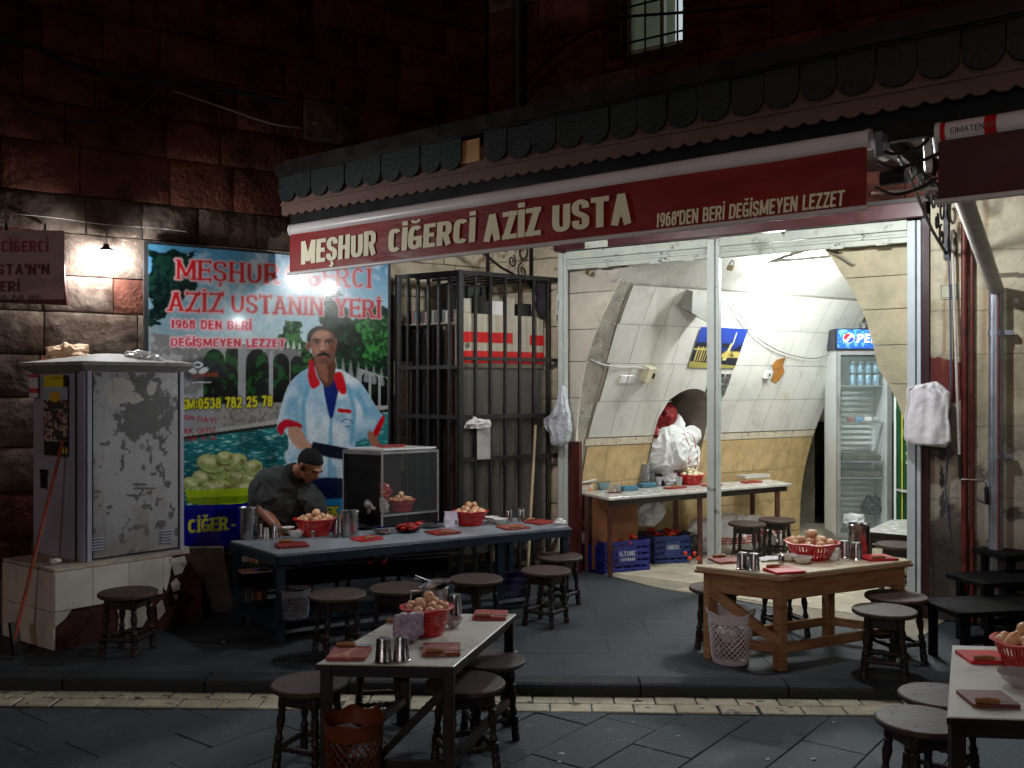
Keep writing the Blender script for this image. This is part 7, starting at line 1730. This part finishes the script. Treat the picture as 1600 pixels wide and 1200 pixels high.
tag(MB().tube(catmull([vpx(1137, 468, .03), vpx(1165, 512, .03), vpx(1195, 540, .03), vpx(1230, 555, .03), vpx(1270, 556, .03), vpx(1300, 545, .03), vpx(1312, 530, .06)], 6), .0035, 5).build('thin_wire', M_cable, smooth=True), 'thin dark wire drooping across the tiles towards the fridge', 'wire')
# niche load
nm = lambda q, z, o=-.12: A0 + VI * q - U * .0 + U * o + V(0, 0, z)
qm = (NQ0 + NQ1) / 2; Ln = NQ1 - NQ0
sk_ = remesh(MB().ball(nm(qm - .05, 1.10, .02), .22, 14, 10, sc=(1.15, .8, 1.0)).ball(nm(qm + .18, 1.02, .05), .15, 12, 9).ball(nm(qm + .1, 1.28, .05), .08, 10, 8, sc=(.8, .8, 1.8)).ball(nm(qm + .22, 1.2, .08), .07, 10, 8, sc=(1, 1, 1.6), R=Matrix.Rotation(.7, 3, 'Y')), 'white_sack', M_sack, voxel=.012, disp=.030, dscale=5.5, ridge=True)
tag(sk_, 'big crumpled white woven sack stuffed in the wall niche', 'sack')
from mathutils.bvhtree import BVHTree
def lay(o, pts, d, r=.006, name='red_stripe', m=None):
    """tube laid on the surface of o: every point is dropped along d"""
    off = o.location; t = BVHTree.FromPolygons([v.co + off for v in o.data.vertices], [tuple(p.vertices) for p in o.data.polygons]); out = []
    for p in pts:
        h = t.ray_cast(Vector(p) - Vector(d) * 1.0, Vector(d))
        if h[0] is not None: out.append(h[0] - Vector(d) * r * .4)
    if len(out) > 2: MB().tube(out, r, 5).build(name, m or M_sred, o, smooth=True)
for dq, sl in ((-.06, .10), (.10, .05)): lay(sk_, [nm(qm + dq + sl * i / 14, 1.26 - i * .030, 0) for i in range(15)], (-U - VI * .3).normalized(), r=.004)
sr = remesh(MB().ball(nm(qm - .08, 1.42, -.05), .15, 12, 9, sc=(1.2, .8, .9)).ball(nm(qm - .22, 1.25, -.03), .1, 10, 8), 'red_net_bag', M_sackr, voxel=.013, disp=.035, dscale=11, ridge=True); tag(sr, 'red net bag behind the white sack in the niche', 'bag')
plates = thing('plate_stack', 'tall stack of white plates at the edge of the niche', 'plates', at_z(1006, 757, MT))
pst = at_z(1006, 760, MT)
for i in range(13): MB().lathe([(0, 0), (.045, 0), (.06, .012), (.056, .012), (0, .004)], (pst.x, pst.y, MT + i * .017), 20, cap=False).build('plate', M_china, plates, smooth=True)
jug(at_z(1016, 756, MT), 'dull steel canister on the marble counter below the niche', h=.185, r=.066, handle=False, flare=1.02)
basket(at_z(1081, 757, MT), 'red plastic basket of white onions on the marble counter', 'white onion in the red basket on the marble counter', r=.128, h=.095, n_on=16, white=True, seed=11, onr=.027)
p = at_z(1047, 757, MT); wp = remesh(MB().ball(p + V(0, 0, .07), .07, 12, 9, sc=(.9, .7, 1.1)).ball(p + V(-.01, 0, .15), .035, 10, 8, sc=(1.4, 1, 1)), 'white_bag', M_bag, voxel=.007, disp=.018, dscale=20, ridge=True); tag(wp, 'small knotted white bag next to the onion basket on the marble counter', 'bag')
for x, y, lab in ((1029, 759, 'small glass between the canister and the knotted white bag'), (1061, 759, 'small glass touching the onion basket on the marble counter')):
    t = thing('drinking_glass', lab, 'glass', at_z(x, y, MT)); MB().lathe([(.026, 0), (.033, .085), (.030, .085), (.023, .004), (0, .004)], n=20, cap=False).build('body', mat('clear_glass', c(214, 220, 220), .05, alpha=.45, coat=.5), t, smooth=True, world=False)
for x, y, lab in ((1015, 762, 'blue sponge block before the steel canister'), (986, 767, 'blue sponge block nearer the counter end')):
    s_ = MB().obox(at_z(x, y, MT) - md * .08, md * .17, mn * .10, V(0, 0, .04)).build('sponge', M_sponge, bevel=.006); tag(s_, lab, 'sponge')
bowl_(at_z(941, 765, MT), 'pale blue plastic bowl near the end of the marble counter', None, .07, .07, m=mat('pale_blue_plastic', c(140, 176, 190), .35), wavy=False)
tag(MB().obox(at_z(908, 768, MT), V(.11, .05, 0), V(-.05, .1, 0), V(0, 0, .055)).build('food_box', mat('orange_white_box', c(230, 220, 206), .5, patch=(c(214, 130, 50), 14, .55, .02)), bevel=.004), 'orange and white food box at the end of the marble counter', 'box')
tag(MB().obox(at_z(905, 757, MT + .065), V(.16, .06, .03), V(-.03, .08, 0), V(0, 0, .012)).build('plastic_cover', M_china, bevel=.003), 'white lid lying aslant on the food box', 'lid')
tag(MB().obox(at_z(968, 759, MT), V(.075, .03, 0), V(-.02, .04, 0), V(0, 0, .06)).build('red_box', M_redp, bevel=.003), 'little red box between the pale bowl and the canister', 'box')
for x, y, lab in ((955, 770, 'tea glass with red dregs next to the pale blue bowl'), (966, 770, 'tea glass with red dregs next to the blue sponge')):
    t = thing('tea_glass', lab, 'tea glass', at_z(x, y, MT)); MB().lathe([(.022, 0), (.024, .01), (.017, .04), (.023, .075), (.021, .075), (.015, .04), (0, .01)], n=18, cap=False).build('body', mat('clear_glass', c(214, 220, 220), .05, alpha=.45), t, smooth=True, world=False)
    MB().lathe([(0, .002), (.036, .004), (.04, .01), (0, .006)], n=18, cap=False).build('saucer', M_pepper, t, smooth=True, world=False)
mna = math.atan2(md.y, md.x)
board(at_z(1055, 763, MT), mna, 'red chopping board in front of the onion basket on the marble counter', L=.22, Wd=.09)
board(at_z(1112, 759, MT), mna, 'red chopping board half hidden by the middle shutter post', L=.2, Wd=.09, knife=False)
board(at_z(1174, 754, MT), mna, 'red chopping board at the far end of the marble counter', L=.22, Wd=.10)
# below the counter: crates, sacks, hanging bag
def crate(p0, a, b, h, label, m, txt, sub, seed):
    """p0 front lower corner, a along the front, b to the back"""
    t = thing('plastic_crate', label, 'crate', p0 + a / 2 + b / 2); nrm_ = V(a.y, -a.x, 0).normalized()
    la, lb = a.length, b.length; an_, bn_ = a.normalized(), b.normalized()
    MB().prism([p0, p0 + a, p0 + a + b, p0 + b], (0, 0, .01)).build('floor', m, t)
    for (o, u, L_, nn_) in ((p0, an_, la, -nrm_), (p0 + b, an_, la, nrm_), (p0, bn_, lb, an_), (p0 + a, bn_, lb, -an_)):
        mb = MB(); nb = 5
        for i in range(nb): mb.obox(o + V(0, 0, h * i / nb + .004), u * L_, nn_ * .008, V(0, 0, h / nb * .62))
        for i in range(6): mb.obox(o + u * (L_ - .014) * i / 5 + V(0, 0, .005), u * .014, nn_ * .012 - nn_ * .006, V(0, 0, h - .01))
        mb.obox(o + V(0, 0, h - .022) - nn_ * .006, u * L_, nn_ * .016, V(0, 0, .022)); mb.build('side', m, t, fix=False)
    w_ = la * .42
    MB().obox(p0 + an_ * (la * .5 - w_ / 2) + nrm_ * .004 + V(0, 0, h * .30), an_ * w_, -nrm_ * .006, V(0, 0, h * .52)).build('name_panel', m, t)
    wh = mat('crate_lettering', c(200, 206, 216), .6)
    text_mesh('lettering', txt, p0 + an_ * (la * .5 - w_ * .42) + nrm_ * .006 + V(0, 0, h * .52), an_, V(0, 0, 1), nrm_, h * .16, w_ * .84, wh, t, tv=.24, th=.18)
    text_mesh('lettering', sub, p0 + an_ * (la * .5 - w_ * .36) + nrm_ * .006 + V(0, 0, h * .36), an_, V(0, 0, 1), nrm_, h * .10, w_ * .72, wh, t, tv=.22, th=.18)
    if txt.startswith('N.'): pass
    rr = random.Random(seed)
    for i in range(18):
        q = p0 + a * rr.uniform(.1, .9) + b * rr.uniform(.1, .9) + V(0, 0, h * .93 + rr.uniform(-.02, .03)); ang__ = rr.uniform(0, 6.3)
        o = MB().tube(catmull([q, q + V(math.cos(ang__) * .03, math.sin(ang__) * .03, .014), q + V(math.cos(ang__) * .07, math.sin(ang__) * .07, -.004)], 4), [.016, .018, .018, .017, .015, .012, .009, .006, .002], 7).build('red_pepper', M_tomato if rr.random() < .6 else M_pepper, smooth=True)
        tag(o, 'long red pepper heaped in the ' + label[:label.find('crate') + 5], 'pepper', 'peppers in the ' + label[:label.find('crate') + 5])
    return t
c0, c1_ = at_z(944, 897, .087), at_z(1023, 890, .087); ca_ = (c1_ - c0); cb_ = V(-ca_.y, ca_.x, 0).normalized() * .36
ca_ = ca_.normalized() * .46
crate(c0, ca_, cb_, .27, 'bright blue crate of peppers with white lettering under the marble counter', M_crate, 'H.TUNÇ', 'SOYNAM', 1)
c2 = at_z(908, 889, .087); crate(c2, (c0 - c2) * .96 + V(0, .0, 0), V(.10, .36, 0), .235, 'plain blue crate of peppers nearest the doorway board', M_crate, ' ', ' ', 2)
c3, c4 = at_z(1022, 886, .087) + V(.02, .12, 0), at_z(1062, 884, .087) + V(.0, .12, 0); d3 = (c4 - c3).normalized() * .36
crate(c3, d3, V(-d3.y, d3.x, 0), .25, 'duller steel-blue crate of peppers behind the bright one', M_crate2, 'TANNESACI', ' ', 3)
sk3_ = at_z(1165, 873, .085) + V(0, .3, 0)
sck = remesh(MB().ball(sk3_ + V(-.10, 0, .17), .24, 14, 10, sc=(1.3, .8, .75)).ball(sk3_ + V(.22, .12, .16), .22, 14, 10, sc=(1.2, .8, .75)).ball(sk3_ + V(-.4, -.06, .22), .1, 10, 8), 'white_sack', M_sack, voxel=.015, disp=.035, dscale=7, ridge=True); tag(sck, 'large white sack with red stripes and red letters lying under the shop counter', 'sack')
sfd = V(.9, .3, 0).normalized(); sfn = V(.3, -.9, 0).normalized()
for z in (.13, .155, .18):
    lay(sck, [sk3_ + V(-.10, 0, 0) + sfd * (x * .03) + V(0, 0, z + .002 * x) for x in range(-8, 9)], -sfn)
    lay(sck, [sk3_ + V(.26, .12, 0) + sfd * (x * .03) + V(0, 0, z + .07) for x in range(-4, 7)], -sfn)
text_mesh('lettering', 'URO', sk3_ + V(.03, .05, .16) + sfn * .21, sfd, V(0, 0, 1), sfn, .08, .17, M_sred, sck, tv=.26, th=.2)
rb = remesh(MB().ball(at_z(1085, 878, .085) + V(0, .25, .12), .13, 12, 9, sc=(.9, .8, 1)), 'black_rubbish_bag', mat('shiny_black_bag', c(14, 14, 16), .15, bump=.4, coat=.5), voxel=.012, disp=.03, dscale=12); tag(rb, 'shiny black rubbish bag with red things between crate and sack', 'bag')
for i in range(4): tag(MB().ball(at_z(1074 + i * 7, 868 + (i % 2) * 8, .2) + V(0, .1, 0), .022, 8, 6).build('tomato', M_tomato, smooth=True), 'red tomato spilling by the black rubbish bag', 'tomato', 'tomatoes by the black rubbish bag')
hb = remesh(MB().ball(at_Y(1008, 795, 8.75), .15, 12, 9, sc=(1.3, .5, .85)), 'hanging_bag', M_bagth, voxel=.012, disp=.03, dscale=9, ridge=True); tag(hb, 'cloudy plastic bag hanging beneath the marble counter', 'bag')

# --- drinks fridge
fx0, fx1, fY = 1308, 1392, 9.55
fl_ = at_Y(1308, 800, fY); fr_ = at_Y(1394, 800, fY - .05); fw2 = (fr_ - fl_).length; fd = V((fr_ - fl_).x, (fr_ - fl_).y, 0).normalized(); fn_ = V(-fd.y, fd.x, 0)
fo = V(fl_.x, fl_.y, 0); zz = lambda py: EYE - (py - HY) / F * fY
fg = thing('drinks_fridge', 'tall glass-door drinks fridge with a blue illuminated sign, almost empty', 'fridge', fo + fd * fw2 / 2 + V(0, 0, .086))
fz0, fz1 = .2, zz(549)
for o, a, b in ((fo, fd * .03, fn_ * .5), (fo + fd * (fw2 - .03), fd * .03, fn_ * .5)): MB().obox(o + fn_ * .05 + V(0, 0, .12), a, b, V(0, 0, fz1 - .12)).build('side_wall', M_fridge, fg)
MB().obox(fo + fn_ * .52 + V(0, 0, .12), fd * fw2, fn_ * .03, V(0, 0, fz1 - .12)).build('back_wall', M_fridge, fg)
mb = MB()
for i in range(28): mb.bar(fo + fn_ * .50 + fd * .06 + V(0, 0, .36 + i * .058), fo + fn_ * .50 + fd * (fw2 - .08) + V(0, 0, .36 + i * .058), .05, .03)
mb.build('ribbed_liner', M_fridge, fg)
MB().obox(fo + fn_ * .05 + V(0, 0, .12), fd * fw2, fn_ * .5, V(0, 0, .1)).build('fridge_base', M_alu, fg)
MB().obox(fo + fn_ * .05 + V(0, 0, fz1), fd * fw2, fn_ * .5, V(0, 0, .03)).build('fridge_top', M_fridge, fg)
mb = MB(); t_ = .035
mb.obox(fo + V(0, 0, fz0), fd * t_, fn_ * .045, V(0, 0, fz1 - fz0)).obox(fo + fd * (fw2 - t_) + V(0, 0, fz0), fd * t_, fn_ * .045, V(0, 0, fz1 - fz0)).obox(fo + fd * t_ + V(0, 0, fz0), fd * (fw2 - 2 * t_), fn_ * .045, V(0, 0, t_)).obox(fo + fd * t_ + V(0, 0, fz1 - t_), fd * (fw2 - 2 * t_), fn_ * .045, V(0, 0, t_))
mb.build('door_frame', M_alu, fg)
MB().obox(fo + fd * t_ + fn_ * .02 + V(0, 0, fz0 + t_), fd * (fw2 - 2 * t_), fn_ * .005, V(0, 0, fz1 - fz0 - 2 * t_)).build('door_glass', M_glassf, fg)
MB().tube([fo + fd * .018 - fn_ * .03 + V(0, 0, zz(640)), fo + fd * .018 - fn_ * .03 + V(0, 0, zz(610))], .009, 8).build('handle', M_alu, fg)
shz = [zz(603), zz(661), zz(722), zz(748)]
for i, z in enumerate(shz):
    mb = MB()
    for j in range(9): p = fo + fd * .05 + fn_ * (.1 + j * .05) + V(0, 0, z); mb.bar(p, p + fd * (fw2 - .1), .004, .004)
    mb.bar(fo + fd * .05 + fn_ * .09 + V(0, 0, z), fo + fd * (fw2 - .05) + fn_ * .09 + V(0, 0, z), .006, .012); mb.build('wire_shelf', M_alu, fg)
for i in range(4):
    for j in range(2):
        can(fo + fd * (.19 + i * .075) + fn_ * .16 + V(0, 0, shz[0] + .008 + j * .125), 'pale blue drinks can on the top shelf of the fridge', 'drinks cans in the fridge', h=.12, r=.032, m=mat('can_blue', c(140, 180, 200), .3, metal=.5, var=.3, scale=30), name='drinks_can', cat='can')
for i in range(4): tag(MB().obox(fo + fd * (.14 + i * .085) + fn_ * .15 + V(0, 0, shz[1] + .008), fd * .07, fn_ * .07, V(0, 0, .045)).build('small_tub', [mat('tub_red', c(150, 90, 80), .5), mat('tub_blue', c(110, 160, 200), .4), M_china, mat('tub_grey', c(170, 180, 180), .5)][i], bevel=.01), ['brownish', 'blue', 'white', 'grey'][i] + ' small tub on the second fridge shelf', 'tub')
for i in (2, 3): tag(MB().obox(fo + fd * .07 + fn_ * .12 + V(0, 0, shz[i] + .01), fd * (fw2 - .14), fn_ * .3, V(0, 0, .055)).build('meat_tray', mat('dark_tray_%d' % i, c(90, 82, 74), .5, var=.5, scale=14), bevel=.008), ['', '', 'dark tray on the upper of the two low fridge shelves', 'dark tray on the lowest fridge shelf'][i], 'tray')
rbk = crumple('white_pack', M_bag, fo + fd * .22 + fn_ * .25 + V(0, 0, .33), .1, (1.2, .8, .8), 77, 'white bag at the bottom of the fridge', 'bag'); crumple('black_pack', M_black, fo + fd * .42 + fn_ * .3 + V(0, 0, .48), .1, (1, .8, 1), 78, 'black bundle low in the fridge', 'bundle')
# sign box
sz0, sz1 = zz(547), zz(514)
MB().obox(fo - fd * .02 + fn_ * .0 + V(0, 0, sz0 + .004), fd * (fw2 + .04), fn_ * .4, V(0, 0, sz1 - sz0)).build('sign_box', mat('sign_black', c(16, 22, 44), .4), fg, bevel=.008)
pc_ = Canvas(fo - fd * .0 - fn_ * .003 + V(0, 0, sz0 + .014), fd, V(0, 0, 1), fw2, sz1 - sz0 - .022, 150, 60)
XX, YY = pc_.A / fw2, pc_.B / (sz1 - sz0 - .022); pn = fbm(XX.shape, 10, 88, 3)
pc_.C[:] = k(20, 90, 190); pc_.mix(sst(pn, .52, .66) * .8, k(110, 190, 236)); pc_.mix((np.abs(np.sin(12 * np.arctan2(YY - .6, (XX - .3) * 3))) < .12) * .5, k(150, 210, 240)); pc_.mix((1 - sst(YY, .0, .4)) * .4, k(8, 30, 110))
R_ = np.sqrt(((XX - .21) * fw2) ** 2 + ((YY - .55) * (sz1 - sz0)) ** 2) / .052
wv = YY - .55 - .16 * np.sin((XX - .21) * 26)
pc_.mix((R_ < 1.08) * 1., k(236, 240, 244)); pc_.mix((R_ < 1) * (wv > .08), k(206, 30, 44)); pc_.mix((R_ < 1) * (wv < -.1), k(16, 60, 160)); pc_.mix((R_ < 1) * (np.abs(wv + .01) <= .09), k(240, 244, 248))
for p in text_polys('PEPSI', .085, .30, tv=.26, th=.18, e=2.6, gap=.12, slant=.15): pc_.mix(pc_.pmask([(a + fw2 * .35, b + (sz1 - sz0) * .28) for a, b in p], pc_.A, pc_.B), k(240, 244, 248))
Msign = mat('lit_sign_print', (1, 1, 1), .4, attr=True, var=.0)
pc_.build('sign_print', Msign, fg, -fn_, .002)
tag(MB().lathe([(0, 0), (.045, .0), (.05, .05), (.03, .07), (0, .07)], fo + fd * .3 + fn_ * .15 + V(0, 0, sz1 + .01), 18, cap=False).build('metal_pot', M_steel2, smooth=True), 'small metal pot on top of the fridge sign', 'pot')
# green thing and shelf right of the fridge
gp = thing('green_panel', 'green door-like panel with a yellow edge beside the fridge', 'panel', at_Y(1412, 830, 9.3))
g0_, g1_ = at_Y(1396, 830, 9.45), at_Y(1470, 830, 8.9); gz1 = 1.72
MB().prism([V(g0_.x, g0_.y, .09), V(g1_.x, g1_.y, .09), V(g1_.x, g1_.y, gz1), V(g0_.x, g0_.y, gz1)], V(.02, .04, 0)).build('board', M_greenp, gp)
gdd = (g1_ - g0_).normalized(); gdd.z = 0
MB().obox(V(g0_.x, g0_.y, .09) - V(.0, .01, 0), gdd * .02, V(0, -.02, 0), V(0, 0, gz1 - .09)).build('white_edge', M_fridge, gp)
MB().obox(V(g0_.x, g0_.y, .09) + gdd * .10 - V(.0, .01, 0), gdd * .012, V(0, -.01, 0), V(0, 0, gz1 - .09)).build('yellow_line', M_yel, gp)
for i in range(7): MB().obox(V(g0_.x, g0_.y, .95 + i * .09) + gdd * .16 - V(0, .012, 0), gdd * .3, V(0, -.006, 0), V(0, 0, .03)).build('pale_bar', M_ivory, gp)
tag(MB().obox(V(g0_.x, g0_.y, zz(764)) + gdd * .02 - V(0, .16, 0), gdd * .5, V(0, .14, 0), V(0, 0, .02)).build('wall_shelf', M_marble), 'thin pale shelf in front of the green panel', 'shelf')

# ================================================================== HANGING BAGS
def hanging_bag(name, pts, thick, base_off, label, m, voxel=.006, disp=.01, seed=0, dscale=14, fold=.35):
    """pts: outline in photograph pixels on the front plane; swollen by thickness"""
    P = [front(a, b, base_off) for a, b in pts]; q = [((p - FP).dot(U), p.z) for p in P]
    mb = MB(); z0_, z1__ = min(p[1] for p in q), max(p[1] for p in q); n = 18; rings = []
    for j in range(n + 1):
        z = z0_ + (z1__ - z0_) * (j + .02) / (n + .04); xs = []
        for i in range(len(q)):
            a, b = q[i], q[(i + 1) % len(q)]
            if (a[1] > z) != (b[1] > z): xs.append(a[0] + (z - a[1]) / (b[1] - a[1]) * (b[0] - a[0]))
        if len(xs) < 2: continue
        l, r = min(xs), max(xs); cx_ = (l + r) / 2; hw__ = (r - l) / 2; th = min(thick, hw__ * .8) * (1 if j else .5)
        rings.append([fs(cx_ + hw__ * math.cos(a), z, base_off + th * (math.sin(a)) + fold * th * (.3 + .9 * j / n) * (math.sin(7 * a + 2.5 * mnoise.noise(V(a, z * 5, seed))) + .5 * math.sin(12 * a + z * 8))) for a in [2 * math.pi * k_ / 48 for k_ in range(48)]])
    vs = [p for r in rings for p in r]; K = len(rings)
    mb.add(vs, [(i * 48 + j, i * 48 + (j + 1) % 48, (i + 1) * 48 + (j + 1) % 48, (i + 1) * 48 + j) for i in range(K - 1) for j in range(48)] + [tuple(range(48))[::-1], tuple((K - 1) * 48 + j for j in range(48))])
    o = remesh(mb, name, m, voxel=voxel, smooth_it=2, disp=disp, dscale=dscale, ridge=True); tag(o, label, 'bag'); return o
hanging_bag('hanging_bag', [(880, 599), (884, 622), (890, 650), (892, 672), (888, 690), (878, 700), (864, 697), (862, 678), (853, 668), (853, 655), (862, 650), (868, 640), (874, 618)], .06, .13, 'twisted translucent plastic bag hung on the first shutter post', M_bagth, disp=.004, fold=.6)
wb = hanging_bag('hanging_bag', [(1416, 608), (1424, 604), (1443, 598), (1463, 596), (1484, 614), (1482, 650), (1487, 688), (1478, 700), (1450, 698), (1422, 694), (1412, 685), (1413, 650), (1418, 628)], .06, .14, 'plump white carrier bag hung on the grey shutter post', M_bag, disp=.004, dscale=5, fold=.24)

# ================================================================== THE MAN BEHIND THE COUNTER
def capsule(mb, pts, rs, n=14):
    P = catmull(pts, 5); R_ = []
    for i in range(len(P)): t = i / (len(P) - 1) * (len(rs) - 1); a = min(int(t), len(rs) - 2); R_.append(rs[a] + (rs[a + 1] - rs[a]) * (t - a))
    mb.tube(P, R_, n); mb.ball(P[0], R_[0], 12, 8); mb.ball(P[-1], R_[-1], 12, 8)
YM = 7.2
mp_ = lambda px, py, dy=0.0: at_Y(px, py, YM + dy)
man = thing('person', 'man in a dark short-sleeved polo shirt bent over his work behind the counter', 'person', V(mp_(432, 860).x, YM, .08))
hip = mp_(432, 866); waist = mp_(436, 830, -.01); chest = mp_(443, 782, -.03); upch = mp_(450, 752, -.05); neck = mp_(464, 738, -.08); headc = mp_(484, 727, -.14)
shR = mp_(416, 752, .06); shL = mp_(478, 772, -.08)
body = MB()
def ebody(mb, gr=0.0):
    gr = gr - .014
    mb.ball(hip + V(0, 0, .02), .17 + gr, 16, 10, sc=(1.05, .85, .8)); mb.ball(waist, .155 + gr, 16, 10, sc=(1.08, .8, 1.1)); mb.ball(mp_(437, 806, -.02), .165 + gr, 16, 10, sc=(1.08, .82, 1.1)); mb.ball(chest, .175 + gr, 16, 10, sc=(1.12, .85, 1.05)); mb.ball(upch + V(-.03, .02, -.03), .15 + gr, 16, 10, sc=(1.15, .9, .8), R=Matrix.Rotation(.5, 3, 'Y'))
    mb.ball(shR + V(.02, 0, -.02), .085 + gr, 12, 8); mb.ball(shL, .06 + gr, 12, 8)
ebody(body)
capsule(body, [upch + V(0, 0, -.02), neck, headc + V(-.03, .02, -.03)], [.085, .062, .06])
# near arm: shoulder, elbow, hand on the counter
el = mp_(405, 788, .0); ha = mp_(437, 829, -.30); capsule(body, [shR, mp_(407, 772, .0), el], [.07, .060, .054]); capsule(body, [el, mp_(418, 806, -.14), mp_(434, 824, -.28)], [.054, .046, .03])
el2 = mp_(494, 812, -.1); capsule(body, [shL, mp_(494, 788, -.14), el2], [.062, .055, .047]); capsule(body, [el2, mp_(488, 822, -.2), mp_(474, 828, -.27)], [.046, .04, .028])
# thighs on the seat
capsule(body, [hip + V(.05, -.05, -.02), hip + V(.25, -.30, .0), hip + V(.3, -.38, -.02)], [.10, .085, .07]); capsule(body, [hip + V(.3, -.38, -.02), hip + V(.28, -.32, -.36)], [.065, .045])
capsule(body, [hip + V(-.08, -.05, -.02), hip + V(-.05, -.32, .0)], [.10, .075]); capsule(body, [hip + V(-.05, -.32, 0), hip + V(-.05, -.26, -.36)], [.065, .045])
# hands: palm and five bent fingers each
def hand(mb, wrist, d, up, sgn=1, s=1.0):
    d = Vector(d).normalized(); up = Vector(up).normalized(); sd_ = d.cross(up).normalized() * sgn; up = sd_.cross(d).normalized() * sgn
    mb.ball(wrist + d * .045 * s, .04 * s, 12, 8, sc=(1, 1, .55)); 
    capsule(mb, [wrist, wrist + d * .06 * s], [.028 * s, .036 * s], 10)
    for i, (o, L_) in enumerate(((-.030, .062), (-.010, .072), (.011, .068), (.031, .052))):
        b = wrist + d * .075 * s + sd_ * o * s; capsule(mb, [b, b + d * L_ * .45 * s - up * .004, b + d * L_ * .8 * s - up * .02 * s, b + d * L_ * .9 * s - up * .036 * s], [.0095 * s, .009 * s, .008 * s, .007 * s], 8)
    b = wrist + d * .03 * s - sd_ * .034 * s; capsule(mb, [b, b + d * .03 * s - sd_ * .022 * s, b + d * .055 * s - sd_ * .02 * s - up * .014], [.012 * s, .0105 * s, .009 * s], 8)
hand(body, mp_(432, 825, -.26), V(.5, -.75, -.25), V(0, 0, 1)); hand(body, mp_(474, 828, -.27), V(-.3, -.8, -.2), V(0, 0, 1), -1)
# head, facing down to the right; features pushed out of the same surface
hd = V(.66, -.42, -.62).normalized(); hu = V(.55, -.30, .78); hu = (hu - hd * hu.dot(hd)).normalized(); hs_ = hd.cross(hu).normalized()
HM = Matrix((hs_, hd, hu)).transposed()
def hp(a, b, c_): return headc + hs_ * a + hd * b + hu * c_
body.ball(hp(0, -.012, .025), .098, 18, 14, sc=(.80, 1.02, .95), R=HM); body.ball(hp(0, .028, -.04), .072, 16, 12, sc=(.82, .9, 1.0), R=HM); body.ball(hp(0, .055, -.082), .032, 12, 8, R=HM); body.ball(hp(0, .088, .022), .03, 10, 8, sc=(1.7, .5, .5), R=HM)
capsule(body, [hp(0, .088, .012), hp(0, .108, -.02), hp(0, .098, -.03)], [.009, .014, .012], 8); body.ball(hp(0, .088, -.052), .018, 10, 8, sc=(1.3, .6, .4), R=HM)
for s in (-1, 1):
    body.ball(hp(s * .080, -.01, -.012), .026, 10, 8, sc=(.35, .7, 1.15), R=HM); body.ball(hp(s * .038, .06, -.018), .022, 10, 8, R=HM)
bo = remesh(body, 'body', M_skin, man, voxel=.0065, smooth_it=3)
for s in (-1, 1):
    MB().ball(hp(s * .031, .084, .002), .009, 10, 8, sc=(1.3, .8, .45), R=HM).build('eye', mat('half_closed_eye', c(90, 70, 60), .4), man, smooth=True)
    MB().tube([hp(s * .016, .101, .021), hp(s * .032, .099, .026), hp(s * .048, .085, .02)], [.004, .005, .003], 6).build('eyebrow', M_hair, man, smooth=True)
MB().tube([hp(-.02, .098, -.056), hp(0, .103, -.054), hp(.02, .098, -.056)], .0035, 6).build('mouth', mat('lip', c(120, 66, 54), .5), man, smooth=True)
# hair cap cut along the forehead, temples and nape
hmb = MB(); cH = headc
def hairf(u, v):
    th_ = v * 1.95; ph = u * 2 * math.pi; lim = 1.70 + .90 * max(0, -math.sin(ph)) ** .6 - .55 * max(0, math.sin(ph)) ** .7 + .10 * mnoise.noise(V(3 * math.cos(ph), 3 * math.sin(ph), 4)); t = v * lim
    a, b, c_ = math.sin(t) * math.cos(ph), math.sin(t) * math.sin(ph), math.cos(t); r = 1.035 - .05 * v ** 8 + .05 * mnoise.noise(V(a * 7, b * 7, c_ * 7)) + .03 * mnoise.noise(V(a * 26, b * 26, c_ * 26))
    return hp(a * .0795 * r, -.012 + b * .101 * r, .025 + c_ * .095 * r)
hmb.grid(hairf, 72, 30); hmb.build('hair', M_hair, man, smooth=True, fix=False)
hmb = MB()
for s in (-1, 1): hmb.ball(hp(s * .073, .012, -.012), .02, 8, 6, sc=(.35, .8, 1.5), R=HM)
hmb.build('sideburn', M_hair, man, smooth=True)
# shirt and collar
sh_mb = MB(); ebody(sh_mb, .012); capsule(sh_mb, [shR + V(.01, 0, 0), mp_(408, 766, .02), mp_(406, 780, .0)], [.090, .086, .084]); capsule(sh_mb, [shL, mp_(490, 786, -.12), mp_(495, 798, -.12)], [.080, .078, .074]); capsule(sh_mb, [upch + V(0, 0, -.02), neck + V(-.03, .02, -.03)], [.10, .078])
remesh(sh_mb, 'polo_shirt', M_shirt, man, voxel=.009, smooth_it=3, disp=.013, dscale=7, ridge=True)
nd = (headc - upch).normalized(); na1 = nd.cross(V(0, 0, 1)).normalized(); na2 = na1.cross(nd).normalized(); cb0 = neck - nd * .028
MB().grid(lambda u, v: cb0 + (na1 * math.cos(u * 6.283) + na2 * math.sin(u * 6.283)) * (.092 - .018 * v) + nd * (.045 * v), 28, 4).build('collar', M_collar, man, smooth=True, fix=False)
for i, (a, b) in enumerate(((mp_(398, 779, -.06), mp_(398, 779, -.06)),)): pass
rest = dup(st0, V(hip.x, hip.y, .081), .4, 'dark round stool that the man behind the counter sits on', GR)

# litter on the ground
rr = random.Random(12)
for (x, y, z, r) in ((878, 1178, .004, .012), (806, 1018, .082, .008), (990, 1128, .004, .006), (1060, 1150, .004, .008), (1200, 1186, .004, .009), (1272, 1186, .004, .009), (1302, 1128, .004, .006), (1270, 1186, .004, .007), (1380, 1090, .006, .012), (350, 1003, .082, .006), (1020, 1089, .006, .010), (874, 1190, .004, .007)):
    crumple('litter_scrap', M_paper, at_z(x, y, z) , r, (1.4, 1, .6), x, 'tiny pale scrap of litter on the dark ground', 'litter', sub=1, group='litter scraps on the ground')
print('objects', len(bpy.data.objects))
